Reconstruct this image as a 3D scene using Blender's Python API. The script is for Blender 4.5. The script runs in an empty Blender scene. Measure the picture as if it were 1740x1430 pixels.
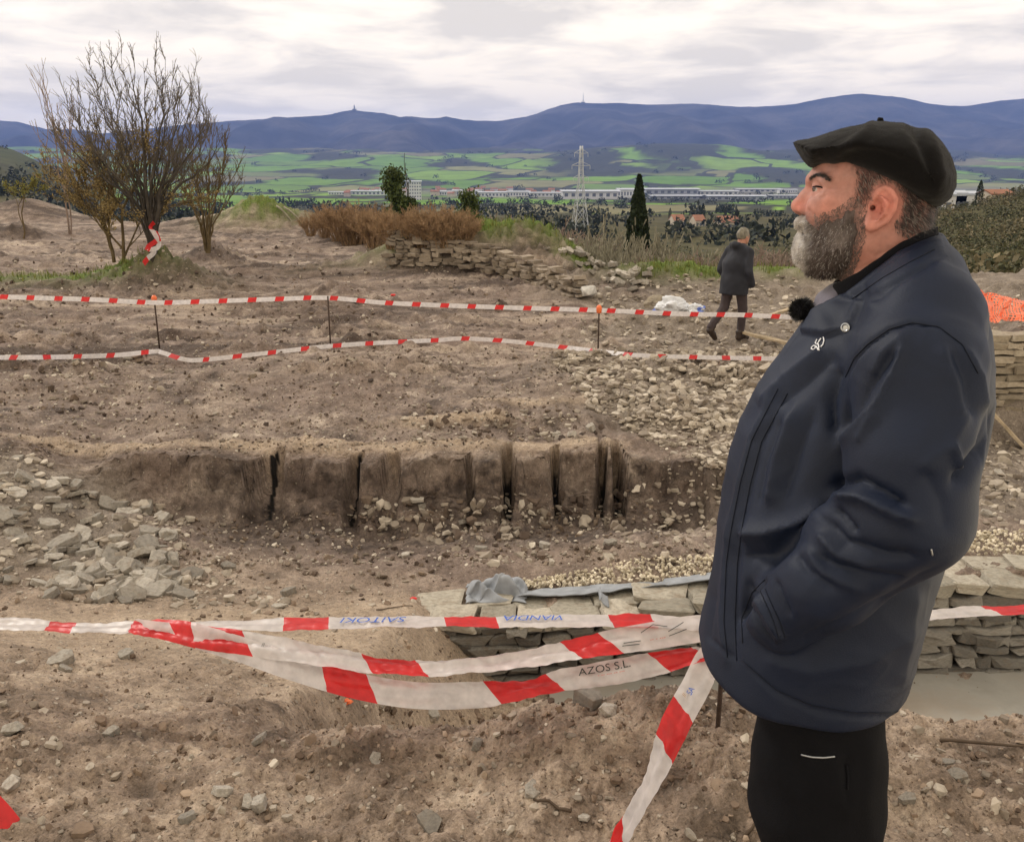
import bpy, bmesh, math, random
import numpy as np
from mathutils import Vector, Matrix

# ------------------------------------------------------------------ camera, sky, sun, exposure
SC = bpy.context.scene
COL = SC.collection
FPX, CXP, CYP, HOR = 1500.0, 870.0, 715.0, 300.0
PITCH = math.atan((CYP - HOR) / FPX)
CAMZ = 1.62
cam_data = bpy.data.cameras.new('camera')
cam_data.sensor_width = 36.0
cam_data.lens = 36.0 * FPX / 1740.0
cam_data.clip_start = 0.05
cam_data.clip_end = 60000.0
camera = bpy.data.objects.new('camera', cam_data)
camera.location = (0, 0, CAMZ)
camera.rotation_euler = (math.pi / 2 - PITCH, 0, 0)
COL.objects.link(camera)
SC.camera = camera

SUN_AZ = math.radians(-52)      # measured from +Y towards +X
SUN_EL = math.radians(38)
world = bpy.data.worlds.new('World')
SC.world = world
world.use_nodes = True
wn, wl = world.node_tree.nodes, world.node_tree.links
wn.clear()
w_out = wn.new('ShaderNodeOutputWorld')
w_bg = wn.new('ShaderNodeBackground')
w_bg2 = wn.new('ShaderNodeBackground')
w_mix = wn.new('ShaderNodeMixShader')
w_sky = wn.new('ShaderNodeTexSky')
w_sky.sky_type = 'NISHITA'
w_sky.sun_disc = False
w_sky.sun_elevation = SUN_EL
w_sky.sun_rotation = SUN_AZ
w_bg.inputs['Strength'].default_value = 0.09
wl.new(w_sky.outputs[0], w_bg.inputs['Color'])
w_tc = wn.new('ShaderNodeTexCoord')
w_sep = wn.new('ShaderNodeSeparateXYZ')
wl.new(w_tc.outputs['Generated'], w_sep.inputs[0])


def wmath(op, a, b=None, c=None):
    n = wn.new('ShaderNodeMath')
    n.operation = op
    for i, v in enumerate((a, b, c)):
        if v is None:
            continue
        if isinstance(v, (int, float)):
            n.inputs[i].default_value = v
        else:
            wl.new(v, n.inputs[i])
    return n.outputs[0]


zup = wmath('MAXIMUM', w_sep.outputs[2], 0.0)
den = wmath('ADD', zup, 0.10)
w_cmb = wn.new('ShaderNodeCombineXYZ')
wl.new(wmath('DIVIDE', w_sep.outputs[0], den), w_cmb.inputs[0])
wl.new(wmath('DIVIDE', w_sep.outputs[1], den), w_cmb.inputs[1])
w_n1 = wn.new('ShaderNodeTexNoise')
w_n1.inputs['Scale'].default_value = 1.45
w_n1.inputs['Detail'].default_value = 7.0
w_n1.inputs['Roughness'].default_value = 0.55
w_n1.inputs['Distortion'].default_value = 0.35
wl.new(w_cmb.outputs[0], w_n1.inputs['Vector'])
w_ramp = wn.new('ShaderNodeValToRGB')
cr = w_ramp.color_ramp
cr.elements[0].position = 0.39
cr.elements[0].color = (0.76, 0.685, 0.575, 1)
cr.elements[1].position = 0.585
cr.elements[1].color = (1.42, 1.24, 0.97, 1)
e_ = cr.elements.new(0.485)
e_.color = (1.08, 0.96, 0.785, 1)
wl.new(w_n1.outputs[0], w_ramp.inputs[0])
# clouds thin out and brighten towards the horizon all round
hb = wmath('POWER', wmath('SUBTRACT', 1.0, zup), 9.0)
w_hm = wn.new('ShaderNodeMixRGB')
w_hm.inputs[2].default_value = (1.85, 1.55, 1.08, 1)
wl.new(wmath('MULTIPLY', hb, 0.80), w_hm.inputs[0])
wl.new(w_ramp.outputs[0], w_hm.inputs[1])
wl.new(w_hm.outputs[0], w_bg2.inputs['Color'])
w_bg2.inputs['Strength'].default_value = 1.0
w_mix.inputs[0].default_value = 0.93
wl.new(w_bg.outputs[0], w_mix.inputs[1])
wl.new(w_bg2.outputs[0], w_mix.inputs[2])
wl.new(w_mix.outputs[0], w_out.inputs['Surface'])

sun_data = bpy.data.lights.new('sun', 'SUN')
sun_data.energy = 1.5
sun_data.angle = math.radians(10)
sun_data.color = (1.0, 0.95, 0.87)
sun = bpy.data.objects.new('sun', sun_data)
sdir = Vector((math.sin(SUN_AZ) * math.cos(SUN_EL), math.cos(SUN_AZ) * math.cos(SUN_EL), math.sin(SUN_EL)))
sun.rotation_euler = sdir.to_track_quat('Z', 'Y').to_euler()
sun.location = (0, 0, 50)
COL.objects.link(sun)

SC.view_settings.view_transform = 'Standard'
SC.view_settings.look = 'None'
SC.view_settings.gamma = 1.0
SC.view_settings.exposure = 0.34
SC.view_settings.use_curve_mapping = False
SC.render.engine = 'CYCLES'
SC.cycles.use_denoising = True
SC.cycles.max_bounces = 6
SC.cycles.diffuse_bounces = 3
SC.cycles.glossy_bounces = 2
SC.cycles.transmission_bounces = 4
SC.cycles.transparent_max_bounces = 8
SC.cycles.volume_bounces = 0
SC.cycles.caustics_reflective = False
SC.cycles.caustics_refractive = False

rng = np.random.default_rng(7)
random.seed(7)
SP, CP = math.sin(PITCH), math.cos(PITCH)


def at(px, py, Y):
    """point on the ray of photo pixel (px, py) at world distance Y"""
    a = (px - CXP) / FPX
    b = (CYP - py) / FPX
    t = Y / (CP + b * SP)
    return (a * t, Y, CAMZ + (-SP + b * CP) * t)


def project(x, y, z):
    d = y * CP - (z - CAMZ) * SP
    return CXP + FPX * x / d, CYP - FPX * (y * SP + (z - CAMZ) * CP) / d


# ------------------------------------------------------------------ helpers
def tag(o, label=None, category=None, group=None, kind=None):
    if label:
        o['label'] = label
    if category:
        o['category'] = category
    if group:
        o['group'] = group
    if kind:
        o['kind'] = kind
    return o


def link(o, parent=None):
    COL.objects.link(o)
    if parent is not None:
        o.parent = parent
    return o


def empty(name, loc=(0, 0, 0), rz=0.0):
    o = bpy.data.objects.new(name, None)
    o.location = loc
    o.rotation_euler = (0, 0, rz)
    o.empty_display_size = 0.1
    COL.objects.link(o)
    return o


def mesh_np(name, V, F, mat=None, smooth=True, cols=None, uv=None):
    """V (n,3); F (m,k) array or list of arrays with the same width; cols (n,3) point colour 'col'"""
    V = np.ascontiguousarray(V, dtype=np.float32)
    me = bpy.data.meshes.new(name)
    Fs = F if isinstance(F, list) else [F]
    Fs = [np.asarray(f, dtype=np.int32) for f in Fs if len(f)]
    nl = sum(f.size for f in Fs)
    nf = sum(len(f) for f in Fs)
    me.vertices.add(len(V))
    me.vertices.foreach_set('co', V.ravel())
    me.loops.add(nl)
    me.loops.foreach_set('vertex_index', np.concatenate([f.ravel() for f in Fs]))
    me.polygons.add(nf)
    starts, tot = [], 0
    for f in Fs:
        starts.append(tot + np.arange(len(f)) * f.shape[1])
        tot += f.size
    me.polygons.foreach_set('loop_start', np.concatenate(starts).astype(np.int32))
    if smooth is True or smooth is False:
        me.polygons.foreach_set('use_smooth', np.full(nf, smooth))
    me.update(calc_edges=True)
    if cols is not None:
        at_ = me.color_attributes.new('col', 'FLOAT_COLOR', 'POINT')
        c4 = np.ones((len(V), 4), dtype=np.float32)
        c4[:, :3] = cols
        at_.data.foreach_set('color', c4.ravel())
    if uv is not None:
        ul = me.uv_layers.new(name='UVMap')
        idx = np.concatenate([f.ravel() for f in Fs])
        ul.data.foreach_set('uv', np.ascontiguousarray(uv[idx], dtype=np.float32).ravel())
    if mat is not None:
        me.materials.append(mat)
    return me


def obj(name, me, parent=None, loc=None):
    o = bpy.data.objects.new(name, me)
    if loc is not None:
        o.location = loc
    return link(o, parent)


# ---- numpy noise
def _h(ix, iy, iz, seed):
    n = (ix.astype(np.int64) * 374761393 + iy.astype(np.int64) * 668265263 + iz.astype(np.int64) * 2147483647 + seed * 974711) & 0xffffffff
    n = ((n ^ (n >> 13)) * 1274126177) & 0xffffffff
    n = ((n ^ (n >> 16)) * 2246822519) & 0xffffffff
    return ((n ^ (n >> 15)) & 0xffff).astype(np.float32) / 32767.5 - 1.0


def noise2(x, y, seed=0):
    x = np.asarray(x, dtype=np.float64)
    y = np.asarray(y, dtype=np.float64)
    ix, iy = np.floor(x), np.floor(y)
    fx, fy = (x - ix).astype(np.float32), (y - iy).astype(np.float32)
    ix, iy = ix.astype(np.int64), iy.astype(np.int64)
    z0 = np.zeros_like(ix)
    ux, uy = fx * fx * fx * (fx * (fx * 6 - 15) + 10), fy * fy * fy * (fy * (fy * 6 - 15) + 10)

    def g(dx, dy):
        a = _h(ix + dx, iy + dy, z0, seed) * np.float32(math.pi)
        return np.cos(a) * (fx - dx) + np.sin(a) * (fy - dy)
    a = g(0, 0) + (g(1, 0) - g(0, 0)) * ux
    b = g(0, 1) + (g(1, 1) - g(0, 1)) * ux
    return (a + (b - a) * uy) * 1.5


def noise3(x, y, z, seed=0):
    ix, iy, iz = np.floor(x), np.floor(y), np.floor(z)
    fx, fy, fz = x - ix, y - iy, z - iz
    ix, iy, iz = ix.astype(np.int64), iy.astype(np.int64), iz.astype(np.int64)
    ux, uy, uz = [t * t * (3 - 2 * t) for t in (fx, fy, fz)]

    def g(a, b, c):
        return _h(ix + a, iy + b, iz + c, seed)

    def l(a, b, t):
        return a + (b - a) * t
    return l(l(l(g(0, 0, 0), g(1, 0, 0), ux), l(g(0, 1, 0), g(1, 1, 0), ux), uy),
             l(l(g(0, 0, 1), g(1, 0, 1), ux), l(g(0, 1, 1), g(1, 1, 1), ux), uy), uz)


def fbm2(x, y, seed=0, octv=4, gain=0.5):
    s, a = 0, 1.0
    for i in range(octv):
        s = s + a * noise2(x * 2 ** i, y * 2 ** i, seed + i * 17)
        a *= gain
    return s


def sst(a, b, x):
    t = np.clip((x - a) / (b - a), 0, 1)
    return t * t * (3 - 2 * t)


# ---- materials
def new_mat(name):
    m = bpy.data.materials.new(name)
    m.use_nodes = True
    nt = m.node_tree
    nt.nodes.clear()
    out = nt.nodes.new('ShaderNodeOutputMaterial')
    b = nt.nodes.new('ShaderNodeBsdfPrincipled')
    nt.links.new(b.outputs[0], out.inputs['Surface'])
    return m, nt, b


def nd(nt, typ, **kw):
    n = nt.nodes.new(typ)
    for k, v in kw.items():
        if k.startswith('i_'):
            key = k[2:]
            n.inputs[int(key) if key.isdigit() else key.replace('_', ' ')].default_value = v
        else:
            setattr(n, k, v)
    return n


def mixc(nt, fac, a, b, blend='MIX'):
    n = nt.nodes.new('ShaderNodeMixRGB')
    n.blend_type = blend
    for i, v in enumerate((fac, a, b)):
        if isinstance(v, (int, float)):
            n.inputs[i].default_value = v
        elif isinstance(v, tuple):
            n.inputs[i].default_value = (v[0], v[1], v[2], 1)
        else:
            nt.links.new(v, n.inputs[i])
    return n.outputs[0]


def mth(nt, op, a, b=0.0):
    n = nt.nodes.new('ShaderNodeMath')
    n.operation = op
    for i, v in enumerate((a, b)):
        if isinstance(v, (int, float)):
            n.inputs[i].default_value = v
        else:
            nt.links.new(v, n.inputs[i])
    return n.outputs[0]


def ramp(nt, src, stops):
    n = nt.nodes.new('ShaderNodeValToRGB')
    els = n.color_ramp.elements
    while len(els) < len(stops):
        els.new(0.5)
    for e, (p, c) in zip(els, stops):
        e.position = p
        e.color = (c[0], c[1], c[2], 1) if isinstance(c, tuple) else (c, c, c, 1)
    nt.links.new(src, n.inputs[0])
    return n.outputs[0]


def noise_tex(nt, vec, scale, detail=4.0, rough=0.55):
    n = nd(nt, 'ShaderNodeTexNoise')
    n.inputs['Scale'].default_value = scale
    n.inputs['Detail'].default_value = detail
    n.inputs['Roughness'].default_value = rough
    if vec is not None:
        nt.links.new(vec, n.inputs['Vector'])
    return n.outputs[0]


def bump(nt, b, height, strength=0.5, dist=0.01):
    n = nd(nt, 'ShaderNodeBump')
    n.inputs['Strength'].default_value = strength
    n.inputs['Distance'].default_value = dist
    nt.links.new(height, n.inputs['Height'])
    nt.links.new(n.outputs[0], b.inputs['Normal'])


def setc(nt, b, col, rough=0.9, spec=0.2):
    if isinstance(col, tuple):
        b.inputs['Base Color'].default_value = (col[0], col[1], col[2], 1)
    else:
        nt.links.new(col, b.inputs['Base Color'])
    b.inputs['Roughness'].default_value = rough
    b.inputs['Specular IOR Level'].default_value = spec


def pos_out(nt):
    return nd(nt, 'ShaderNodeNewGeometry').outputs['Position']


def objc_out(nt):
    return nd(nt, 'ShaderNodeTexCoord').outputs['Object']


def simple(name, col, rough=0.8, spec=0.2, var=0.25, scale=8.0, bmp=0.0, vcol=False, island=0.0, bdist=0.01, metal=0.0):
    """plain material with mottled colour; vcol multiplies by the point colour 'col'; island = random value per piece"""
    m, nt, b = new_mat(name)
    vec = objc_out(nt)
    nz = noise_tex(nt, vec, scale, 5)
    lo = tuple(c * (1 - var) for c in col)
    hi = tuple(c * (1 + var) for c in col)
    c = ramp(nt, nz, [(0.3, lo), (0.7, hi)])
    if vcol:
        a = nd(nt, 'ShaderNodeVertexColor', layer_name='col')
        c = mixc(nt, 1.0, c, a.outputs[0], 'MULTIPLY')
    if island:
        g = nd(nt, 'ShaderNodeNewGeometry')
        c = mixc(nt, 1.0, c, ramp(nt, g.outputs['Random Per Island'], [(0.0, 1 - island), (1.0, 1 + island)]), 'MULTIPLY')
    setc(nt, b, c, rough, spec)
    b.inputs['Metallic'].default_value = metal
    if bmp:
        bump(nt, b, noise_tex(nt, vec, scale * 4, 6), bmp, bdist)
    return m
# ------------------------------------------------------------------ sculpting with distance fields
class Field:
    """a grid of sample points in a local frame (u forward, v towards the viewer's side, z up)"""

    def __init__(self, lo, hi, h):
        self.lo, self.h = np.array(lo, float), h
        n = [int(math.ceil((b - a) / h)) + 1 for a, b in zip(lo, hi)]
        self.n = n
        ax = [(lo[i] + h * np.arange(n[i])).astype(np.float32) for i in range(3)]
        self.u, self.v, self.z = ax[0][:, None, None], ax[1][None, :, None], ax[2][None, None, :]
        self.u2, self.z2 = np.meshgrid(ax[0], ax[2], indexing='ij')

    def sphere(self, c, r, s=(1, 1, 1)):
        m = min(s)
        return (np.sqrt(((self.u - c[0]) / s[0]) ** 2 + ((self.v - c[1]) / s[1]) ** 2 + ((self.z - c[2]) / s[2]) ** 2) - r) * m

    def cap(self, a, b, ra, rb, sv=1.0):
        """rounded cone from a to b; sv stretches it sideways"""
        a, b = np.array(a, float), np.array(b, float)
        k = np.array([1, 1 / sv, 1])
        a, b = a * k, b * k
        ba = b - a
        l2 = float(ba @ ba) + 1e-12
        pu, pv, pz = self.u - a[0], self.v / sv - a[1], self.z - a[2]
        t = np.clip((pu * ba[0] + pv * ba[1] + pz * ba[2]) / l2, 0, 1)
        d = np.sqrt((pu - t * ba[0]) ** 2 + (pv - t * ba[1]) ** 2 + (pz - t * ba[2]) ** 2)
        return d - (ra + (rb - ra) * t)

    def chain(self, pts, k=.0, sv=1.0):
        F = None
        for (p, r), (q, s) in zip(pts[:-1], pts[1:]):
            G = self.cap(p, q, r, s, sv)
            F = G if F is None else (np.minimum(F, G) if k == 0 else smin(F, G, k))
        return F

    def poly2(self, poly):
        """signed distance (positive inside) of a polygon in the u-z plane"""
        P = np.array(poly, float)
        d2 = np.full(self.u2.shape, 1e9)
        ins = np.zeros(self.u2.shape, bool)
        for i in range(len(P)):
            a, b = P[i], P[(i + 1) % len(P)]
            e = b - a
            w0, w1 = self.u2 - a[0], self.z2 - a[1]
            t = np.clip((w0 * e[0] + w1 * e[1]) / (e @ e + 1e-12), 0, 1)
            d2 = np.minimum(d2, (w0 - t * e[0]) ** 2 + (w1 - t * e[1]) ** 2)
            c = ((a[1] > self.z2) != (b[1] > self.z2)) & (self.u2 < (b[0] - a[0]) * (self.z2 - a[1]) / (b[1] - a[1] + 1e-12) + a[0])
            ins ^= c
        return np.where(ins, 1, -1) * np.sqrt(d2)

    def inflate(self, poly, W, R, v0=0.0):
        d = self.poly2(poly) if not isinstance(poly, np.ndarray) else poly
        s = np.minimum(d / R, 1.0).astype(np.float32)[:, None, :]
        Wc = W.astype(np.float32)[:, None, :] if isinstance(W, np.ndarray) else W
        return (((self.v - v0) / Wc) ** 2 + (1 - s) ** 2 - 1) * (.5 * min(R, float(np.min(W))))

    def mesh(self, F):
        return surface_nets(F, self.lo, self.h)


def smin(a, b, k):
    h = np.maximum(k - np.abs(a - b), 0) / k
    return np.minimum(a, b) - h * h * k * .25


def smax(a, b, k):
    return -smin(-a, -b, k)


def surface_nets(F, lo, h):
    F = np.asarray(F, np.float32)
    ins = F < 0
    n0, n1, n2 = F.shape
    cnt = np.zeros((n0 - 1, n1 - 1, n2 - 1), np.int8)
    for a in (0, 1):
        for b_ in (0, 1):
            for c_ in (0, 1):
                cnt += ins[a:n0 - 1 + a, b_:n1 - 1 + b_, c_:n2 - 1 + c_]
    act = (cnt > 0) & (cnt < 8)
    I, J, K = np.nonzero(act)
    vid = np.full(act.shape, -1, np.int32)
    vid[I, J, K] = np.arange(len(I))
    pos = np.zeros((len(I), 3))
    num = np.zeros(len(I))
    cor = [(a, b_, c_) for a in (0, 1) for b_ in (0, 1) for c_ in (0, 1)]
    fv = {c: F[I + c[0], J + c[1], K + c[2]].astype(float) for c in cor}
    for c in cor:
        for ax in range(3):
            if c[ax] == 0:
                d = list(c)
                d[ax] = 1
                d = tuple(d)
                f0, f1 = fv[c], fv[d]
                m = (f0 < 0) != (f1 < 0)
                t = np.where(m, f0 / np.where(m, f0 - f1, 1), 0)
                for k in range(3):
                    pos[:, k] += np.where(m, c[k] + (t if k == ax else 0), 0)
                num += m
    pos /= num[:, None]
    V = lo + h * (pos + np.stack([I, J, K], -1))
    Q = []
    for ax in range(3):
        sl0 = [slice(None)] * 3
        sl1 = [slice(None)] * 3
        sl0[ax], sl1[ax] = slice(0, -1), slice(1, None)
        a, b_ = ins[tuple(sl0)], ins[tuple(sl1)]
        o1, o2 = [(1, 2), (2, 0), (0, 1)][ax]
        i, j, k = np.nonzero(a != b_)
        p = np.stack([i, j, k], -1)
        ok = (p[:, o1] > 0) & (p[:, o2] > 0) & (p[:, o1] < F.shape[o1] - 1) & (p[:, o2] < F.shape[o2] - 1)
        p = p[ok]
        fl = a[p[:, 0], p[:, 1], p[:, 2]]

        def cell(d1, d2):
            q = p.copy()
            q[:, o1] += d1
            q[:, o2] += d2
            return vid[q[:, 0], q[:, 1], q[:, 2]]
        quad = np.stack([cell(-1, -1), cell(0, -1), cell(0, 0), cell(-1, 0)], -1)
        Q.append(quad[fl])
        Q.append(quad[~fl][:, ::-1])
    return V, np.concatenate(Q)


def vnormals(V, Q):
    n = np.cross(V[Q[:, 2]] - V[Q[:, 0]], V[Q[:, 3]] - V[Q[:, 1]])
    N = np.zeros_like(V)
    for k in range(4):
        np.add.at(N, Q[:, k], n)
    return N / (np.linalg.norm(N, axis=1, keepdims=True) + 1e-12)


def relax(V, Q, it=2, k=.5):
    for _ in range(it):
        S = np.zeros_like(V)
        c = np.zeros(len(V))
        for a, b_ in ((0, 1), (1, 2), (2, 3), (3, 0)):
            np.add.at(S, Q[:, a], V[Q[:, b_]])
            np.add.at(S, Q[:, b_], V[Q[:, a]])
            np.add.at(c, Q[:, a], 1)
            np.add.at(c, Q[:, b_], 1)
        V = V * (1 - k) + k * S / c[:, None]
    return V


def seg_dist(px, py, line):
    """distance to a polyline and signed side (positive = right of its direction)"""
    d = np.full(px.shape, 1e9)
    sgn = np.zeros(px.shape)
    tt = np.zeros(px.shape)
    n = len(line) - 1
    for i in range(n):
        (x0, y0), (x1, y1) = line[i], line[i + 1]
        ex, ey = x1 - x0, y1 - y0
        t = np.clip(((px - x0) * ex + (py - y0) * ey) / (ex * ex + ey * ey), 0, 1)
        dd = np.hypot(px - x0 - t * ex, py - y0 - t * ey)
        m = dd < d
        d = np.where(m, dd, d)
        sgn = np.where(m, np.sign(ex * (py - y0) - ey * (px - x0)), sgn)
        tt = np.where(m, (i + t) / n, tt)
    return d, sgn, tt


class Frame:
    def __init__(self, cx, cy, fu):
        self.c = np.array([cx, cy, 0.0])
        fu = np.array([fu[0], fu[1], 0.0])
        self.fu = fu / np.linalg.norm(fu)
        self.vv = np.array([-self.fu[1], self.fu[0], 0.0])

    def world(self, V):
        V = np.asarray(V, float)
        return self.c + V[:, :1] * self.fu + V[:, 1:2] * self.vv + V[:, 2:3] * np.array([0, 0, 1.0])

    def uz(self, px, py, v=0.0):
        a, b_ = (px - CXP) / FPX, (CYP - py) / FPX
        d = np.array([a, CP + b_ * SP, -SP + b_ * CP])
        o = np.array([0, 0, CAMZ])
        t = (v - (o - self.c) @ self.vv) / (d @ self.vv)
        p = o + t * d
        return float((p - self.c) @ self.fu), float(p[2])

    def uvz(self, px, py, v=0.0):
        u, z = self.uz(px, py, v)
        return (u, v, z)


def tube_mesh(name, pts, r, mat, n=8, closed_caps=True, radii=None):
    pts = [Vector(p) for p in pts]
    V, F = [], []
    up = Vector((0, 0, 1))
    for i, p in enumerate(pts):
        d = (pts[min(i + 1, len(pts) - 1)] - pts[max(i - 1, 0)]).normalized()
        s_ = d.cross(up)
        if s_.length < 1e-4:
            s_ = d.cross(Vector((1, 0, 0)))
        s_.normalize()
        t_ = d.cross(s_)
        rr = r if radii is None else radii[i]
        for k in range(n):
            a = 2 * math.pi * k / n
            V.append(p + s_ * math.cos(a) * rr + t_ * math.sin(a) * rr)
    for i in range(len(pts) - 1):
        for k in range(n):
            F.append((i * n + k, i * n + (k + 1) % n, (i + 1) * n + (k + 1) % n, (i + 1) * n + k))
    me = bpy.data.meshes.new(name)
    Fl = [tuple(f) for f in F]
    if closed_caps:
        Fl += [tuple(range(n))[::-1], tuple(range((len(pts) - 1) * n, len(pts) * n))]
    me.from_pydata([v[:] for v in V], [], Fl)
    me.polygons.foreach_set('use_smooth', np.ones(len(me.polygons), bool))
    me.materials.append(mat)
    me.update()
    return me


# ------------------------------------------------------------------ terrain height
# stations: photo column -> [(distance, height)], the heights read off the photo along what the ground shows
ST = {
    -420: [(2.3, 0), (3.6, -.4), (4.8, -.75), (5.6, -.9), (6.3, -.85), (7.3, -.6), (8.2, -.6), (11.4, -.6), (13.4, -.65), (18, -.45), (25, -.3), (36, -.1), (60, -6), (120, -10), (250, -8), (500, 4), (900, 34), (1300, 5), (1700, -30), (2600, -36), (3400, 5), (4500, 85), (5600, 170)],
    0: [(2.3, 0), (3.6, -.5), (4.8, -.95), (5.6, -1.12), (6.3, -.98), (7.3, -.74), (8.2, -.72), (11.4, -.63), (13.4, -.72), (18, -.55), (25, -.42), (36, -.12), (60, -5), (120, -9), (250, -9), (500, 0), (900, 30), (1300, 0), (1700, -32), (2600, -36), (3400, 5), (4500, 85), (5600, 170)],
    200: [(2.3, -.02), (3.6, -.54), (4.8, -1.0), (5.6, -1.18), (6.3, -1.17), (7.2, -1.13), (8.2, -.80), (11.4, -.65), (13.4, -.75), (18, -.6), (25, -.5), (36, -.13), (60, -6), (120, -11), (250, -14), (500, -19), (900, -15), (1300, -30), (1700, -36), (2600, -36), (3400, 2), (4500, 80), (5600, 165)],
    420: [(2.3, -.03), (3.6, -.55), (4.8, -1.02), (5.6, -1.2), (6.3, -1.3), (7.2, -1.42), (8.2, -.82), (11.4, -.65), (13.4, -.78), (18, -.6), (25, -.5), (36, -.14), (60, -7), (120, -12), (250, -15), (500, -20), (900, -28), (1300, -34), (1700, -37), (2600, -37), (3400, 2), (4500, 80), (5600, 160)],
    650: [(2.35, -.03), (3.6, -.56), (4.8, -1.02), (5.6, -1.2), (6.3, -1.32), (7.2, -1.43), (8.2, -.82), (11.4, -.62), (13.4, -.76), (18, -.58), (25, -.5), (34, -.25), (60, -9), (120, -13), (250, -16), (500, -21), (900, -29), (1300, -34), (1700, -37), (2600, -37), (3400, 2), (4500, 85), (5600, 165)],
    870: [(2.4, -.02), (3.6, -.55), (4.8, -1.0), (5.6, -1.16), (6.3, -1.28), (7.2, -1.42), (8.2, -.82), (11.4, -.62), (13.4, -.76), (18, -.55), (20, -.5), (26, -1.4), (60, -10), (120, -13), (250, -16), (500, -21), (900, -29), (1300, -34), (1700, -37), (2600, -37), (3400, 2), (4500, 85), (5600, 165)],
    1100: [(2.4, -.02), (3.6, -.5), (4.8, -1.0), (5.6, -1.12), (6.3, -1.22), (7.2, -1.36), (8.2, -.80), (11.4, -.62), (13.4, -.82), (16, -.62), (18.2, -.42), (22, -1.8), (60, -9), (120, -13), (250, -16), (500, -21), (900, -29), (1300, -34), (1700, -37), (2600, -37), (3400, 4), (4500, 80), (5600, 160)],
    1350: [(2.4, 0), (3.6, -.4), (4.8, -.95), (5.6, -1.05), (6.3, -1.12), (7.2, -1.14), (8.6, -.86), (11.4, -.66), (13.4, -.8), (16, -.6), (18.2, -.36), (22, -1.8), (60, -8), (120, -12), (250, -16), (500, -21), (900, -29), (1300, -34), (1700, -37), (2600, -37), (3400, 4), (4500, 80), (5600, 150)],
    1600: [(2.4, 0), (3.6, -.3), (4.8, -.9), (5.6, -.98), (6.3, -1.05), (7.2, -1.08), (8.8, -1.0), (11.4, -.3), (13.4, -.3), (16, -.25), (18.2, -.3), (24, -1.9), (60, -4.2), (110, -4.6), (150, -3.4), (260, -16), (500, -21), (900, -29), (1300, -34), (1700, -37), (2600, -37), (3400, 4), (4500, 80), (5600, 150)],
    1740: [(2.4, 0), (3.6, -.3), (4.8, -.9), (5.6, -.98), (6.3, -1.05), (7.2, -1.08), (8.8, -1.1), (9.3, -.1), (11.4, -.05), (13.4, -.15), (16, -.2), (18.2, -.3), (24, -1.7), (60, -3.2), (110, -2.2), (160, -.9), (260, -14), (500, -20), (900, -28), (1300, -34), (1700, -37), (2600, -37), (3400, 4), (4500, 80), (5600, 150)],
    2150: [(2.4, 0), (3.6, -.2), (4.8, -.85), (5.6, -.95), (6.3, -1.0), (7.2, -1.05), (8.8, -1.1), (9.3, -.1), (11.4, 0), (13.4, 0), (16, 0), (18.2, -.1), (24, -.7), (60, 0), (110, 3), (160, 5), (260, 0), (500, -10), (900, -20), (1300, -34), (1700, -37), (2600, -37), (3400, 4), (4500, 80), (5600, 150)],
}
ST_A = np.array([(k - CXP) / FPX for k in ST])
LG = np.linspace(math.log(1.0), math.log(9000.0), 1400)
ST_Z = []
for k, pts in ST.items():
    ys = [math.log(1.0), math.log(1.9)] + [math.log(p[0]) for p in pts] + [math.log(9000.0)]
    zs = [0, 0] + [p[1] for p in pts] + [pts[-1][1]]
    zz = np.interp(LG, ys, zs)
    ker = np.array([1, 2, 3, 4, 3, 2, 1], float)
    ker /= ker.sum()
    zp = np.pad(zz, 3, mode='edge')
    ST_Z.append(np.convolve(zp, ker, 'valid'))
ST_Z = np.array(ST_Z)
ZB = ST_Z[4]


def depth_of(Y):
    zb = np.interp(np.log(np.maximum(Y, 1.0)), LG, ZB)
    return np.maximum(CP * Y + SP * (CAMZ - zb), 0.45)


def base_z(x, Y):
    Yc = np.clip(Y, 1.0, 8999.0)
    a = np.clip(x / np.maximum(depth_of(Y), 1.2), ST_A[0], ST_A[-1])
    fy = (np.log(Yc) - LG[0]) / (LG[1] - LG[0])
    iy = np.clip(fy.astype(int), 0, len(LG) - 2)
    fy = fy - iy
    ia = np.clip(np.searchsorted(ST_A, a) - 1, 0, len(ST_A) - 2)
    fa = (a - ST_A[ia]) / (ST_A[ia + 1] - ST_A[ia])
    fa = fa * fa * (3 - 2 * fa)
    z0 = ST_Z[ia, iy] * (1 - fy) + ST_Z[ia, iy + 1] * fy
    z1 = ST_Z[ia + 1, iy] * (1 - fy) + ST_Z[ia + 1, iy + 1] * fy
    return z0 * (1 - fa) + z1 * fa


def gauss(x, Y, cx, cy, rx, ry):
    return np.exp(-(((x - cx) / rx) ** 2 + ((Y - cy) / ry) ** 2))


# vertical cracks in the cut bank: photo column, half width (m), depth (m)
CRACKS = [(340, .05, .05), (440, .03, .10), (470, .13, .24), (612, .07, .26), (668, .09, .16), (800, .03, .16), (862, .050, .42),
          (945, .035, .28), (1018, .040, .42), (1045, .050, .46), (1180, .04, .08)]
CR_X = [((c - CXP) / FPX * 8.3, w, d) for c, w, d in CRACKS]
MUP = dict(tree=(at(265, 440, 18.5)[0], 18.4), ruin=(at(905, 420, 20)[0], 20.2))
POOL = (at(1000, 1198, 2.6)[0], 2.6)


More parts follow.
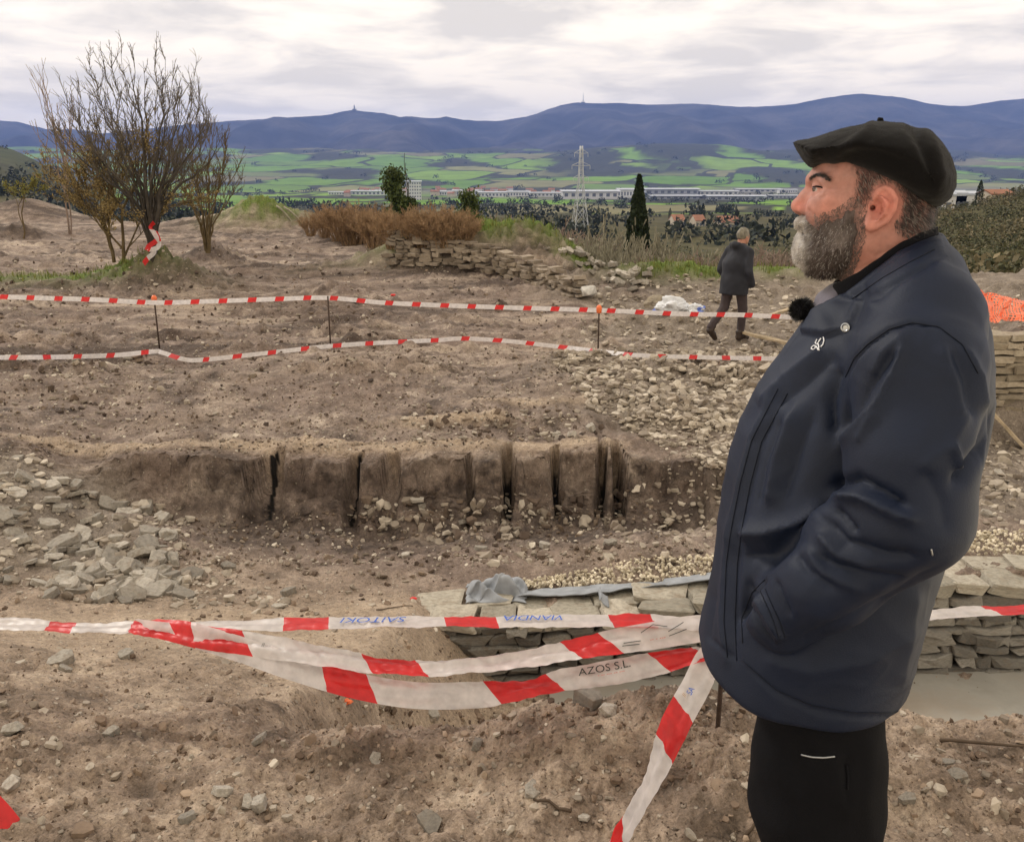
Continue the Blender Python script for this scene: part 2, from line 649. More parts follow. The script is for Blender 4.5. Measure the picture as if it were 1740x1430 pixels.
def ground_parts(x, Y, fine=True):
    """height and material zones (rubble, grass, sand with painted lit ledges) of the site"""
    x = np.asarray(x, float)
    Y = np.asarray(Y, float)
    u = x / np.maximum(depth_of(Y), 1.2) * FPX + CXP          # bearing as a photo column
    # the cut bank: warp the distance so that the bank line wanders and cracks run into it
    bank = sst(90, 260, u) * (1 - sst(1265, 1345, u))
    nearb = sst(7.0, 7.3, Y) * (1 - sst(8.6, 9.2, Y))
    wob = 0.16 * noise2(x * .9, Y * 0 + 3.1, 5) + 0.06 * noise2(x * 2.3, Y * .4, 6) + 0.025 * noise2(x * 6, Y * 1.0, 8)
    cr = np.zeros_like(x)
    for cx, w, d in CR_X:
        ctr = cx + .05 * noise2(Y * 3 + cx * 5, Y * 0, 9) + (Y - 7.7) * .06
        wv = np.maximum(w, .034) * (1.0 + .25 * noise2(Y * 5 + cx, x * 0, 19))
        cr = np.maximum(cr, d * np.exp(-((x - ctr) / wv) ** 4))
    Yw = Y - (wob * 1.2 + cr) * nearb * bank
    z = base_z(x, Y)
    zlow = np.interp(Yw, [6.3, 7.2, 7.42, 7.50], [-1.29, -1.41, -1.36, -1.28]) + .20 * (1 - sst(150, 330, u))
    top = -.83 + .035 * noise2(x * 1.4, Y * 1.5, 12) + (np.maximum(Yw, 7.8) - 8.0) * .055
    step = .25 * sst(7.25, 7.5, Yw + .05 * noise2(x * 5, Y * 5, 30)) + .75 * sst(7.50, 7.61, Yw + .05 * noise2(x * 11, Y * 11, 31))
    zb = zlow * (1 - step) + top * step
    m = bank * sst(6.9, 7.2, Y) * (1 - sst(8.4, 9.4, Y))
    z = z * (1 - m) + zb * m
    # the walled pit
    pitx = sst(-.72, -.05, x + .25 * (5.4 - Y) * .4)
    pity = sst(2.45, 3.05, Y + .10 * noise2(x * 2.2, Y, 41)) * (1 - sst(5.52, 5.56, Y))
    floor = -1.74 + .06 * sst(0, 3.5, x)
    pm = pitx * pity
    z = z * (1 - pm) + np.minimum(z, floor) * pm
    # level ground behind the walled pit
    lv = sst(-.85, -.45, x) * sst(5.50, 5.56, Y) * (1 - sst(6.2, 6.9, Y))
    ztop = -1.27 + .27 * sst(.2, 3.2, x) - .03
    z = z * (1 - lv) + ztop * lv
    # mounds
    tx, ty = MUP['tree']
    z = z + .52 * gauss(x, Y, tx + .25, ty, 1.0, .7) + .22 * gauss(x, Y, tx - 1.4, ty, 1.5, .8)
    x2 = at(355, 430, 23)[0]
    z = z + .42 * gauss(x, Y, x2, 23, .7, .6)
    x3 = at(30, 400, 29)[0]
    z = z + .45 * gauss(x, Y, x3, 29, .8, .6)
    x4 = at(440, 380, 33)[0]
    z = z + 1.0 * gauss(x, Y, x4, 33, 1.25, 1.2) + .5 * gauss(x, Y, x4 + 2.2, 33, 1.6, 1.2) + .35 * gauss(x, Y, x4 - 2.2, 33.5, 1.6, 1.2)
    rx, ry = MUP['ruin']
    z = z + 1.12 * gauss(x, Y, rx + .45, ry + .5, 1.35, 1.0) + .95 * gauss(x, Y, rx - 1.5, ry + .7, 1.35, .95) + .5 * gauss(x, Y, rx - 3.2, ry + .9, 1.3, .9)
    z = z + .35 * gauss(x, Y, at(1090, 470, 18.4)[0], 18.4, 1.6, .55) + .25 * gauss(x, Y, at(1330, 470, 18)[0], 18, 1.8, .6)
    # heap to the far left behind the small tree
    z = z + 1.1 * gauss(x, Y, at(30, 360, 36)[0], 37, 2.6, 1.6)
    # wheel ruts and furrows
    rut = sst(9, 11, Y) * (1 - sst(34, 40, Y))
    z = z + rut * .07 * noise2(x * .35 + 3, (Y + .25 * x) * 1.5, 51) * (1 - sst(1000, 1150, u))
    z = z + rut * .05 * noise2(x * .8, Y * 3.2, 52)
    # a low step along the terrace foot
    z = z + .05 * sst(8.45, 8.6, Y + .04 * x + .1 * noise2(x, Y, 77)) * (1 - sst(9, 11, Y)) * bank
    slab = np.zeros_like(x)
    if fine:
        fade = 1 / (1 + (Y / 22) ** 2)
        flat = 1 - .75 * (sst(-.3, .3, x) * sst(4.2, 4.7, Y) * (1 - sst(5.5, 5.6, Y)))
        # smooth muddy track crossing in front of the pit
        sandy_lit = gauss(x, Y, -1.3, 4.7, 2.6, 1.05) * (1 - .6 * sst(-.2, .6, x))
        sandy_lit = np.clip(sandy_lit * 1.25 + .3 * noise2(x * .8, Y * 1.1, 91), 0, 1)
        amp = fade * flat * (1 - .68 * sandy_lit)
        far_r = sst(8.6, 10.5, Y) * (1 - sst(30, 38, Y))
        rg = noise2(x * .55 + .2 * Y, (Y + .12 * x) * 2.1, 81)
        z = z + far_r * (.20 * sst(.10, .5, rg) * np.abs(noise2(x * 2.6, Y * 4.2, 82)) + .10 * np.abs(noise2(x * 5.5, Y * 8, 83)) * sst(-.1, .5, noise2(x * .4, Y * .9, 84)))
        lump = sum(gauss(x, Y, mx, my, rr, rr) for mx, my, rr in ((MUP['tree'][0] + .2, MUP['tree'][1] - .2, 1.5), (x2, 23, 1.1), (x3, 29, 1.1), (x4, 33, 2.4), (rx, ry, 2.2)))
        z = z + np.clip(lump, 0, 1) * (.16 * np.abs(noise2(x * 4, Y * 4, 85)) + .09 * noise2(x * 9, Y * 9, 86))
        z = z + amp * (.055 * noise2(x * 1.1, Y * 1.3, 21) + .046 * noise2(x * 3.1, Y * 3.3, 22)
                       + .026 * np.abs(noise2(x * 8.5, Y * 8.5, 23)) + .014 * noise2(x * 19, Y * 19, 24) + .010 * np.abs(noise2(x * 43, Y * 43, 25)) + .006 * noise2(x * 80, Y * 80, 35))
        cl = noise2(x * 4.5, Y * 4.5, 26) + .6 * noise2(x * 1.3, Y * 1.3, 27)
        z = z + amp * sst(.25, .9, cl) * (.034 * np.abs(noise2(x * 15, Y * 15, 28)) + .024 * np.abs(noise2(x * 31, Y * 31, 29)))
        z = z + amp * sst(1.5, 2.2, Y) * .10 * fade * noise2(x * .55, Y * .6, 33)
    else:
        sandy_lit = np.zeros_like(x)
    # ledges along the bank top, with their lit edge painted pale
    lit_ledge = np.zeros_like(x)
    for y0_, sl_, u0_, u1_, w_ in ((8.02, .03, 30, 470, .13), (7.93, .0, 440, 1060, .16), (8.62, .04, 690, 860, .10), (9.05, .02, 800, 1010, .11)):
        lit_ledge = np.maximum(lit_ledge, np.exp(-((Y - y0_ - sl_ * x - .05 * noise2(x * 1.3, Y * 0, 88)) / w_) ** 4) * sst(u0_ - 30, u0_ + 20, u) * (1 - sst(u1_ - 20, u1_ + 30, u)))
    if fine:
        z = z + lit_ledge * .035
    sandy_lit = np.maximum(sandy_lit, lit_ledge * np.clip(.9 + .5 * noise2(x * 4, Y * 6, 89), 0, 1))
    # zones
    rub = sst(900, 1120, u + 150 * noise2(x * .7, Y * .7, 61) + 60 * noise2(x * 2.2, Y * 2.2, 65)) * sst(8.0, 8.6, Y) * (1 - sst(18, 20, Y))
    rub = np.maximum(rub, sst(1150, 1260, u) * sst(6.4, 7, Y) * (1 - sst(18, 20, Y)))
    heapl = (1 - sst(170, 330, u + 60 * noise2(x * 1.7, Y * 1.7, 62))) * sst(5.5, 5.9, Y) * (1 - sst(7.3, 7.7, Y))
    rub = np.maximum(rub, heapl)
    gr = .9 * gauss(x, Y, tx - 1.2, ty - .1, 1.6, .5) + .8 * gauss(x, Y, at(40, 475, 19)[0], 19, 2.2, .7)
    gr = gr + 1.35 * gauss(x, Y, rx - .6, ry + .8, 2.7, .65) + .9 * gauss(x, Y, x4 + .3, 32.8, 1.6, 1.0)
    gr = gr + 1.2 * gauss(x, Y, at(1160, 475, 18.2)[0], 18.3, 1.2, .45) + 1.3 * gauss(x, Y, at(1310, 475, 18)[0], 18.2, 1.5, .5)
    gr = gr + .8 * gauss(x, Y, rx + 1.0, ry - .2, .5, .4)
    brow = 36 * (1 - sst(600, 800, u)) + 21 * sst(600, 800, u)
    gr = np.clip(gr * (1.0 + .9 * noise2(x * 3, Y * 3, 63)) + .8 * sst(0, 4, Y - brow), 0, 1)
    return z, rub, gr, sandy_lit, slab


def gz(x, Y):
    return float(ground_parts(np.array([float(x)]), np.array([float(Y)]))[0][0])


def on_ground(px, py, lo=1.6, hi=60.0):
    """walk along the ray of a photo pixel until it meets the ground"""
    Ys = np.exp(np.linspace(math.log(lo), math.log(hi), 1500))
    a = (px - CXP) / FPX
    b = (CYP - py) / FPX
    t = Ys / (CP + b * SP)
    xs = a * t
    zs = CAMZ + (-SP + b * CP) * t
    g = ground_parts(xs, Ys)[0]
    k = np.nonzero(zs <= g)[0]
    i = int(k[0]) if len(k) else len(Ys) - 1
    return (float(xs[i]), float(Ys[i]), float(g[i]))


# ------------------------------------------------------------------ ground material
m_ground, nt, b = new_mat('site_earth')
P = pos_out(nt)
zone = nd(nt, 'ShaderNodeVertexColor', layer_name='col')
zs = nd(nt, 'ShaderNodeSeparateColor')
nt.links.new(zone.outputs[0], zs.inputs[0])
n_big = noise_tex(nt, P, .55, 5, .6)
sepN = nd(nt, 'ShaderNodeSeparateXYZ')
nt.links.new(P, sepN.inputs[0])
nearr = nd(nt, 'ShaderNodeMapRange', i_1=4.2, i_2=6.4, i_3=1.0, i_4=0.0)
nt.links.new(sepN.outputs[1], nearr.inputs[0])
n_mid = noise_tex(nt, P, 3.2, 6, .65)
n_fine = noise_tex(nt, P, 26, 6, .7)
n_grit = noise_tex(nt, P, 110, 4, .75)
c = ramp(nt, n_mid, [(.32, (.050, .039, .034)), (.45, (.160, .122, .101)), (.56, (.265, .207, .171)), (.70, (.470, .388, .318))])
c = mixc(nt, ramp(nt, n_big, [(.38, 0.0), (.66, .75)]), c, (.200, .146, .119))
c_near = ramp(nt, n_mid, [(.30, (.080, .060, .047)), (.45, (.230, .172, .130)), (.56, (.360, .278, .212)), (.72, (.550, .450, .350))])
c = mixc(nt, nearr.outputs[0], c, c_near)
c = mixc(nt, mth(nt, 'MULTIPLY', zs.outputs[2], .85), c, ramp(nt, n_mid, [(.3, (.330, .250, .180)), (.7, (.460, .360, .265))]))
c = mixc(nt, mth(nt, 'MULTIPLY', zs.outputs[0], .75), c, ramp(nt, n_mid, [(.3, (.150, .122, .098)), (.7, (.275, .235, .190))]))
mps = nd(nt, 'ShaderNodeMapping')
mps.inputs['Scale'].default_value = (.32, 1.25, 1.0)
mps.inputs['Rotation'].default_value = (0, 0, .08)
nt.links.new(P, mps.inputs[0])
band = noise_tex(nt, mps.outputs[0], .9, 7, .68)
sepP = nd(nt, 'ShaderNodeSeparateXYZ')
nt.links.new(P, sepP.inputs[0])
mr = nd(nt, 'ShaderNodeMapRange', i_1=9.0, i_2=11.5, i_3=0.0, i_4=1.0)
nt.links.new(sepP.outputs[1], mr.inputs[0])
dry = mth(nt, 'MULTIPLY', mth(nt, 'SUBTRACT', 1.0, zs.outputs[0]), mr.outputs[0])
c = mixc(nt, mth(nt, 'MULTIPLY', dry, ramp(nt, band, [(.40, .9), (.50, 0.0)])), c, (.070, .050, .041))
c = mixc(nt, mth(nt, 'MULTIPLY', dry, ramp(nt, band, [(.56, 0.0), (.64, .75)])), c, (.44, .355, .285))
c = mixc(nt, 1.0, c, ramp(nt, n_fine, [(.25, .55), (.5, 1.0), (.78, 1.42)]), 'MULTIPLY')
c = mixc(nt, 1.0, c, ramp(nt, n_grit, [(.25, .55), (.5, 1.0), (.8, 1.45)]), 'MULTIPLY')
spk = ramp(nt, noise_tex(nt, P, 60, 3, .6), [(.33, .75), (.40, 0.0)])
c = mixc(nt, spk, c, (.075, .055, .042))
vor = nd(nt, 'ShaderNodeTexVoronoi')
vor.inputs['Scale'].default_value = 34
nt.links.new(P, vor.inputs['Vector'])
vsep = nd(nt, 'ShaderNodeSeparateColor')
nt.links.new(vor.outputs['Color'], vsep.inputs[0])
peb = mth(nt, 'MULTIPLY', ramp(nt, vor.outputs['Distance'], [(.22, 1.0), (.36, 0.0)]), ramp(nt, vsep.outputs[0], [(.70, 0.0), (.74, 1.0)]))
c = mixc(nt, mth(nt, 'MULTIPLY', peb, .8), c, ramp(nt, vsep.outputs[1], [(0.0, (.20, .16, .125)), (1.0, (.42, .36, .29))]))
dark_ground_crack_shade = nd(nt, 'ShaderNodeAttribute', attribute_name='dark_ground_crack_shade')  # darker ground up to full value, painted crack shade beyond it
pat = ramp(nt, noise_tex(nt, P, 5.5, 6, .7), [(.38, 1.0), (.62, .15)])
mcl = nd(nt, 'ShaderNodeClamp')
nt.links.new(dark_ground_crack_shade.outputs['Fac'], mcl.inputs[0])
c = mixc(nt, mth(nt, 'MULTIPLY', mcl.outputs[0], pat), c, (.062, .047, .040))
crack_shade = nd(nt, 'ShaderNodeClamp')
nt.links.new(mth(nt, 'SUBTRACT', dark_ground_crack_shade.outputs['Fac'], 1.0), crack_shade.inputs[0])
c = mixc(nt, crack_shade.outputs[0], c, (.012, .010, .009))
g_col = ramp(nt, noise_tex(nt, P, 14, 5, .7), [(.3, (.055, .085, .018)), (.55, (.125, .175, .034)), (.75, (.22, .22, .075))])
c = mixc(nt, zs.outputs[1], c, g_col)
setc(nt, b, c, .93, .25)
hgt = mixc(nt, .5, n_fine, n_grit)
hgt = mixc(nt, peb, hgt, (1, 1, 1))
bump(nt, b, hgt, .9, .02)

# ------------------------------------------------------------------ ground sheet (near site)
rows = [-4.0, -2.5, -1.2, -.2, .5, 1.0, 1.3]
y = 1.5
while y < 62:
    rows.append(y)
    if y < 2.3:
        d = .0085
    elif 7.38 < y < 7.80:
        d = .0062
    elif 7.2 < y < 8.2:
        d = .012
    elif 5.44 < y < 5.62:
        d = .02
    else:
        d = y * .0047
    y += d
rows = np.array(rows)
NA = 610
aa = np.linspace(-1, 1, NA)
aa = np.sign(aa) * (np.abs(aa) * .80 + .20 * np.abs(aa) ** 3) * .88
YY = np.repeat(rows[:, None], NA, 1)
XX = aa[None, :] * np.maximum(depth_of(YY), 2.3)
XX = XX + 0
Zg, rub, gr, sandy_lit, slab = ground_parts(XX, YY)
# the bank face is pitted: push its points in and out along the line of sight
bk = sst(7.2, 7.4, YY) * (1 - sst(8.0, 8.3, YY))
dz_ = np.abs(np.gradient(Zg, axis=0) / np.gradient(YY, axis=0))
bk = bk * sst(.5, 1.4, dz_)
YY = YY + bk * (.030 * noise3(XX * 7, Zg * 9, YY * 2, 3) + .018 * noise3(XX * 17, Zg * 20, YY * 3, 4) + .010 * noise3(XX * 40, Zg * 44, YY * 5, 5))
# beds behind the camera stay level
nr = len(rows)
V = np.stack([XX, YY, Zg], -1).reshape(-1, 3)
idx = np.arange(nr * NA).reshape(nr, NA)
F = np.stack([idx[:-1, :-1], idx[:-1, 1:], idx[1:, 1:], idx[1:, :-1]], -1).reshape(-1, 4)
cols = np.stack([rub, gr, sandy_lit], -1).reshape(-1, 3)
gme = mesh_np('ground', V, F, m_ground, True, cols)
UG = XX / np.maximum(depth_of(YY), 1.2) * FPX + CXP
mo = sst(260, 420, UG) * (1 - sst(1160, 1290, UG)) * sst(6.5, 7.1, YY + .25 * noise2(XX * 1.3, YY, 7)) * (1 - sst(7.55, 7.75, YY))  # darker over the bank foot and lower face
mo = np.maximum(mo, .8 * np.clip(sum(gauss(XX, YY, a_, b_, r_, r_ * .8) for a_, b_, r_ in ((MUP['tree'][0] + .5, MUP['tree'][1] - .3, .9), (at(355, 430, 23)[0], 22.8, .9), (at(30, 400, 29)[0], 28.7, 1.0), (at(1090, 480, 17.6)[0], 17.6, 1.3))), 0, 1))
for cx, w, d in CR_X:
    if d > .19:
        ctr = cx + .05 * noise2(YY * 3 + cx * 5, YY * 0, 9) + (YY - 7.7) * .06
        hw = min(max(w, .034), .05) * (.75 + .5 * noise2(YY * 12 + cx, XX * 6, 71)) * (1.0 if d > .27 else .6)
        mo = np.maximum(mo, 2.0 * (np.abs(XX - ctr) < hw) * sst(7.40, 7.5, YY) * (1 - sst(7.85, 7.95, YY)) * (Zg < -.86))  # near-black shade painted into the stronger cracks
ma = gme.attributes.new('dark_ground_crack_shade', 'FLOAT', 'POINT')
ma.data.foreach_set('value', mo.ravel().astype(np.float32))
ground = obj('ground', gme)
tag(ground, kind='structure')
NG_TRI = len(F) * 2

# ------------------------------------------------------------------ valley floor and far slopes
m_valley, nt, b = new_mat('valley_fields')
P = pos_out(nt)
mp = nd(nt, 'ShaderNodeMapping')
mp.inputs['Scale'].default_value = (1 / 340.0, 1 / 420.0, 0)
mp.inputs['Rotation'].default_value = (0, 0, .35)
nt.links.new(P, mp.inputs[0])
wob = noise_tex(nt, mp.outputs[0], 1.4, 3)
vv = nd(nt, 'ShaderNodeTexVoronoi')
vv.inputs['Scale'].default_value = 1.0
vv.distance = 'CHEBYCHEV'
vv.inputs['Randomness'].default_value = .85
nt.links.new(mixc(nt, .10, mp.outputs[0], wob, 'ADD'), vv.inputs['Vector'])
ve = nd(nt, 'ShaderNodeTexVoronoi')
ve.feature = 'F2'
ve.distance = 'CHEBYCHEV'
ve.inputs['Randomness'].default_value = .85
ve.inputs['Scale'].default_value = 1.0
nt.links.new(mixc(nt, .10, mp.outputs[0], wob, 'ADD'), ve.inputs['Vector'])
vs = nd(nt, 'ShaderNodeSeparateColor')
nt.links.new(vv.outputs['Color'], vs.inputs[0])
fc = ramp(nt, vs.outputs[0], [(0.0, (.10, .20, .024)), (.28, (.16, .29, .032)), (.5, (.22, .34, .048)), (.72, (.13, .24, .032)), (.84, (.16, .14, .080)), (.95, (.22, .23, .095))])
fc = mixc(nt, 1.0, fc, ramp(nt, noise_tex(nt, P, .012, 5), [(.3, .8), (.7, 1.2)]), 'MULTIPLY')
zone = nd(nt, 'ShaderNodeVertexColor', layer_name='col')
zs = nd(nt, 'ShaderNodeSeparateColor')
nt.links.new(zone.outputs[0], zs.inputs[0])
forest = ramp(nt, noise_tex(nt, P, .05, 6, .7), [(.3, (.022, .026, .014)), (.6, (.050, .052, .026)), (.8, (.075, .062, .036))])
hedge = ramp(nt, mth(nt, 'SUBTRACT', ve.outputs['Distance'], vv.outputs['Distance']), [(.03, 1.0), (.05, 0.0)])
fmask = nd(nt, 'ShaderNodeClamp')
nt.links.new(mth(nt, 'ADD', zs.outputs[0], hedge), fmask.inputs[0])
c = mixc(nt, fmask.outputs[0], fc, forest)
scrub = ramp(nt, noise_tex(nt, P, .11, 6, .7), [(.3, (.030, .032, .014)), (.52, (.075, .068, .030)), (.75, (.13, .105, .062))])
c = mixc(nt, zs.outputs[1], c, scrub)
c = mixc(nt, mth(nt, 'MULTIPLY', zs.outputs[2], .8), c, ramp(nt, noise_tex(nt, P, .02, 4), [(.3, (.11, .10, .085)), (.7, (.20, .19, .17))]))
setc(nt, b, c, .95, .1)

rows = [56.0]
while rows[-1] < 8200:
    rows.append(rows[-1] * 1.0155)
rows = np.array(rows)
NA = 300
aa = np.linspace(-.98, .98, NA)
YY = np.repeat(rows[:, None], NA, 1)
XX = aa[None, :] * depth_of(YY)


def valley_z(x, Y):
    z = base_z(x, Y)
    k = sst(70, 400, Y)
    z = z + k * (2.2 * fbm2(x / 90, Y / 90, 3, 3) + 9 * sst(2600, 4200, Y) * fbm2(x / 420, Y / 600, 4, 4) + 26 * sst(3600, 5200, Y) * fbm2(x / 900, Y / 1100, 5, 3))
    # wooded knoll half right
    z = z + 70 * gauss(x, Y, 900, 4700, 700, 500)
    z = z - sst(5400, 6500, Y) * 60
    return z


ZZ = valley_z(XX, YY) - .6 * (1 - sst(57, 66, YY))
uu = XX / depth_of(YY) * FPX + CXP
n1 = fbm2(XX / 420, YY / 700, 11, 4)
fo = sst(.2, .36, n1 + .35 * gauss(XX, YY, 1050, 4400, 900, 700) + .30 * sst(4600, 5400, YY))
fo = np.maximum(fo, sst(5100, 5500, YY + 500 * n1))
fo = np.maximum(fo, .95 * sst(-.35, .0, n1) * (1 - sst(130, 260, uu)) * sst(300, 500, YY))
fo = np.maximum(fo, sst(880, 1000, uu) * sst(3150, 3300, YY + 300 * n1) * (1 - sst(1080, 1260, uu)) * sst(-.25, 0.0, n1 + .15))
sc_ = 1 - sst(560, 760, YY + 300 * n1)
sc_ = np.maximum(sc_, (1 - sst(200, 330, YY)))
fld = (gauss(uu, YY, 1190, 900, 150, 260) + gauss(uu, YY, 420, 620, 130, 130) + .9 * gauss(uu, YY, 985, 700, 50, 120)) > .42
sc_ = np.where(fld, 0, sc_)
fo = np.where(fld, 0, fo)
ind = sst(1500, 1750, YY + 200 * n1) * (1 - sst(2550, 2800, YY + 200 * n1)) * sst(560, 760, uu + 150 * n1)
V = np.stack([XX, YY, ZZ], -1).reshape(-1, 3)
nr = len(rows)
idx = np.arange(nr * NA).reshape(nr, NA)
F = np.stack([idx[:-1, :-1], idx[:-1, 1:], idx[1:, 1:], idx[1:, :-1]], -1).reshape(-1, 4)
valley = obj('valley', mesh_np('valley', V, F, m_valley, True, np.stack([fo, sc_, ind], -1).reshape(-1, 3)))
tag(valley, kind='structure')

# ------------------------------------------------------------------ mountains
RIDGE = [(-700, 215), (-300, 200), (-60, 203), (0, 205), (30, 207), (60, 215), (105, 225), (150, 227), (190, 226), (250, 219), (300, 213), (350, 209), (400, 205), (440, 203), (480, 200), (520, 198), (560, 195), (585, 189), (601, 187), (620, 190), (650, 192), (680, 199), (720, 201), (745, 201), (757, 198), (775, 202), (800, 205),
         (845, 206), (870, 202), (905, 196), (930, 186), (955, 178), (980, 174), (1005, 176), (1050, 175), (1100, 178), (1140, 177), (1180, 176), (1230, 180), (1260, 182), (1310, 181), (1350, 177), (1400, 167), (1440, 161), (1465, 159), (1500, 163), (1530, 165), (1560, 172), (1590, 178), (1640, 181), (1670, 176), (1700, 171),
         (1740, 168), (1850, 160), (2000, 172), (2400, 190)]
m_mtn, nt, b = new_mat('mountain_forest')
P = pos_out(nt)
nz = noise_tex(nt, P, .0022, 7, .62)
c = ramp(nt, nz, [(.34, (.012, .014, .020)), (.5, (.045, .047, .060)), (.66, (.105, .100, .108))])
c = mixc(nt, ramp(nt, noise_tex(nt, P, .03, 4, .7), [(.4, .0), (.7, .5)]), c, (.036, .040, .048))
setc(nt, b, c, 1.0, .05)
NU, NV = 320, 110
us = np.linspace(-700, 2400, NU)
rp = np.interp(us, [r[0] for r in RIDGE], [r[1] for r in RIDGE])
rp = rp + .8 * noise2(us / 9.0, us * 0, 3) + .6 * noise2(us / 4.0, us * 0, 4)
YR = 7600 + 350 * noise2(us / 500.0, us * 0 + .5, 9)
bb = (CYP - rp) / FPX
tt = YR / (CP + bb * SP)
zr = CAMZ + (-SP + bb * CP) * tt
xr = (us - CXP) / FPX * tt
s = np.concatenate([np.linspace(0, 1, 80), 1 + np.linspace(.02, .8, 30)])
S, U = np.meshgrid(s, np.arange(NU), indexing='ij')
Yf = 4700.0
Ym = Yf + (YR[U] - Yf) * S
Xm = xr[U] * (Ym / YR[U])
rise = np.where(S <= 1, np.clip(S, 0, 1) ** 1.5, 1 - .55 * (S - 1))
zf = 60.0
Zm = zf + (zr[U] - zf) * rise
env = np.where(S <= 1, np.sin(np.pi * np.clip(S, 0, 1)) ** .8, 0)
Zm = Zm + env * (120 * noise2(Xm / 520, Ym / 1500, 14) + 70 * noise2(Xm / 260, Ym / 700, 15) + 18 * noise2(Xm / 110, Ym / 240, 16))
Zm = Zm - 30 * (S < .02)
V = np.stack([Xm, Ym, Zm], -1).reshape(-1, 3)
idx = np.arange(len(s) * NU).reshape(len(s), NU)
F = np.stack([idx[:-1, :-1], idx[:-1, 1:], idx[1:, 1:], idx[1:, :-1]], -1).reshape(-1, 4)
mountains = obj('mountain_range', mesh_np('mountain_range', V, F, m_mtn, True))
tag(mountains, kind='structure')


def ridge_point(px):
    k = int(np.argmin(np.abs(us - px)))
    return (float(xr[k]), float(YR[k]), float(zr[k]))


# ------------------------------------------------------------------ haze: a closed box of thin air round everything
m_haze = bpy.data.materials.new('thin_haze')
m_haze.use_nodes = True
nt = m_haze.node_tree
nt.nodes.clear()
out = nt.nodes.new('ShaderNodeOutputMaterial')
pv = nt.nodes.new('ShaderNodeVolumePrincipled')
pv.inputs['Color'].default_value = (.26, .41, 1.0, 1)
pv.inputs['Density'].default_value = 9.5e-5
pv.inputs['Anisotropy'].default_value = 0.0
nt.links.new(pv.outputs[0], out.inputs['Volume'])
hx, hy0, hy1, hz0, hz1 = 13500, -40, 12500, -75, 830
V = np.array([(sx * hx, yy, zz) for zz in (hz0, hz1) for yy in (hy0, hy1) for sx in (-1, 1)], float)
F = np.array([(0, 1, 3, 2), (4, 6, 7, 5), (0, 4, 5, 1), (2, 3, 7, 6), (0, 2, 6, 4), (1, 5, 7, 3)])
F = F[:, ::-1]
haze = obj('haze', mesh_np('haze', V, F, m_haze, False))
tag(haze, kind='stuff', label='thin pale blue haze over the valley')
# ------------------------------------------------------------------ stone materials
def stone_mat(name, dark, mid, light, per_object, spec=.25):
    m, nt, b = new_mat(name)
    vec = objc_out(nt)
    if per_object:
        r = nd(nt, 'ShaderNodeObjectInfo').outputs['Random']
        oi = nd(nt, 'ShaderNodeObjectInfo')
        vadd = nd(nt, 'ShaderNodeVectorMath', operation='ADD')
        nt.links.new(vec, vadd.inputs[0])
        nt.links.new(oi.outputs['Location'], vadd.inputs[1])
        vec = vadd.outputs[0]
    else:
        r = nd(nt, 'ShaderNodeNewGeometry').outputs['Random Per Island']
    c = ramp(nt, r, [(0.0, dark), (.5, mid), (1.0, light)])
    c = mixc(nt, 1.0, c, ramp(nt, noise_tex(nt, vec, 9, 6, .65), [(.28, .62), (.5, 1.0), (.75, 1.3)]), 'MULTIPLY')
    c = mixc(nt, ramp(nt, noise_tex(nt, vec, 4, 4, .6), [(.52, 0.0), (.72, .55)]), c, (.20, .145, .10))
    setc(nt, b, c, .88, spec)
    bump(nt, b, noise_tex(nt, vec, 45, 6, .7), .5, .012)
    return m


m_stone = stone_mat('limestone_loose', (.19, .155, .122), (.34, .29, .235), (.52, .46, .38), False)
m_stone_o = stone_mat('limestone_pieces', (.21, .188, .160), (.315, .285, .243), (.44, .40, .345), True)
m_clod = stone_mat('earth_clods', (.060, .044, .036), (.125, .092, .072), (.26, .20, .15), False, .1)
m_wall = stone_mat('wall_limestone_grey', (.11, .102, .092), (.185, .172, .152), (.28, .262, .232), True)
m_cap = stone_mat('cap_limestone', (.25, .228, .186), (.35, .318, .26), (.45, .405, .335), True)
m_dry = stone_mat('dry_wall_limestone', (.20, .168, .126), (.28, .236, .178), (.37, .315, .245), True)
m_gravel = stone_mat('pale_gravel', (.44, .38, .28), (.57, .50, .38), (.72, .65, .52), False, .1)


def hull_proto(seed, kind):
    r = random.Random(seed)
    bm = bmesh.new()
    pts = []
    if kind == 'slab':
        n = r.randint(5, 7)
        for i in range(n):
            a = 2 * math.pi * (i + r.uniform(-.3, .3)) / n
            k = r.uniform(.75, 1.05)
            for zz in (-.22, .22):
                sh = r.uniform(.78, 1.0)
                pts.append((math.cos(a) * k * .5 * sh, math.sin(a) * k * .40 * sh, zz * r.uniform(.6, 1.0)))
    else:
        for i in range(13):
            v = Vector((r.gauss(0, 1), r.gauss(0, 1), r.gauss(0, 1))).normalized()
            pts.append((v.x * .5 * r.uniform(.8, 1.05), v.y * .42 * r.uniform(.8, 1.05), v.z * .33 * r.uniform(.8, 1.05)))
    for p in pts:
        bm.verts.new(p)
    res = bmesh.ops.convex_hull(bm, input=bm.verts)
    bmesh.ops.delete(bm, geom=[v for v in bm.verts if not v.link_faces], context='VERTS')
    bmesh.ops.triangulate(bm, faces=bm.faces[:])
    bm.verts.ensure_lookup_table()
    bm.verts.index_update()
    V = np.array([v.co[:] for v in bm.verts])
    F = np.array([[v.index for v in f.verts] for f in bm.faces])
    bm.free()
    return V, F


SLABS = [hull_proto(i, 'slab') for i in range(14)]
LUMPS = [hull_proto(100 + i, 'lump') for i in range(14)]


def rotm(rx, ry, rz):
    return np.array(Matrix.Rotation(rz, 3, 'Z') @ Matrix.Rotation(ry, 3, 'Y') @ Matrix.Rotation(rx, 3, 'X'))


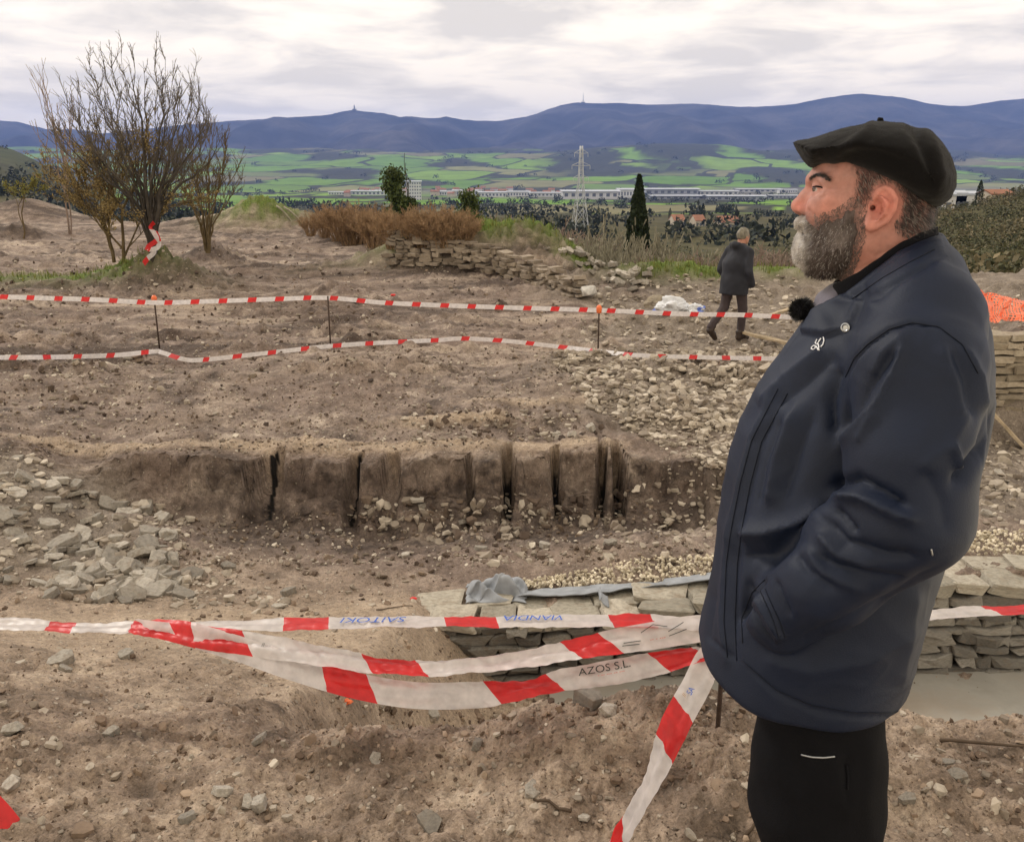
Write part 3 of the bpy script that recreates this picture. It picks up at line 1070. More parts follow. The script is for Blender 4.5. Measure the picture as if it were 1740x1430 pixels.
def proto_mesh(name, p, mat, bevel=0.0):
    bm = bmesh.new()
    vs = [bm.verts.new(v) for v in p[0]]
    for f in p[1]:
        bm.faces.new([vs[i] for i in f])
    bmesh.ops.dissolve_limit(bm, angle_limit=.12, verts=bm.verts, edges=bm.edges)
    if bevel:
        bmesh.ops.bevel(bm, geom=bm.edges[:] + bm.verts[:], offset=bevel, segments=1, affect='EDGES', clamp_overlap=True)
    me = bpy.data.meshes.new(name)
    bm.to_mesh(me)
    bm.free()
    me.materials.append(mat)
    return me


ME_SLAB = [proto_mesh('stone_slab', p, m_stone_o, .012) for p in SLABS]
ME_LUMP = [proto_mesh('stone_lump', p, m_stone_o, .014) for p in LUMPS]


def merge_pieces(items):
    """items: (proto, location, size, rotation matrix, squash) -> V, F"""
    Vs, Fs, n = [], [], 0
    for (pv, pf), loc, size, R, sq in items:
        v = (pv * np.array([1, 1, sq]) * size) @ R.T + np.array(loc)
        Vs.append(v)
        Fs.append(pf + n)
        n += len(v)
    return np.concatenate(Vs), np.concatenate(Fs)


# ------------------------------------------------------------------ choose places for loose stones on the ground sheet
gx, gy, gzv = [a.ravel() for a in (ground_parts.__defaults__ and (None, None, None))] if False else (None, None, None)
gV = np.empty(len(ground.data.vertices) * 3, np.float32)
ground.data.vertices.foreach_get('co', gV)
gV = gV.reshape(-1, 3).astype(float)
g_ok = gV[:, 1] > 1.5
gpx, gpy = project(gV[:, 0], np.maximum(gV[:, 1], .6), gV[:, 2])
g_dep = gV[:, 1] * CP - (gV[:, 2] - CAMZ) * SP


def in_poly(px, py, poly):
    ins = np.zeros(px.shape, bool)
    n = len(poly)
    for i in range(n):
        x0, y0 = poly[i]
        x1, y1 = poly[(i + 1) % n]
        c = ((y0 > py) != (y1 > py)) & (px < (x1 - x0) * (py - y0) / (y1 - y0 + 1e-9) + x0)
        ins ^= c
    return ins


# approximate share of the picture of every sheet vertex (so that stones are spread as the photo spreads them)
NA_G = 610
g_grid_px = gpx.reshape(-1, NA_G)
g_grid_py = gpy.reshape(-1, NA_G)
g_area = (np.abs(np.gradient(g_grid_px, axis=1)) * np.abs(np.gradient(g_grid_py, axis=0))).ravel()


def pick(poly, n):
    k = np.nonzero(g_ok & in_poly(gpx, gpy, poly))[0]
    if not len(k):
        return k
    w = g_area[k] + 1e-6
    return rng.choice(k, size=n, p=w / w.sum())


ZONES = [
    # name, polygon in the photo, count, size range (photo px), power, slab share, material, sink
    ('heap', [(-80, 765), (60, 772), (200, 850), (275, 860), (290, 905), (345, 1015), (200, 1030), (-80, 1015)], 800, 6, 52, 3.4, .9),
    ('heap', [(230, 850), (300, 860), (420, 1000), (520, 1030), (300, 1040)], 220, 6, 34, 3.0, .8),
    ('heap', [(80, 925), (250, 925), (330, 1030), (110, 1010)], 60, 30, 66, 1.2, .9),
    ('slope', [(1000, 500), (1340, 505), (1340, 600), (980, 600)], 1200, 6, 19, 2.0, .8),
    ('slope', [(1010, 462), (1350, 470), (1350, 512), (1000, 512)], 420, 5, 16, 2.0, .8),
    ('slope', [(930, 600), (1340, 595), (1330, 760), (1260, 820), (1150, 770), (1060, 730), (1000, 690)], 2700, 7, 27, 2.2, .8),
    ('slope', [(1130, 770), (1280, 740), (1240, 1000), (1180, 950), (1100, 900)], 240, 6, 22, 2.4, .6),
    ('slope', [(1338, 505), (1660, 520), (1660, 750), (1500, 800), (1250, 840), (1330, 740)], 1300, 7, 24, 2.2, .8),
    ('bank_foot', [(250, 880), (1100, 850), (1230, 960), (700, 960), (300, 960)], 1500, 4, 15, 2.6, .4),
    ('bank_foot', [(560, 850), (1080, 830), (1200, 950), (830, 960), (640, 900)], 260, 10, 34, 2.4, .5),
    ('bank_foot', [(300, 940), (780, 940), (760, 1050), (320, 1060)], 320, 4, 20, 2.6, .5),
    ('mud', [(-60, 1020), (800, 1040), (800, 1190), (-60, 1200)], 330, 5, 24, 2.8, .6),
    ('mud', [(-60, 1190), (1280, 1190), (1280, 1440), (-60, 1440)], 1800, 5, 26, 3.0, .5),
    ('mud', [(-60, 1200), (1280, 1200), (1280, 1440), (-60, 1440)], 46, 24, 50, 1.8, .8),
    ('mud', [(1510, 1210), (1800, 1200), (1800, 1440), (1510, 1440)], 520, 6, 34, 2.6, .5),
    ('pit_edge', [(640, 1165), (1290, 1170), (1290, 1250), (640, 1250)], 520, 6, 22, 2.4, .4),
    ('terrace', [(-60, 600), (960, 590), (1000, 750), (500, 770), (-60, 770)], 2300, 3, 10, 2.4, .4),
    ('terrace', [(-60, 600), (960, 590), (1000, 750), (500, 770), (-60, 770)], 80, 10, 24, 2.0, .6),
    ('terrace', [(690, 700), (1010, 690), (1040, 745), (700, 750)], 190, 6, 20, 2.0, .5),
    ('terrace', [(-60, 600), (300, 600), (250, 700), (-60, 700)], 190, 6, 22, 2.2, .6),
    ('far', [(-60, 430), (720, 425), (980, 520), (980, 600), (-60, 600)], 2300, 2.2, 7, 2.4, .3),
    ('far', [(-60, 480), (300, 480), (640, 530), (640, 590), (-60, 590)], 700, 3, 13, 2.0, .3),
    ('far', [(-60, 400), (700, 410), (980, 510), (980, 590), (-60, 600)], 2400, 3, 11, 2.2, .3),
    ('terrace', [(-60, 600), (960, 590), (1000, 750), (500, 770), (-60, 770)], 2200, 3, 8, 2.0, .3),
    ('right_rubble', [(1630, 750), (1800, 740), (1800, 915), (1600, 915)], 300, 9, 34, 2.0, .8),
    ('right_rubble', [(1640, 500), (1800, 500), (1800, 575), (1660, 575)], 140, 6, 20, 2.0, .7),
]
stones = []       # (apparent px, zone, proto kind, proto index, loc, size, rotation, squash, clod?)
for zi, (zn, poly, n, s0, s1, pw, slab) in enumerate(ZONES):
    k = pick(poly, n)
    for i in k:
        t = rng.random()
        spx = s0 + (s1 - s0) * t ** pw
        dep = g_dep[i]
        size = spx * dep / FPX
        isl = rng.random() < slab
        sq = rng.uniform(.35, .85) if isl else rng.uniform(.7, 1.1)
        tilt = .26 if isl else 1.2
        R = rotm(rng.normal(0, tilt), rng.normal(0, tilt), rng.uniform(0, 6.28))
        jx, jy = rng.normal(0, .4 * size + .012 * gV[i, 1], 2) * .5
        lz = gV[i, 2] + size * (.02 * sq if isl else .04)
        if zn in ('heap', 'slope') and rng.random() < .35:
            lz += size * .12
        clod = zn in ('mud', 'pit_edge', 'far', 'terrace', 'bank_foot') and rng.random() < ((.82 if zn in ('mud', 'pit_edge') else .5) if spx < 22 else .3)
        stones.append((spx, zn, isl, int(rng.integers(14)), (gV[i, 0] + jx * .3, gV[i, 1] + jy * .3, lz), size, R, sq, clod))
# a few stones that stand out in the photo: (px, py, size px, zone)
for px, py, spx, zn, isl in [(215, 1117, 40, 'mud', True), (107, 1127, 56, 'mud', True), (190, 1248, 36, 'mud', True), (810, 1268, 34, 'mud', False), (575, 905, 16, 'bank_foot', True), (490, 1010, 34, 'mud', True),
                             (22, 1243, 44, 'mud', False), (1003, 730, 26, 'terrace', True), (972, 741, 24, 'terrace', True), (944, 742, 20, 'terrace', True), (785, 893, 20, 'bank_foot', True), (215, 968, 52, 'heap', True),
                             (110, 1140, 30, 'mud', True), (690, 945, 22, 'bank_foot', True), (215, 615, 26, 'terrace', True), (130, 617, 18, 'terrace', True), (1625, 1322, 40, 'mud', True), (1540, 1360, 36, 'mud', True), (1000, 1195, 74, 'pit_edge', True), (1035, 1212, 46, 'pit_edge', False),
                             (735, 1218, 36, 'mud', True), (730, 1405, 56, 'mud', True), (440, 1370, 44, 'mud', True), (320, 1395, 50, 'mud', True), (420, 1365, 34, 'mud', True)]:
    p = on_ground(px, py)
    dep = p[1] * CP - (p[2] - CAMZ) * SP
    size = spx * dep / FPX
    R = rotm(rng.normal(0, .2), rng.normal(0, .2), rng.uniform(0, 6.28))
    stones.append((spx + 100, zn, isl, int(rng.integers(14)), (p[0], p[1], p[2] + size * .1), size, R, 1.0, False))

STONE_LABEL = {
    'heap': ('flat grey limestone slab in the rubble heap at the end of the cut bank', 'slabs in the rubble heap beside the cut bank'),
    'slope': ('grey angular stone on the rubble slope below the walking man', 'stones on the rubble slope below the walking man'),
    'bank_foot': ('pale stone lying on brown earth at the foot of the cracked bank', 'stones at the foot of the cracked bank'),
    'mud': ('pale loose stone lying on the trodden mud under the near tapes', 'stones on the mud under the near tapes'),
    'pit_edge': ('rough stone on the crumbling edge above the walled pit', 'stones on the edge of the walled pit'),
    'terrace': ('stone lying on the brown terrace between bank and far tape', 'stones on the terrace above the bank'),
    'far': ('small stone on the churned ground beyond the far tape', 'stones beyond the far tape'),
    'right_rubble': ('flat stone fallen below the leaning dry stone wall', 'stones fallen below the dry stone wall'),
}
stones.sort(key=lambda s: -s[0])
solid = [s for s in stones if not s[8]]
singles, rest = solid[:235], solid[235:]
for spx, zn, isl, pi_, loc, size, R, sq, _ in singles:
    o = bpy.data.objects.new('loose_stone', (ME_SLAB if isl else ME_LUMP)[pi_])
    o.matrix_world = Matrix.Translation(loc) @ Matrix(R.tolist()).to_4x4() @ Matrix.Diagonal((size, size, size * sq, 1))
    COL.objects.link(o)
    big = spx % 100
    ad = 'broad ' if big > 44 else 'middling ' if big > 30 else 'small '
    tag(o, ad + STONE_LABEL[zn][0], 'stone', ad + STONE_LABEL[zn][1])


def proto_of(s):
    return (SLABS if s[2] else LUMPS)[s[3]]


V, F = merge_pieces([(proto_of(s), s[4], s[5], s[6], s[7]) for s in rest])
tag(obj('rubble', mesh_np('rubble', V, F, m_stone, False)), 'countless small grey stones strewn over the excavated ground', kind='stuff')
m_clod_near = stone_mat('pale_earth_clods', (.085, .060, .046), (.20, .145, .106), (.36, .275, .205), False, .1)
V, F = merge_pieces([(proto_of(s), s[4], s[5], s[6], s[7]) for s in stones if s[8] and s[4][1] < 5.5])
tag(obj('soil_lumps', mesh_np('soil_lumps', V, F, m_clod_near, False)), 'tan lumps of soil on the trodden mud', kind='stuff')
V, F = merge_pieces([(proto_of(s), s[4], s[5], s[6], s[7]) for s in stones if s[8] and s[4][1] >= 5.5])
tag(obj('earth_clods', mesh_np('earth_clods', V, F, m_clod, False)), 'brown clods of earth strewn over the excavated ground', kind='stuff')

# grit: thousands of crumbs on the nearest mud
crumbs = []
for i in pick([(-80, 1080), (1820, 1080), (1820, 1450), (-80, 1450)], 5200):
    size = rng.uniform(2, 6) * g_dep[i] / FPX
    crumbs.append((LUMPS[int(rng.integers(14))], (gV[i, 0] + rng.normal(0, .012), gV[i, 1] + rng.normal(0, .012), gV[i, 2] + size * .1), size, rotm(*rng.uniform(0, 6, 3)), 1.0))
V, F = merge_pieces(crumbs)
tag(obj('grit', mesh_np('grit', V, F, m_clod_near, False)), 'crumbs of soil and grit on the trodden mud', kind='stuff')

# ------------------------------------------------------------------ pale gravel strip behind the pit wall
items = []
for i in range(2000):
    x = rng.uniform(.05, 4.6)
    e = .18 + .12 * math.sin(x * 2.1)
    yv = rng.uniform(5.86, 5.98 + e * sst(0.0, 1.2, x))
    s_ = rng.uniform(.022, .05)
    items.append((LUMPS[int(rng.integers(14))], (x, yv, float(-1.30 + .27 * sst(.2, 3.2, x)) + .03 + rng.uniform(0, .035)), s_, rotm(*rng.uniform(0, 6, 3)), 1.0))
V, F = merge_pieces(items)
tag(obj('gravel', mesh_np('gravel', V, F, m_gravel, False)), 'strip of pale yellow gravel behind the pit wall', kind='stuff')


# ------------------------------------------------------------------ walls of single stones
def block_proto(seed, rough=.10):
    r = random.Random(seed)
    bm = bmesh.new()
    bmesh.ops.create_cube(bm, size=1.0)
    bmesh.ops.subdivide_edges(bm, edges=[e for e in bm.edges if abs(e.verts[0].co.x - e.verts[1].co.x) > .5], cuts=1)
    for v in bm.verts:
        v.co.x += r.uniform(-rough, rough) * .8
        v.co.y += r.uniform(-rough, rough) * .5
        v.co.z += r.uniform(-rough, rough) * 1.4
    bmesh.ops.bevel(bm, geom=bm.edges[:], offset=.06, segments=1, affect='EDGES', profile=.6, clamp_overlap=True)
    me = bpy.data.meshes.new('wall_stone')
    bm.to_mesh(me)
    bm.free()
    return me


def block_set(mat, n=12, seed=0, rough=.10):
    out = []
    for i in range(n):
        me = block_proto(seed + i, rough)
        me.materials.append(mat)
        out.append(me)
    return out


m_ruin = stone_mat('ruin_limestone', (.16, .13, .10), (.25, .205, .16), (.36, .30, .235), True)
BL_RUIN = block_set(m_ruin, 12, 140, .14)
BL_WALL, BL_CAP, BL_DRY = block_set(m_wall, 18, 0, .21), block_set(m_cap, 14, 50, .17), block_set(m_dry, 12, 90, .13)
m_core = simple('wall_core_earth', (.05, .042, .034), .95, .05, .3, 10, .5)
R_ = random.Random(4)


def put_block(name, meshes, parent, loc, dims, rz=0.0, tilt=.03):
    o = bpy.data.objects.new(name, R_.choice(meshes))
    o.location = loc
    o.rotation_euler = (R_.gauss(0, tilt), R_.gauss(0, tilt), rz + R_.gauss(0, tilt))
    o.scale = dims
    link(o, parent)
    return o


def box_mesh(name, mat, bounds):
    (x0, x1), (y0, y1), (z0, z1) = bounds
    V = np.array([(x, y_, z) for z in (z0, z1) for y_ in (y0, y1) for x in (x0, x1)], float)
    F = np.array([(0, 2, 3, 1), (4, 5, 7, 6), (0, 1, 5, 4), (2, 6, 7, 3), (0, 4, 6, 2), (1, 3, 7, 5)])
    return mesh_np(name, V, F, mat, False)


# retaining wall of the pit
pit_wall = empty('pit_wall', (0, 5.4, -1.74))
tag(pit_wall, 'low grey stone retaining wall with pale flat capstones lining the pit', 'wall')


def wtop(x):
    return float(-1.27 + .27 * sst(.2, 3.2, np.array(x)))


# dark earth core, stepping up with the top
nx = 30
xs_ = np.linspace(-.66, 5.0, nx)
V = []
for x in xs_:
    zt = wtop(x) + .50 - .03 - .5
    V += [(x, .10, -.1), (x, .38, -.1), (x, .38, zt + 1.74 - .06), (x, .10, zt + 1.74 - .06)]
V = np.array(V)
F = []
for i in range(nx - 1):
    for k in range(4):
        F.append((i * 4 + k, i * 4 + (k + 1) % 4, i * 4 + 4 + (k + 1) % 4, i * 4 + 4 + k))
F += [(0, 3, 2, 1), tuple(4 * (nx - 1) + k for k in range(4))]
obj('core', mesh_np('core', V, np.array(F), m_core, False), pit_wall)
z0 = -.02
course = 0
while z0 < .74:
    h = R_.uniform(.055, .105)
    x = -.68 + R_.uniform(0, .1)
    while x < 4.9:
        L = R_.uniform(.11, .30) * (.75 + h * 3)
        if R_.random() < .16:
            L *= .55
        zt = wtop(x + L / 2) + 1.74 - .075
        hh = h * R_.uniform(.82, 1.0)
        if z0 + hh * .6 < zt:
            hh = min(hh, zt - z0 + .02)
            if hh > .02:
                put_block('stone', BL_WALL, pit_wall, (x + L / 2, .10 + R_.uniform(-.02, .025), z0 + h / 2 + R_.gauss(0, .006)), (L * .965, .22 + R_.uniform(-.03, .03), hh * R_.uniform(.86, 1.0)), 0, .055)
        x += L
    z0 += h * .98
# capstones in two staggered rows
for row, (yc, dpt) in enumerate([(.09, .24), (.30, .24)]):
    x = -.80 + .12 * row
    while x < 4.9:
        L = R_.uniform(.20, .36) if row == 0 else R_.uniform(.22, .42)
        hcap = R_.uniform(.07, .10)
        put_block('capstone', BL_CAP, pit_wall, (x + L / 2, yc + R_.uniform(-.015, .015), wtop(x + L / 2) + 1.74 - .035 + R_.gauss(0, .008)), (L * .985, dpt * R_.uniform(.85, 1.08), hcap), R_.gauss(0, .06), .045)
        x += L

# concrete floor of the pit
m_conc, nt, b = new_mat('pit_concrete')
P = pos_out(nt)
c = ramp(nt, noise_tex(nt, P, 2.2, 6, .6), [(.3, (.25, .235, .205)), (.7, (.37, .355, .32))])
c = mixc(nt, ramp(nt, noise_tex(nt, P, 1.1, 4, .6), [(.5, 0.0), (.68, .8)]), c, (.24, .185, .135))
setc(nt, b, c, .75, .35)
bump(nt, b, noise_tex(nt, P, 30, 6, .7), .25, .01)
nxg, nyg = 60, 30
xg, yg = np.meshgrid(np.linspace(.25, 5.0, nxg), np.linspace(3.2, 5.5, nyg))
zg = -1.722 + .06 * sst(0, 3.5, xg) + .012 * noise2(xg * 1.3, yg * 1.3, 5)
V = np.stack([xg, yg, zg], -1).reshape(-1, 3)
idx = np.arange(nxg * nyg).reshape(nyg, nxg)
F = np.stack([idx[:-1, :-1], idx[:-1, 1:], idx[1:, 1:], idx[1:, :-1]], -1).reshape(-1, 4)
tag(obj('concrete_floor', mesh_np('concrete_floor', V, F, m_conc)), kind='structure')

# leaning dry stone wall beside the rubble, behind the man
dry_wall = empty('dry_stone_wall', (4.3, 9.0, -1.12))
tag(dry_wall, 'tall tan dry stone wall of thin flat slabs below the orange mesh', 'wall')
obj('core', box_mesh('core', m_core, ((0, 2.9), (.14, .45), (-.1, 1.06))), dry_wall)
z0 = -.2
while z0 < 1.12:
    h = R_.uniform(.045, .085)
    x = R_.uniform(0, .15)
    while x < 2.8:
        L = R_.uniform(.16, .40)
        put_block('stone', BL_DRY, dry_wall, (x + L / 2, .12 + R_.uniform(-.03, .03) + z0 * .03, z0 + h / 2), (L * .98, .26, h * .94), 0, .03)
        x += L
    z0 += h

# ruined field wall in front of the grassy mound
ruin = empty('ruined_wall', (at(700, 452, 19)[0], 19.0, -.6))
tag(ruin, 'crumbling low dry stone wall in front of the grassy mound', 'wall')
path = [on_ground(px, py) for px, py in ((655, 452), (700, 450), (770, 452), (850, 464), (915, 484), (985, 508))]
seg_px = 0
for (a0, a1) in zip(path[:-1], path[1:]):
    a0, a1 = Vector(a0), Vector(a1)
    d = a1 - a0
    L_ = d.length
    ang = math.atan2(d.y, d.x)
    z0 = 0.0
    hgt_ = .72 - .08 * seg_px
    while z0 < hgt_:
        h = R_.uniform(.06, .10)
        s_ = R_.uniform(0, .12)
        while s_ < L_:
            L = R_.uniform(.14, .32)
            if R_.random() > .12 + .35 * (z0 / hgt_) ** 2:
                p = a0 + d * ((s_ + L / 2) / L_)
                zgd = p.z - .05
                put_block('stone', BL_RUIN, ruin, (p.x - ruin.location.x + R_.gauss(0, .04), p.y - ruin.location.y + R_.gauss(0, .05) + z0 * .5, zgd - ruin.location.z + z0 + h / 2), (L * .95, .24, h * .9), ang, .09)
            s_ += L
        z0 += h
    seg_px += 1

# slabs tumbled over the right shoulder of the mound
for k in range(65):
    t = R_.random()
    px = 950 + 130 * t + R_.gauss(0, 22)
    py = 395 + 90 * t ** .8 + R_.gauss(0, 14)
    p = on_ground(px, py, 8, 40)
    if not 14 < p[1] < 24:
        continue
    s_ = R_.uniform(.10, .34)
    o = bpy.data.objects.new('loose_stone', R_.choice(ME_SLAB))
    o.location = (p[0], p[1], p[2] + .04)
    o.rotation_euler = (R_.gauss(0, .3), R_.gauss(0, .3), R_.uniform(0, 6))
    o.scale = (s_, s_, s_ * .8)
    link(o)
    tag(o, 'flat limestone slab tumbled down the end of the grassy mound', 'stone', 'slabs tumbled down the grassy mound')
# ------------------------------------------------------------------ plants
def tubes_from_segments(segs):
    """segs: arrays p0, p1, r0, r1 -> open tapered tubes (4 sides)"""
    p0 = np.array([s[0] for s in segs])
    p1 = np.array([s[1] for s in segs])
    r0 = np.array([s[2] for s in segs])[:, None]
    r1 = np.array([s[3] for s in segs])[:, None]
    d = p1 - p0
    d /= (np.linalg.norm(d, axis=1, keepdims=True) + 1e-9)
    ref = np.where(np.abs(d[:, 2:3]) > .9, np.array([[1.0, 0, 0]]), np.array([[0, 0, 1.0]]))
    s_ = np.cross(d, ref)
    s_ /= (np.linalg.norm(s_, axis=1, keepdims=True) + 1e-9)
    t_ = np.cross(d, s_)
    n = 5
    V = []
    for p, r in ((p0, r0), (p1 + d * r1 * .3, r1)):
        for k in range(n):
            a = 2 * math.pi * k / n
            V.append(p + (s_ * math.cos(a) + t_ * math.sin(a)) * r)
    V = np.stack(V, 1).reshape(-1, 3)
    b0 = (np.arange(len(segs)) * 2 * n)[:, None]
    F = np.concatenate([b0 + np.array([k, (k + 1) % n, n + (k + 1) % n, n + k]) for k in range(n)])
    return V, F


def grow(R, p, d, length, r, depth, segs, tips, up=.25, spread=.55, wob=.12, kids=(2, 4), ratio=.72, rmin=.004, steps=4):
    p, d = Vector(p), Vector(d).normalized()
    step = length / steps
    pts = [(p.copy(), d.copy())]
    for i in range(steps):
        d = (d + Vector((R.gauss(0, wob), R.gauss(0, wob), R.gauss(0, wob) + up * .25))).normalized()
        q = p + d * step
        ra, rb = r * (1 - .45 * i / steps), r * (1 - .45 * (i + 1) / steps)
        segs.append((tuple(p), tuple(q), max(ra, rmin), max(rb, rmin), depth))
        p = q
        pts.append((p.copy(), d.copy()))
    if depth == 0:
        tips.append((tuple(p), tuple(d)))
        return
    for k in range(R.randint(*kids)):
        i = R.randint(max(1, steps // 3), steps) if k else steps
        b_, bd = pts[i]
        side = Vector((R.gauss(0, 1), R.gauss(0, 1), R.gauss(0, .5)))
        nd_ = (bd + side.normalized() * spread * R.uniform(.5, 1.2) + Vector((0, 0, up))).normalized()
        grow(R, b_, nd_, length * ratio * R.uniform(.75, 1.15), r * (.62 if k else .7), depth - 1, segs, tips, up, spread, wob, kids, ratio, rmin, max(2, steps - 1) if depth > 2 else 3)


def leaf_cards(P_, size, R_np, up=0.0):
    """little four-cornered leaves at points P_"""
    n = len(P_)
    a = R_np.normal(0, 1, (n, 3))
    a[:, 2] += up
    a /= np.linalg.norm(a, axis=1, keepdims=True)
    b_ = np.cross(a, R_np.normal(0, 1, (n, 3)))
    b_ /= np.linalg.norm(b_, axis=1, keepdims=True)
    s_ = size * R_np.uniform(.6, 1.3, (n, 1))
    V = np.stack([P_ - a * s_ * .5, P_ + b_ * s_ * .28, P_ + a * s_ * .5, P_ - b_ * s_ * .28], 1).reshape(-1, 3)
    F = (np.arange(n) * 4)[:, None] + np.arange(4)
    return V, F


def bark(name, col):
    return simple(name, col, .9, .1, .4, 6, .6)


def leafm(name, lo, hi, trans=.25, clump=0.0):
    m, nt, b = new_mat(name)
    g = nd(nt, 'ShaderNodeNewGeometry')
    c = ramp(nt, g.outputs['Random Per Island'], [(0.0, lo), (1.0, hi)])
    if clump:
        c = mixc(nt, 1.0, c, ramp(nt, noise_tex(nt, g.outputs['Position'], clump, 2), [(.35, (.6, .62, .6)), (.65, (1.5, 1.35, 1.25))]), 'MULTIPLY')
    setc(nt, b, c, .7, .2)
    if trans:
        tr = nd(nt, 'ShaderNodeBsdfTranslucent')
        nt.links.new(c, tr.inputs[0])
        mx = nd(nt, 'ShaderNodeMixShader')
        mx.inputs[0].default_value = trans
        out = [n for n in nt.nodes if n.type == 'OUTPUT_MATERIAL'][0]
        nt.links.new(b.outputs[0], mx.inputs[1])
        nt.links.new(tr.outputs[0], mx.inputs[2])
        nt.links.new(mx.outputs[0], out.inputs['Surface'])
    return m


m_bark_d = bark('dark_bark', (.060, .052, .044))
m_bark_o = bark('ochre_bark', (.115, .085, .045))
m_twig_or = bark('orange_twigs', (.30, .20, .118))
m_twig_mv = bark('mauve_twigs', (.22, .165, .135))
m_twig_pale = bark('pale_grey_twigs', (.105, .09, .074))
m_twig_gr = bark('grey_twigs', (.23, .21, .155))
m_leaf_or = leafm('rust_leaves', (.17, .125, .050), (.33, .245, .105))
m_leaf_ol = leafm('olive_leaves', (.10, .095, .025), (.20, .17, .05))
m_leaf_yl = leafm('yellow_green_leaves', (.13, .13, .03), (.24, .22, .06))
m_pine = leafm('pine_needles', (.030, .048, .014), (.085, .105, .030), .1)
m_cyp = leafm('cypress_scales', (.010, .017, .008), (.030, .042, .017), .05)
m_scrub = leafm('dark_scrub', (.042, .050, .028), (.115, .118, .064), .1, .35)
m_scrub2 = leafm('grey_green_scrub', (.080, .078, .045), (.17, .15, .095), .1, .35)
m_dist = leafm('distant_trees', (.012, .018, .010), (.040, .046, .022), 0)
m_grass = leafm('grass_blades', (.055, .085, .016), (.21, .21, .055), .3)


def build_tree(name, base, stems, seed, label, group=None, mat=m_bark_d, depth=4, length=1.3, r=.05, up=.25, spread=.5, kids=(2, 4), ratio=.74, leaves=None, rmin=.0045, wob=.12):
    R = random.Random(seed)
    t = empty(name, base)
    tag(t, label, 'tree', group)
    segs, tips = [], []
    for off, d, kr, kl in stems:
        grow(R, off, d, length * kl, r * kr, depth, segs, tips, up, spread, wob, kids, ratio, rmin)
    tr = [s for s in segs if s[4] >= depth]
    br = [s for s in segs if s[4] < depth]
    V, F = tubes_from_segments(tr)
    obj('trunk', mesh_np('trunk', V, F, mat), t)
    V, F = tubes_from_segments(br)
    bo = obj('branches', mesh_np('branches', V, F, mat), t)
    if depth < 4:
        bo['kind'] = 'stuff'
    if leaves:
        lm, n, size, zmax = leaves
        cand = [s for s in br if s[4] <= 1 and s[1][2] < zmax]
        if cand:
            k = rng.integers(0, len(cand), n)
            P0 = np.array([cand[i][0] for i in k])
            P1 = np.array([cand[i][1] for i in k])
            w = rng.random((n, 1))
            V, F = leaf_cards(P0 * (1 - w) + P1 * w + rng.normal(0, size * .6, (n, 3)), size, rng)
            obj('foliage', mesh_np('foliage', V, F, lm, False), t)
    return t


pA = on_ground(262, 440, 12, 30)


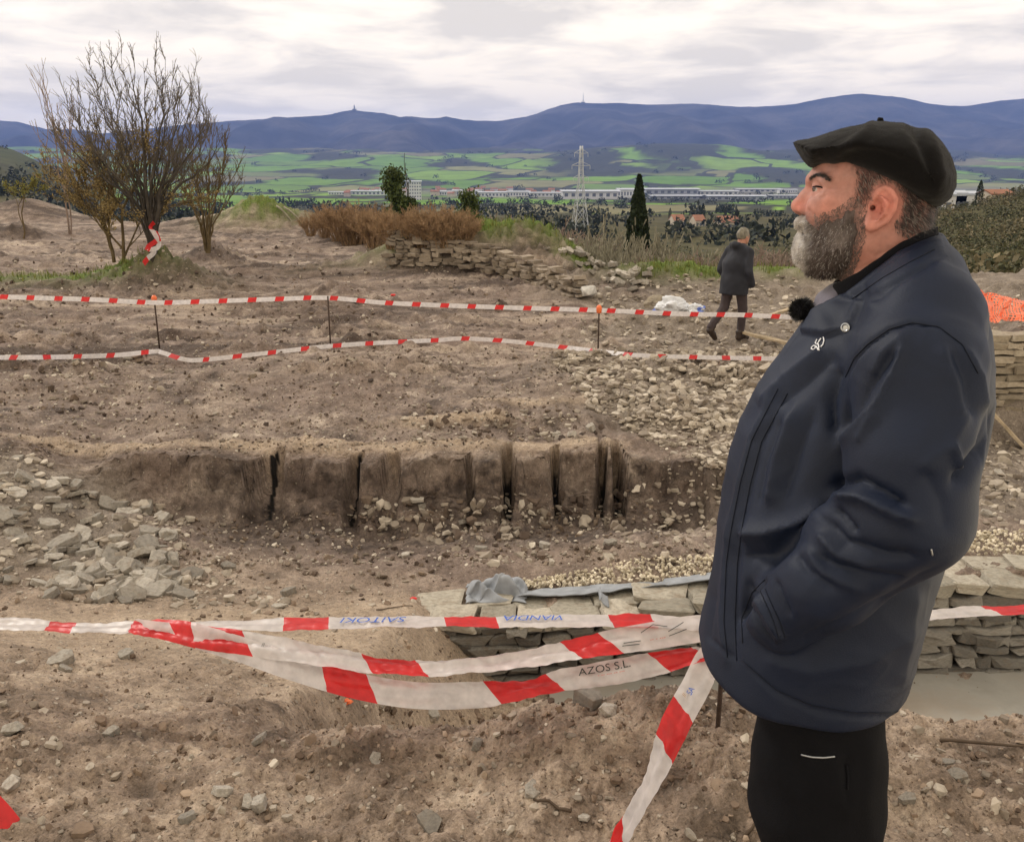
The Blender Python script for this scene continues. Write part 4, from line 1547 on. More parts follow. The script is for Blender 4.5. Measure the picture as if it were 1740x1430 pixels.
def vase_tree(name, base, seed, label, crown, n_limb, mat, r_main=.045, r_twig=.0042, side=13):
    """limbs that rise together, arch outwards and end on an egg-shaped crown; crown = (dx, dz, rx, ry, rz)"""
    R = random.Random(seed)
    t = empty(name, base)
    tag(t, label, 'tree')
    dx, dz, rx_, ry_, rz_ = crown
    stems, twigs = [], []
    tz_ = dz + rz_
    for i in range(n_limb):
        a = 2 * math.pi * (i * .618 + R.uniform(-.05, .05))
        e = math.asin(min(1.0, -.12 + 1.12 * ((i + .5) / n_limb)))
        k = R.uniform(.86, 1.08)
        tip = Vector((dx + math.cos(a) * math.cos(e) * rx_ * k, math.sin(a) * math.cos(e) * ry_ * k, dz + math.sin(e) * rz_ * k))
        fork = Vector((dx * .12 + math.cos(a) * .09, math.sin(a) * .09, tz_ * R.uniform(.10, .24)))
        c1 = Vector((fork.x + (tip.x - fork.x) * .16, fork.y + (tip.y - fork.y) * .16, fork.z + (tip.z - fork.z) * .40))
        c2 = Vector((tip.x * .86 - .04 * R.random(), tip.y * .86, tip.z * .70))
        main = i % 4 == 0
        r = r_main * (1.0 if main else .42) * R.uniform(.85, 1.1)
        pts = []
        for q in range(12):
            u_ = q / 11
            pt = fork * (1 - u_) ** 3 + c1 * 3 * u_ * (1 - u_) ** 2 + c2 * 3 * u_ * u_ * (1 - u_) + tip * u_ ** 3
            pts.append(pt + Vector((R.gauss(0, .028), R.gauss(0, .028), R.gauss(0, .015))) * (1 if 0 < q < 11 else 0))
        pts.insert(0, Vector((fork.x * .4, fork.y * .4, -.1)))
        for q in range(12):
            stems.append((tuple(pts[q]), tuple(pts[q + 1]), max(r * (1 - q / 12.5), r_twig), max(r * (1 - (q + 1) / 12.5), r_twig), 0))
        for s_ in range(side):
            u_ = R.uniform(.38, .99) * 12
            q = min(int(u_), 11)
            o_ = pts[q].lerp(pts[q + 1], u_ - q)
            d0 = (pts[q + 1] - pts[q]).normalized()
            d = (d0 + Vector((R.gauss(0, .42), R.gauss(0, .42), R.uniform(.0, .5)))).normalized()
            L = R.uniform(.28, .62) * (1.15 - .5 * u_ / 12)
            p0 = o_
            for w in range(3):
                p1 = p0 + d * L / 3
                twigs.append((tuple(p0), tuple(p1), r_twig * (2.0 - .45 * w), r_twig * (1.6 - .45 * w), 0))
                for x_ in range(2):
                    d2 = (d + Vector((R.gauss(0, .5), R.gauss(0, .5), R.uniform(-.1, .5)))).normalized()
                    m_ = p1 + d2 * L * .22
                    twigs.append((tuple(p1), tuple(m_), r_twig, r_twig * .8, 0))
                    d3 = (d2 + Vector((R.gauss(0, .4), R.gauss(0, .4), R.uniform(0, .4)))).normalized()
                    twigs.append((tuple(m_), tuple(m_ + d3 * L * .2), r_twig * .8, r_twig * .6, 0))
                p0 = p1
                d = (d + Vector((R.gauss(0, .15), R.gauss(0, .15), .12))).normalized()
    V, F = tubes_from_segments(stems)
    obj('trunk', mesh_np('trunk', V, F, mat), t)
    V, F = tubes_from_segments(twigs)
    obj('branches', mesh_np('branches', V, F, m_twig_pale if mat is m_bark_d else mat), t)
    return t


zt_A = at(262, 48, pA[1])[2] - pA[2]
vase_tree('bare_tree', (pA[0], pA[1], pA[2] - .08), 5, 'big leafless many stemmed tree on the earth mound with tape round it', (-.02, zt_A * .60, 1.55, 1.25, zt_A * .355), 36, m_bark_d)
pB = on_ground(352, 425, 15, 30)
zt_B = at(352, 196, pB[1])[2] - pB[2]
vase_tree('bare_tree', (pB[0], pB[1], pB[2] - .08), 8, 'slim leafless tree with pale ochre twigs on the smaller mound', (.12, zt_B * .62, .85, .7, zt_B * .40), 18, m_bark_o, .036, .0048, 11)
pC = on_ground(203, 440, 12, 30)
build_tree('rust_leaved_tree', (pC[0], pC[1], pC[2] - .08), [((-.12, 0, 0), (-.10, 0, 1), 1.0, 1.0), ((.08, 0, 0), (.12, 0, 1), 1.0, 1.05), ((-.1, 0, .1), (-.4, .1, .9), .6, .9), ((.1, 0, .1), (.5, .1, .8), .6, .9)], 13,
           'small two stemmed tree with sparse rust brown leaves on the grassy mound', None, m_bark_o, 4, 1.02, .040, .14, .75, (3, 4), .76, (m_leaf_or, 12000, .045, 9), .004)
pD = on_ground(40, 405, 18, 40)
build_tree('sapling', (pD[0], pD[1], pD[2] - .05), [((0, 0, 0), (.05, 0, 1), 1.0, 1.0)], 14, 'thin sapling with yellow green leaves on a little dirt mound', None, m_bark_o, 4, .85, .03, .2, .7, (2, 4), .72, (m_leaf_yl, 700, .075, 9), .006)
pE = on_ground(118, 398, 18, 45)
build_tree('bare_tree', (pE[0], pE[1], pE[2] - .05), [((0, 0, 0), (.02, 0, 1), 1.0, 1.3), ((.05, 0, 0), (.2, 0, 1), .8, 1.1)], 15, 'thin leafless tree standing behind the rust leaved tree', None, m_twig_mv, 4, 1.5, .035, .4, .4, (2, 3), .72, None, .006)


# thicket of orange-brown bushes on the brow
def bush_mesh(name, seed, n_stem, h, w, mat, rr=.012, depth=3, spread=.4, up=.35, rmin=.009):
    R = random.Random(seed)
    segs, tips = [], []
    for i in range(n_stem):
        a = R.uniform(0, 6.28)
        k = math.sqrt(R.random()) * w * .5
        d = (math.cos(a) * k / w * .9 + R.gauss(0, .1), math.sin(a) * k / w * .9 + R.gauss(0, .1), 1)
        grow(R, (math.cos(a) * k * .7, math.sin(a) * k * .7, 0), d, h * R.uniform(.30, .46), rr, depth, segs, tips, up, spread, .12, (2, 3), .74, rmin, 3)
    V, F = tubes_from_segments(segs)
    return mesh_np(name, V, F, mat)


def dome_bush(name, seed, n, h, w, mat, r0=.016, r1=.006):
    R = random.Random(seed)
    segs = []
    for i in range(n):
        a = R.uniform(0, 6.28)
        e = math.asin(R.uniform(.25, 1.0))
        k = R.uniform(.75, 1.05)
        tip = Vector((math.cos(a) * math.cos(e) * w * .5 * k, math.sin(a) * math.cos(e) * w * .5 * k, h * (.35 + .65 * math.sin(e)) * k))
        root = Vector((tip.x * .25 + R.gauss(0, .08), tip.y * .25 + R.gauss(0, .08), 0))
        mid = root.lerp(tip, .5) + Vector((-tip.x * .12 + R.gauss(0, .05), -tip.y * .12 + R.gauss(0, .05), .08 * h))
        pts = [root, root.lerp(mid, .5) + Vector((R.gauss(0, .03), R.gauss(0, .03), 0)), mid, mid.lerp(tip, .5) + Vector((R.gauss(0, .04), R.gauss(0, .04), .03)), tip]
        for j in range(4):
            segs.append((tuple(pts[j]), tuple(pts[j + 1]), r0 * (1 - .2 * j), r0 * (1 - .2 * (j + 1)), 0))
        for j in range(9):
            t = R.uniform(.35, 1.0) * 4
            q = pts[min(int(t), 3)].lerp(pts[min(int(t), 3) + 1], t - min(int(t), 3))
            d = ((tip - root).normalized() + Vector((R.gauss(0, .55), R.gauss(0, .55), R.gauss(.1, .4)))).normalized()
            L = h * R.uniform(.12, .24)
            q1 = q + d * L * .5
            q2 = q1 + (d + Vector((R.gauss(0, .3), R.gauss(0, .3), R.gauss(.1, .3)))).normalized() * L * .5
            segs += [(tuple(q), tuple(q1), r1 * 1.5, r1 * 1.2, 0), (tuple(q1), tuple(q2), r1 * 1.2, r1 * .8, 0)]
            for m_ in range(2):
                d2 = (d + Vector((R.gauss(0, .6), R.gauss(0, .6), R.gauss(.1, .5)))).normalized()
                segs.append((tuple(q1), tuple(q1 + d2 * L * .5), r1, r1 * .7, 0))
    V, F = tubes_from_segments(segs)
    return mesh_np(name, V, F, mat)


TW_OR = [dome_bush('twigs', 20 + i, 80, 2.1, 2.7, m_twig_or, .017, .0068) for i in range(3)]
TW_OR_OLD = None and [bush_mesh('twigs', 20 + i, 34, 2.1, 2.4, m_twig_or, .016, 4, .55, .16, .0065) for i in range(3)]
TW_MV = [dome_bush('twigs', 30 + i, 60, 2.0, 2.8, m_twig_mv) for i in range(2)]
TW_GR = [bush_mesh('twigs', 40 + i, 22, 1.9, 2.2, m_twig_gr, .012) for i in range(2)]


def put_bush(meshes, px, py_top, py_base, Y, label, group, k, wide=1.0):
    """a bush whose top and foot show at the given photo rows"""
    x, _, zt = at(px, py_top, Y)
    zb = gz(x, Y) if Y < 58 else float(base_z(np.array([x]), np.array([float(Y)]))[0])
    h = max(zt - zb, .6)
    t = empty('bush', (x, Y, zb - .05), R_.uniform(0, 6))
    tag(t, label, 'bush', group)
    o = bpy.data.objects.new('branches', meshes[k % len(meshes)])
    me = meshes[k % len(meshes)]
    if 'h' not in me:
        me['h'] = max(v.co.z for v in me.vertices)
    s_ = h / me['h']
    o.scale = (s_ * wide, s_ * wide, s_)
    link(o, t)
    return t


for k, (px, pt, pb) in enumerate([(548, 342, 404), (575, 338, 410), (606, 334, 414), (640, 338, 418), (668, 346, 420), (700, 340, 421), (732, 336, 422), (764, 342, 420), (792, 350, 416), (590, 350, 416), (715, 352, 424), (525, 352, 400), (750, 356, 424), (630, 352, 420)]):
    g_ = on_ground(px, pb, 15, 50)
    put_bush(TW_OR, px, pt, pb, g_[1], 'leafless orange brown bush in the thicket behind the ruined wall', 'orange brown bushes of the thicket', k, .85 + .35 * ((k * 7) % 5) / 4)
for k, (px, pt, Y) in enumerate([(610, 385, 35.5), (582, 400, 35.3)]):
    put_bush(TW_GR, px, pt, 420, Y, 'low grey leafless bush in front of the orange thicket', 'low grey bushes before the thicket', k, 1.2)
for k, (px, pt, Y) in enumerate([(1010, 375, 26), (1040, 362, 30), (1055, 395, 24), (1125, 395, 27), (1030, 400, 23), (1000, 398, 23.5), (1140, 380, 34), (1065, 415, 22.5)]):
    put_bush(TW_GR, px, pt, 440, Y, 'pale grey green leafless bush beside the tall cypress', 'grey bushes beside the cypress', k, 1.3)
for k, (px, pt, Y) in enumerate([(1125, 428, 21.5), (1160, 425, 22), (1195, 420, 23), (1185, 430, 21), (1225, 418, 24), (1290, 420, 22), (1320, 415, 24), (1345, 405, 25), (1150, 412, 25), (1370, 395, 26), (1300, 408, 27), (1260, 425, 21.5), (860, 372, 30), (900, 365, 33), (940, 362, 34), (965, 368, 30), (830, 362, 34)]):
    put_bush(TW_MV, px, pt, 470, Y, 'mauve brown leafless bush on the slope behind the grassy bank' if px > 1000 else 'mauve brown leafless bush behind the grassy mound', 'mauve bushes behind the grassy bank' if px > 1000 else 'mauve bushes behind the grassy mound', k, 1.4)


# conifers
def pine(name, px, pt, pb, Y, label, seed, full=1.0, n=46, mat=m_pine):
    R = random.Random(seed)
    x, _, zt = at(px, pt, Y)
    zb = gz(x, Y) if Y < 58 else float(base_z(np.array([x]), np.array([float(Y)]))[0])
    h = zt - zb
    t = empty(name, (x, Y, zb - .1))
    tag(t, label, 'tree')
    segs = []
    cl = []
    for i in range(8):
        segs.append(((R.gauss(0, .02) * h * .1, 0, h * i / 8), (R.gauss(0, .02) * h * .1, 0, h * (i + 1) / 8), h * .022 * (1 - i / 9), h * .022 * (1 - (i + 1) / 9), 0))
    V, F = tubes_from_segments(segs)
    obj('trunk', mesh_np('trunk', V, F, m_bark_d), t)
    bs = []
    for i in range(n):
        z = h * (.30 + .68 * (i / n) ** .9)
        L = h * .30 * full * (1 - (z / h) ** 1.6 * .82) * R.uniform(.55, 1.15)
        a = R.uniform(0, 6.28)
        e = (math.cos(a) * L, math.sin(a) * L, z + L * R.uniform(.0, .45))
        bs.append(((0, 0, z), e, h * .008, h * .003, 0))
        for j in range(5):
            w = R.uniform(.45, 1.05)
            c_ = [e[0] * w, e[1] * w, z + (e[2] - z) * w]
            cl.append((c_, h * .045 * R.uniform(.7, 1.3)))
    V, F = tubes_from_segments(bs)
    obj('branches', mesh_np('branches', V, F, m_bark_d), t)
    P_ = np.concatenate([np.array(c_) + rng.normal(0, s_ * .62, (46, 3)) * np.array([1, 1, .7]) for c_, s_ in cl])
    V, F = leaf_cards(P_, h * .026, rng, 1.0)
    obj('crown', mesh_np('crown', V, F, mat, False), t)
    return t


pine('pine_tree', 672, 282, 400, 44, 'dark green pine rising out of the orange thicket', 3, .78, 40)
pine('pine_tree', 797, 316, 385, 46, 'small pine with a gap in its crown behind the thicket', 4, .48, 18)
build_tree('bare_tree', (at(703, 280, 47)[0], 47, gz(at(703, 280, 47)[0], 47)), [((0, 0, 0), (0, 0, 1), 1.0, 2.0)], 19, 'thin dark leafless pole of a tree beside the pine', None, m_bark_d, 3, 2.2, .05, .5, .35, (2, 4), .5, None, .012)


def cypress(px, pt, Y, wpx, label, n=9000, name='cypress_tree', group=None):
    x, _, zt = at(px, pt, Y)
    zb = gz(x, Y) if Y < 58 else float(base_z(np.array([x]), np.array([float(Y)]))[0])
    h = zt - zb
    dep = Y * CP - (zb - CAMZ) * SP
    w = wpx * dep / FPX / 2
    t = empty(name, (x, Y, zb - .1))
    tag(t, label, 'tree', group)
    obj('trunk', tube_mesh('trunk', [(0, 0, 0), (0, 0, h * .5)], w * .18, m_bark_d, 8), t)
    s_ = rng.random(n) ** .9
    prof = np.interp(s_, [0, .05, .3, .6, .85, 1], [.75, .9, 1.0, .85, .45, .06])
    a = rng.uniform(0, 6.28, n)
    lob = 1 + .22 * noise2(a * 1.6, s_ * 9, 5) + .12 * noise2(a * 4, s_ * 24, 6)
    rr = w * prof * lob * np.sqrt(rng.uniform(.45, 1, n))
    P_ = np.stack([rr * np.cos(a), rr * np.sin(a), s_ * h], -1)
    V, F = leaf_cards(P_, w * .30, rng, 2.2)
    obj('crown', mesh_np('crown', V, F, m_cyp, False), t)
    return t


cypress(1087, 293, 30, 48, 'tall narrow dark cypress behind the rubble', 12000)
cypress(1668, 305, 150, 13, 'small dark cypress beside the house on the scrubby hill', 1500)
for px, pt, Y, w, lab in [(1195, 345, 430, 11, 'grey green conifer beside the red roofed house'), (1139, 353, 520, 6, 'tiny dark conifer at the edge of the green field'), (1017, 350, 420, 8, 'small dark conifer near the pylon')]:
    cypress(px, pt, Y, w, lab, 900, 'conifer')


def leaf_ball(name, seed, n, mat, sz=.11):
    g = np.random.default_rng(seed)
    d = g.normal(0, 1, (n, 3))
    d /= np.linalg.norm(d, axis=1, keepdims=True)
    d[:, 2] = np.abs(d[:, 2]) * .9
    a = np.arctan2(d[:, 1], d[:, 0])
    r = (1 + .28 * noise2(a * 1.3 + 5, d[:, 2] * 3, seed) + .15 * noise2(a * 4, d[:, 2] * 7, seed + 1)) * g.uniform(.55, 1.0, n) ** .5
    V, F = leaf_cards(d * r[:, None], sz * 2, g, .5)
    return V, F


BALLS = [leaf_ball('b', 60 + i, 140, None, .10) for i in range(5)]


def scatter_balls(name, spots, mat, label):
    Vs, Fs, n = [], [], 0
    for (x, y, z, r, hz) in spots:
        v, f = BALLS[int(rng.integers(5))]
        c, s_ = math.cos(rng.uniform(0, 6)), 0
        a = rng.uniform(0, 6.28)
        R3 = np.array([[math.cos(a), -math.sin(a), 0], [math.sin(a), math.cos(a), 0], [0, 0, 1]])
        v = (v @ R3.T) * np.array([r, r, hz]) + np.array([x, y, z])
        Vs.append(v)
        Fs.append(f + n)
        n += len(v)
    tag(obj(name, mesh_np(name, np.concatenate(Vs), np.concatenate(Fs), mat, False)), label, kind='stuff')


def terr_np(x, Y):
    x, Y = np.asarray(x, float), np.asarray(Y, float)
    return np.where(Y < 57, ground_parts(x, np.minimum(Y, 57))[0], valley_z(x, np.maximum(Y, 57)))


def terr(x, Y):
    return float(terr_np([x], [Y])[0])


def seat(spots):
    a = np.array(spots)
    a[:, 2] += terr_np(a[:, 0], a[:, 1])
    return [tuple(r_) for r_ in a]


# scrub covering the hillside to the right and the slope below the bank
sp1, sp2 = [], []
for i in range(1150):
    Y = math.exp(rng.uniform(math.log(20), math.log(175)))
    px = rng.uniform(1480 + 60 * rng.random(), 2200)
    x = (px - CXP) / FPX * Y * .975
    r = rng.uniform(.45, 1.05) * (1 + Y / 90)
    (sp1 if rng.random() < .72 else sp2).append((x, Y, -.1, r, r * rng.uniform(.6, .95)))
for i in range(260):
    Y = math.exp(rng.uniform(math.log(45), math.log(230)))
    px = rng.uniform(560, 1520)
    x = (px - CXP) / FPX * Y * .975
    r = rng.uniform(.7, 1.8) * (1 + Y / 180)
    (sp1 if rng.random() < .6 else sp2).append((x, Y, -.1, r, r * rng.uniform(.6, .95)))
for i in range(160):
    Y = math.exp(rng.uniform(math.log(40), math.log(200)))
    px = rng.uniform(-250, 560)
    x = (px - CXP) / FPX * Y * .975
    r = rng.uniform(.6, 1.4) * (1 + Y / 180)
    (sp1 if rng.random() < .5 else sp2).append((x, Y, -.1, r, r * rng.uniform(.6, .9)))
scatter_balls('hillside_scrub', seat(sp1), m_scrub, 'dark green scrub covering the hillside and slopes')
scatter_balls('dry_scrub', seat(sp2), m_scrub2, 'grey green dry scrub among the dark bushes')

# far hedges, copses and woods of the valley
far = []
FY = np.exp(rng.uniform(math.log(230), math.log(5200), 2600))
FPXS = rng.uniform(-300, 2050, 2600)
FXS = (FPXS - CXP) / FPX * FY * .975
FN = fbm2(FXS / 420, FY / 700, 11, 4)
FL = np.abs(noise2(FXS / 260., FY / 300., 71))
for i in range(2600):
    Y, px, x = float(FY[i]), float(FPXS[i]), float(FXS[i])
    nz_, ln_m = FN[i], FL[i]
    if not (nz_ > .1 or ln_m < .05 or (Y < 900 and rng.random() < .35)):
        continue
    if 620 < Y < 1150 and 1080 < px < 1330:
        continue
    if 560 < Y < 720 and 300 < px < 520:
        continue
    if 2000 < Y < 2700 and px > 620 and rng.random() < .7:
        continue
    r = rng.uniform(3.0, 6.5) * (1 + Y / 2500)
    far.append((x, Y, -.5, r, r * rng.uniform(.8, 1.2)))
for k in range(60):                                     # the dark row of trees above the left field
    px = 300 + 215 * rng.random()
    Y = rng.normal(520, 10)
    x = (px - CXP) / FPX * Y * .975
    far.append((x, Y, -.5, rng.uniform(2.0, 3.6), rng.uniform(2.4, 4.5)))
for k in range(14):
    px = rng.normal(1235, 8)
    Y = rng.normal(700, 10)
    x = (px - CXP) / FPX * Y * .975
    far.append((x, Y, -.5, rng.uniform(2.5, 4), rng.uniform(5, 9)))
FARB = [leaf_ball('f', 80 + i, 40, None, .20) for i in range(5)]
BALLS_KEEP = BALLS
BALLS = FARB
scatter_balls('valley_trees', seat(far), m_dist, 'dark hedges and woods scattered over the valley')
BALLS = BALLS_KEEP

# grass blades where the ground is green
gcol = np.empty(len(ground.data.vertices) * 4, np.float32)
ground.data.color_attributes['col'].data.foreach_get('color', gcol)
gmask = gcol.reshape(-1, 4)[:, 1]
kk = np.nonzero((gmask > .35) & (gV[:, 1] > 10) & (gV[:, 1] < 40))[0]
w_ = gmask[kk] * (g_area[kk] + .02)
kk = rng.choice(kk, size=16000, p=w_ / w_.sum())
P_ = gV[kk] + rng.normal(0, .04, (len(kk), 3)) * np.array([1, 1, .1])
hgt_b = rng.uniform(.06, .17, len(kk))
a = rng.uniform(0, 6.28, len(kk))
sd_ = np.stack([np.cos(a), np.sin(a), 0 * a], -1) * .010
ln_ = np.stack([np.cos(a + 1.5), np.sin(a + 1.5), 0 * a], -1) * (hgt_b * rng.uniform(.1, .6, len(kk)))[:, None]
upv = np.array([0, 0, 1.0]) * hgt_b[:, None]
V = np.stack([P_ - sd_, P_ + sd_, P_ + ln_ + upv], 1).reshape(-1, 3)
F = (np.arange(len(kk)) * 3)[:, None] + np.arange(3)
tag(obj('grass', mesh_np('grass', V, F, m_grass, False)), 'short green grass on the mounds and the bank', kind='stuff')
# ------------------------------------------------------------------ barrier tapes
m_tape, nt, b = new_mat('barrier_tape_film')
vc = nd(nt, 'ShaderNodeVertexColor', layer_name='col')
c = mixc(nt, 1.0, vc.outputs[0], ramp(nt, noise_tex(nt, objc_out(nt), 25, 4), [(.3, .78), (.7, 1.06)]), 'MULTIPLY')
setc(nt, b, c, .38, .5)
tr = nd(nt, 'ShaderNodeBsdfTranslucent')
nt.links.new(c, tr.inputs[0])
mx = nd(nt, 'ShaderNodeMixShader')
mx.inputs[0].default_value = .45
out = [n for n in nt.nodes if n.type == 'OUTPUT_MATERIAL'][0]
nt.links.new(b.outputs[0], mx.inputs[1])
nt.links.new(tr.outputs[0], mx.inputs[2])
nt.links.new(mx.outputs[0], out.inputs['Surface'])
bump(nt, b, noise_tex(nt, objc_out(nt), 18, 3), .25, .006)
TAPE_W, TAPE_R = np.array([.74, .69, .68]), np.array([.72, .028, .030])
m_ink_blue = simple('blue_ink', (.02, .09, .42), .5, .3, .1, 30)
m_ink_dark = simple('dark_ink', (.03, .045, .04), .5, .3, .1, 30)
m_ink_red = simple('red_ink', (.62, .16, .13), .5, .3, .1, 30)
m_ink_gold = simple('gold_ink', (.45, .24, .07), .5, .3, .1, 30)


class Ribbon:
    """a film of constant width through photo points; each point: px, py, distance, visible width in px, lean sign"""

    def __init__(self, pts, width, reds, slant=.5, n=260, m=8, crease=.0, seed=0, phase=None):
        P_ = np.array([at(p[0], p[1], p[2]) for p in pts])
        wpx = np.array([p[3] for p in pts], float)
        sg = np.array([p[4] if len(p) > 4 else 1 for p in pts], float)
        pxs = np.array([p[0] for p in pts], float)
        pys = np.array([p[1] for p in pts], float)
        L = np.concatenate([[0], np.cumsum(np.linalg.norm(np.diff(P_, axis=0), axis=1))])
        self.L = L[-1]
        s = np.linspace(0, L[-1], n)
        iv = []
        for r0, r1, ax in reds:
            if ax == 's':
                iv.append((r0, r1))
            else:
                ref = pxs if ax == 'x' else pys
                o = np.argsort(ref)
                iv.append(tuple(sorted((float(np.interp(r0, ref[o], L[o])), float(np.interp(r1, ref[o], L[o]))))))
        ed = np.array([q + e for r_ in iv for q in r_ for e in (-.0003, .0003)])
        ed = ed[(ed > 0) & (ed < L[-1])]
        s = np.unique(np.concatenate([s, ed]))
        n = len(s)

        def smooth(a):
            # monotone-ish cubic through the points
            t = np.interp(s, L, np.arange(len(L)))
            i = np.clip(t.astype(int), 0, len(L) - 2)
            f = t - i
            p0, p1, p2, p3 = a[np.maximum(i - 1, 0)], a[i], a[i + 1], a[np.minimum(i + 2, len(a) - 1)]
            f = f.reshape(-1, *([1] * (a.ndim - 1)))
            return .5 * ((2 * p1) + (-p0 + p2) * f + (2 * p0 - 5 * p1 + 4 * p2 - p3) * f ** 2 + (-p0 + 3 * p1 - 3 * p2 + p3) * f ** 3)
        C = smooth(P_)
        w = np.clip(smooth(wpx), 2, None)
        g = smooth(sg)
        T = np.gradient(C, axis=0)
        T /= np.linalg.norm(T, axis=1, keepdims=True)
        view = C - np.array([0, 0, CAMZ])
        dist = np.linalg.norm(view, axis=1)
        view = view / dist[:, None]
        A = -np.cross(T, view)
        A /= np.linalg.norm(A, axis=1, keepdims=True)          # across, seen face-on (points down for left-to-right runs)
        full = width * FPX / dist
        ca = np.clip(w / full, .05, 1)
        sa = np.sqrt(1 - ca ** 2) * g
        B = np.cross(A, T)
        D = A * ca[:, None] + B * sa[:, None]
        t = np.linspace(-.5, .5, m + 1)
        nrm = np.cross(T, D)
        cre = crease * (np.sin(t[None, :] * 11 + 7 * s[:, None]) * .6 + .7 * noise2(s[:, None] * 34 + 14 * t[None, :], t[None, :] * 3.5 + 0 * s[:, None], seed + 4) + noise2(s[:, None] * 9 + 0 * t[None, :], t[None, :] * 2.2 + 0 * s[:, None], seed))
        V = C[:, None, :] + D[:, None, :] * (t * width)[None, :, None] + nrm[:, None, :] * cre[..., None]
        self.C, self.D, self.N, self.s, self.width = C, D, nrm, s, width
        sc = np.repeat(s[:, None], m + 1, 1)
        col = np.tile(TAPE_W, (n, m + 1, 1))
        for s0, s1 in iv:
            col[(sc > s0) & (sc < s1)] = TAPE_R
        V = V - T[:, None, :] * (t * width * slant)[None, :, None]      # slanted stripes: shear the columns along the film
        self.V = V.reshape(-1, 3)
        self.col = col.reshape(-1, 3)
        idx = np.arange(n * (m + 1)).reshape(n, m + 1)
        self.F = np.stack([idx[:-1, :-1], idx[1:, :-1], idx[1:, 1:], idx[:-1, 1:]], -1).reshape(-1, 4)

    def make(self, name, parent=None):
        return obj(name, mesh_np(name, self.V, self.F, m_tape, True, self.col), parent)

    def at_st(self, s, t, lift=.0075):
        C = np.stack([np.interp(s, self.s, self.C[:, k]) for k in range(3)], -1)
        D = np.stack([np.interp(s, self.s, self.D[:, k]) for k in range(3)], -1)
        N = np.stack([np.interp(s, self.s, self.N[:, k]) for k in range(3)], -1)
        toc = np.array([0, 0, CAMZ]) - C
        N = N * np.sign((N * toc).sum(1, keepdims=True))
        return C + D * (np.asarray(t) * self.width)[:, None] + N * lift

    def text(self, txt, s_mid, height, mat, parent, flip=False, t0=0.0, crop=None, name='lettering', stretch=1.0):
        cu = bpy.data.curves.new('text', 'FONT')
        cu.body = txt
        cu.size = height / .72
        cu.align_x = 'CENTER'
        cu.resolution_u = 3
        o = bpy.data.objects.new('text', cu)
        COL.objects.link(o)
        dg = bpy.context.evaluated_depsgraph_get()
        me0 = o.evaluated_get(dg).to_mesh()
        v = np.array([q.co[:] for q in me0.vertices])
        f = [tuple(p_.vertices) for p_ in me0.polygons]
        bpy.data.objects.remove(o)
        bpy.data.curves.remove(cu)
        if not len(v):
            return
        x, y_ = v[:, 0] * stretch, v[:, 1] - height / 2
        if flip:
            x, y_ = -x, -y_
        t = -y_ / self.width + t0
        s = s_mid + x
        t = np.clip(t, -.49, .49)
        P_ = self.at_st(s, t)
        me = bpy.data.meshes.new(name)
        me.from_pydata(P_.tolist(), [], f)
        me.materials.append(mat)
        return obj(name, me, parent)

    def s_of(self, px):
        w = self.C
        p_, _ = project(w[:, 0], w[:, 1], w[:, 2])
        return float(self.s[np.argmin(np.abs(p_ - px))])


# nearest tape: one long run, then two slack runs and a loose end tied to the same rod
t1 = Ribbon([(-620, 1056, 3.3, 17, 1), (-300, 1060, 2.95, 16, 1), (-90, 1058, 2.75, 17, 1), (30, 1059, 2.7, 18, 1), (120, 1066, 2.66, 12, 1), (230, 1066, 2.6, 18, 1), (330, 1062, 2.56, 14, 1), (480, 1060, 2.5, 17, 1), (740, 1056, 2.4, 18, 1), (960, 1054, 2.32, 18, 1), (1110, 1056, 2.26, 20, 1), (1230, 1062, 2.22, 22, 1), (1420, 1056, 2.3, 15, 1), (1620, 1041, 2.42, 14, 1), (1800, 1034, 2.5, 17, 1)],
            .075, [(222, 300, 'x'), (482, 566, 'x'), (755, 838, 'x'), (1032, 1112, 'x'), (1680, 1770, 'x'), (80, 125, 'x')], -.4, 420, 10, .005, 3)
o1 = t1.make('barrier_tape')
tag(o1, 'taut upper run of red and white tape with upside down blue lettering', 'tape')
t1.text('SAITOKI', t1.s_of(632), .034, m_ink_blue, o1, True, -.06, stretch=1.15)
t1.text('VIANDIA', t1.s_of(908), .034, m_ink_blue, o1, True, -.06, stretch=1.05)
t2 = Ribbon([(250, 1066, 2.55, 16, -1), (330, 1080, 2.5, 34, 1), (420, 1092, 2.45, 36, 1), (560, 1116, 2.38, 30, 1), (650, 1131, 2.34, 27, 1), (740, 1134, 2.3, 26, 1), (880, 1120, 2.27, 26, 1), (1000, 1099, 2.24, 34, 1), (1090, 1083, 2.22, 44, 1), (1180, 1068, 2.2, 44, 1), (1230, 1062, 2.2, 40, 1)],
            .075, [(300, 420, 'x'), (622, 720, 'x'), (968, 1036, 'x')], -.9, 360, 10, .006, 5)
o2 = t2.make('barrier_tape')
tag(o2, 'slack middle run of red and white tape ending in a black line emblem', 'tape')
for k, (xa, ta, xb, tb) in enumerate([(1092, -.18, 1112, -.40), (1112, -.40, 1136, -.24), (1136, -.06, 1164, -.30), (1060, .12, 1088, .10), (1058, .22, 1084, .22), (1136, .10, 1166, -.04)]):
    s_ = np.linspace(t2.s_of(xa), t2.s_of(xb), 8)
    P_ = t2.at_st(s_, np.linspace(ta, tb, 8), .0075)
    obj('emblem_stroke', tube_mesh('emblem_stroke', P_, .0011, m_ink_dark, 5), o2)
t2.text('-- - ---', t2.s_of(1118), .012, m_ink_red, o2, False, .10, name='faint_print')
t2.text('II', t2.s_of(448), .013, m_ink_dark, o2, False, .0)
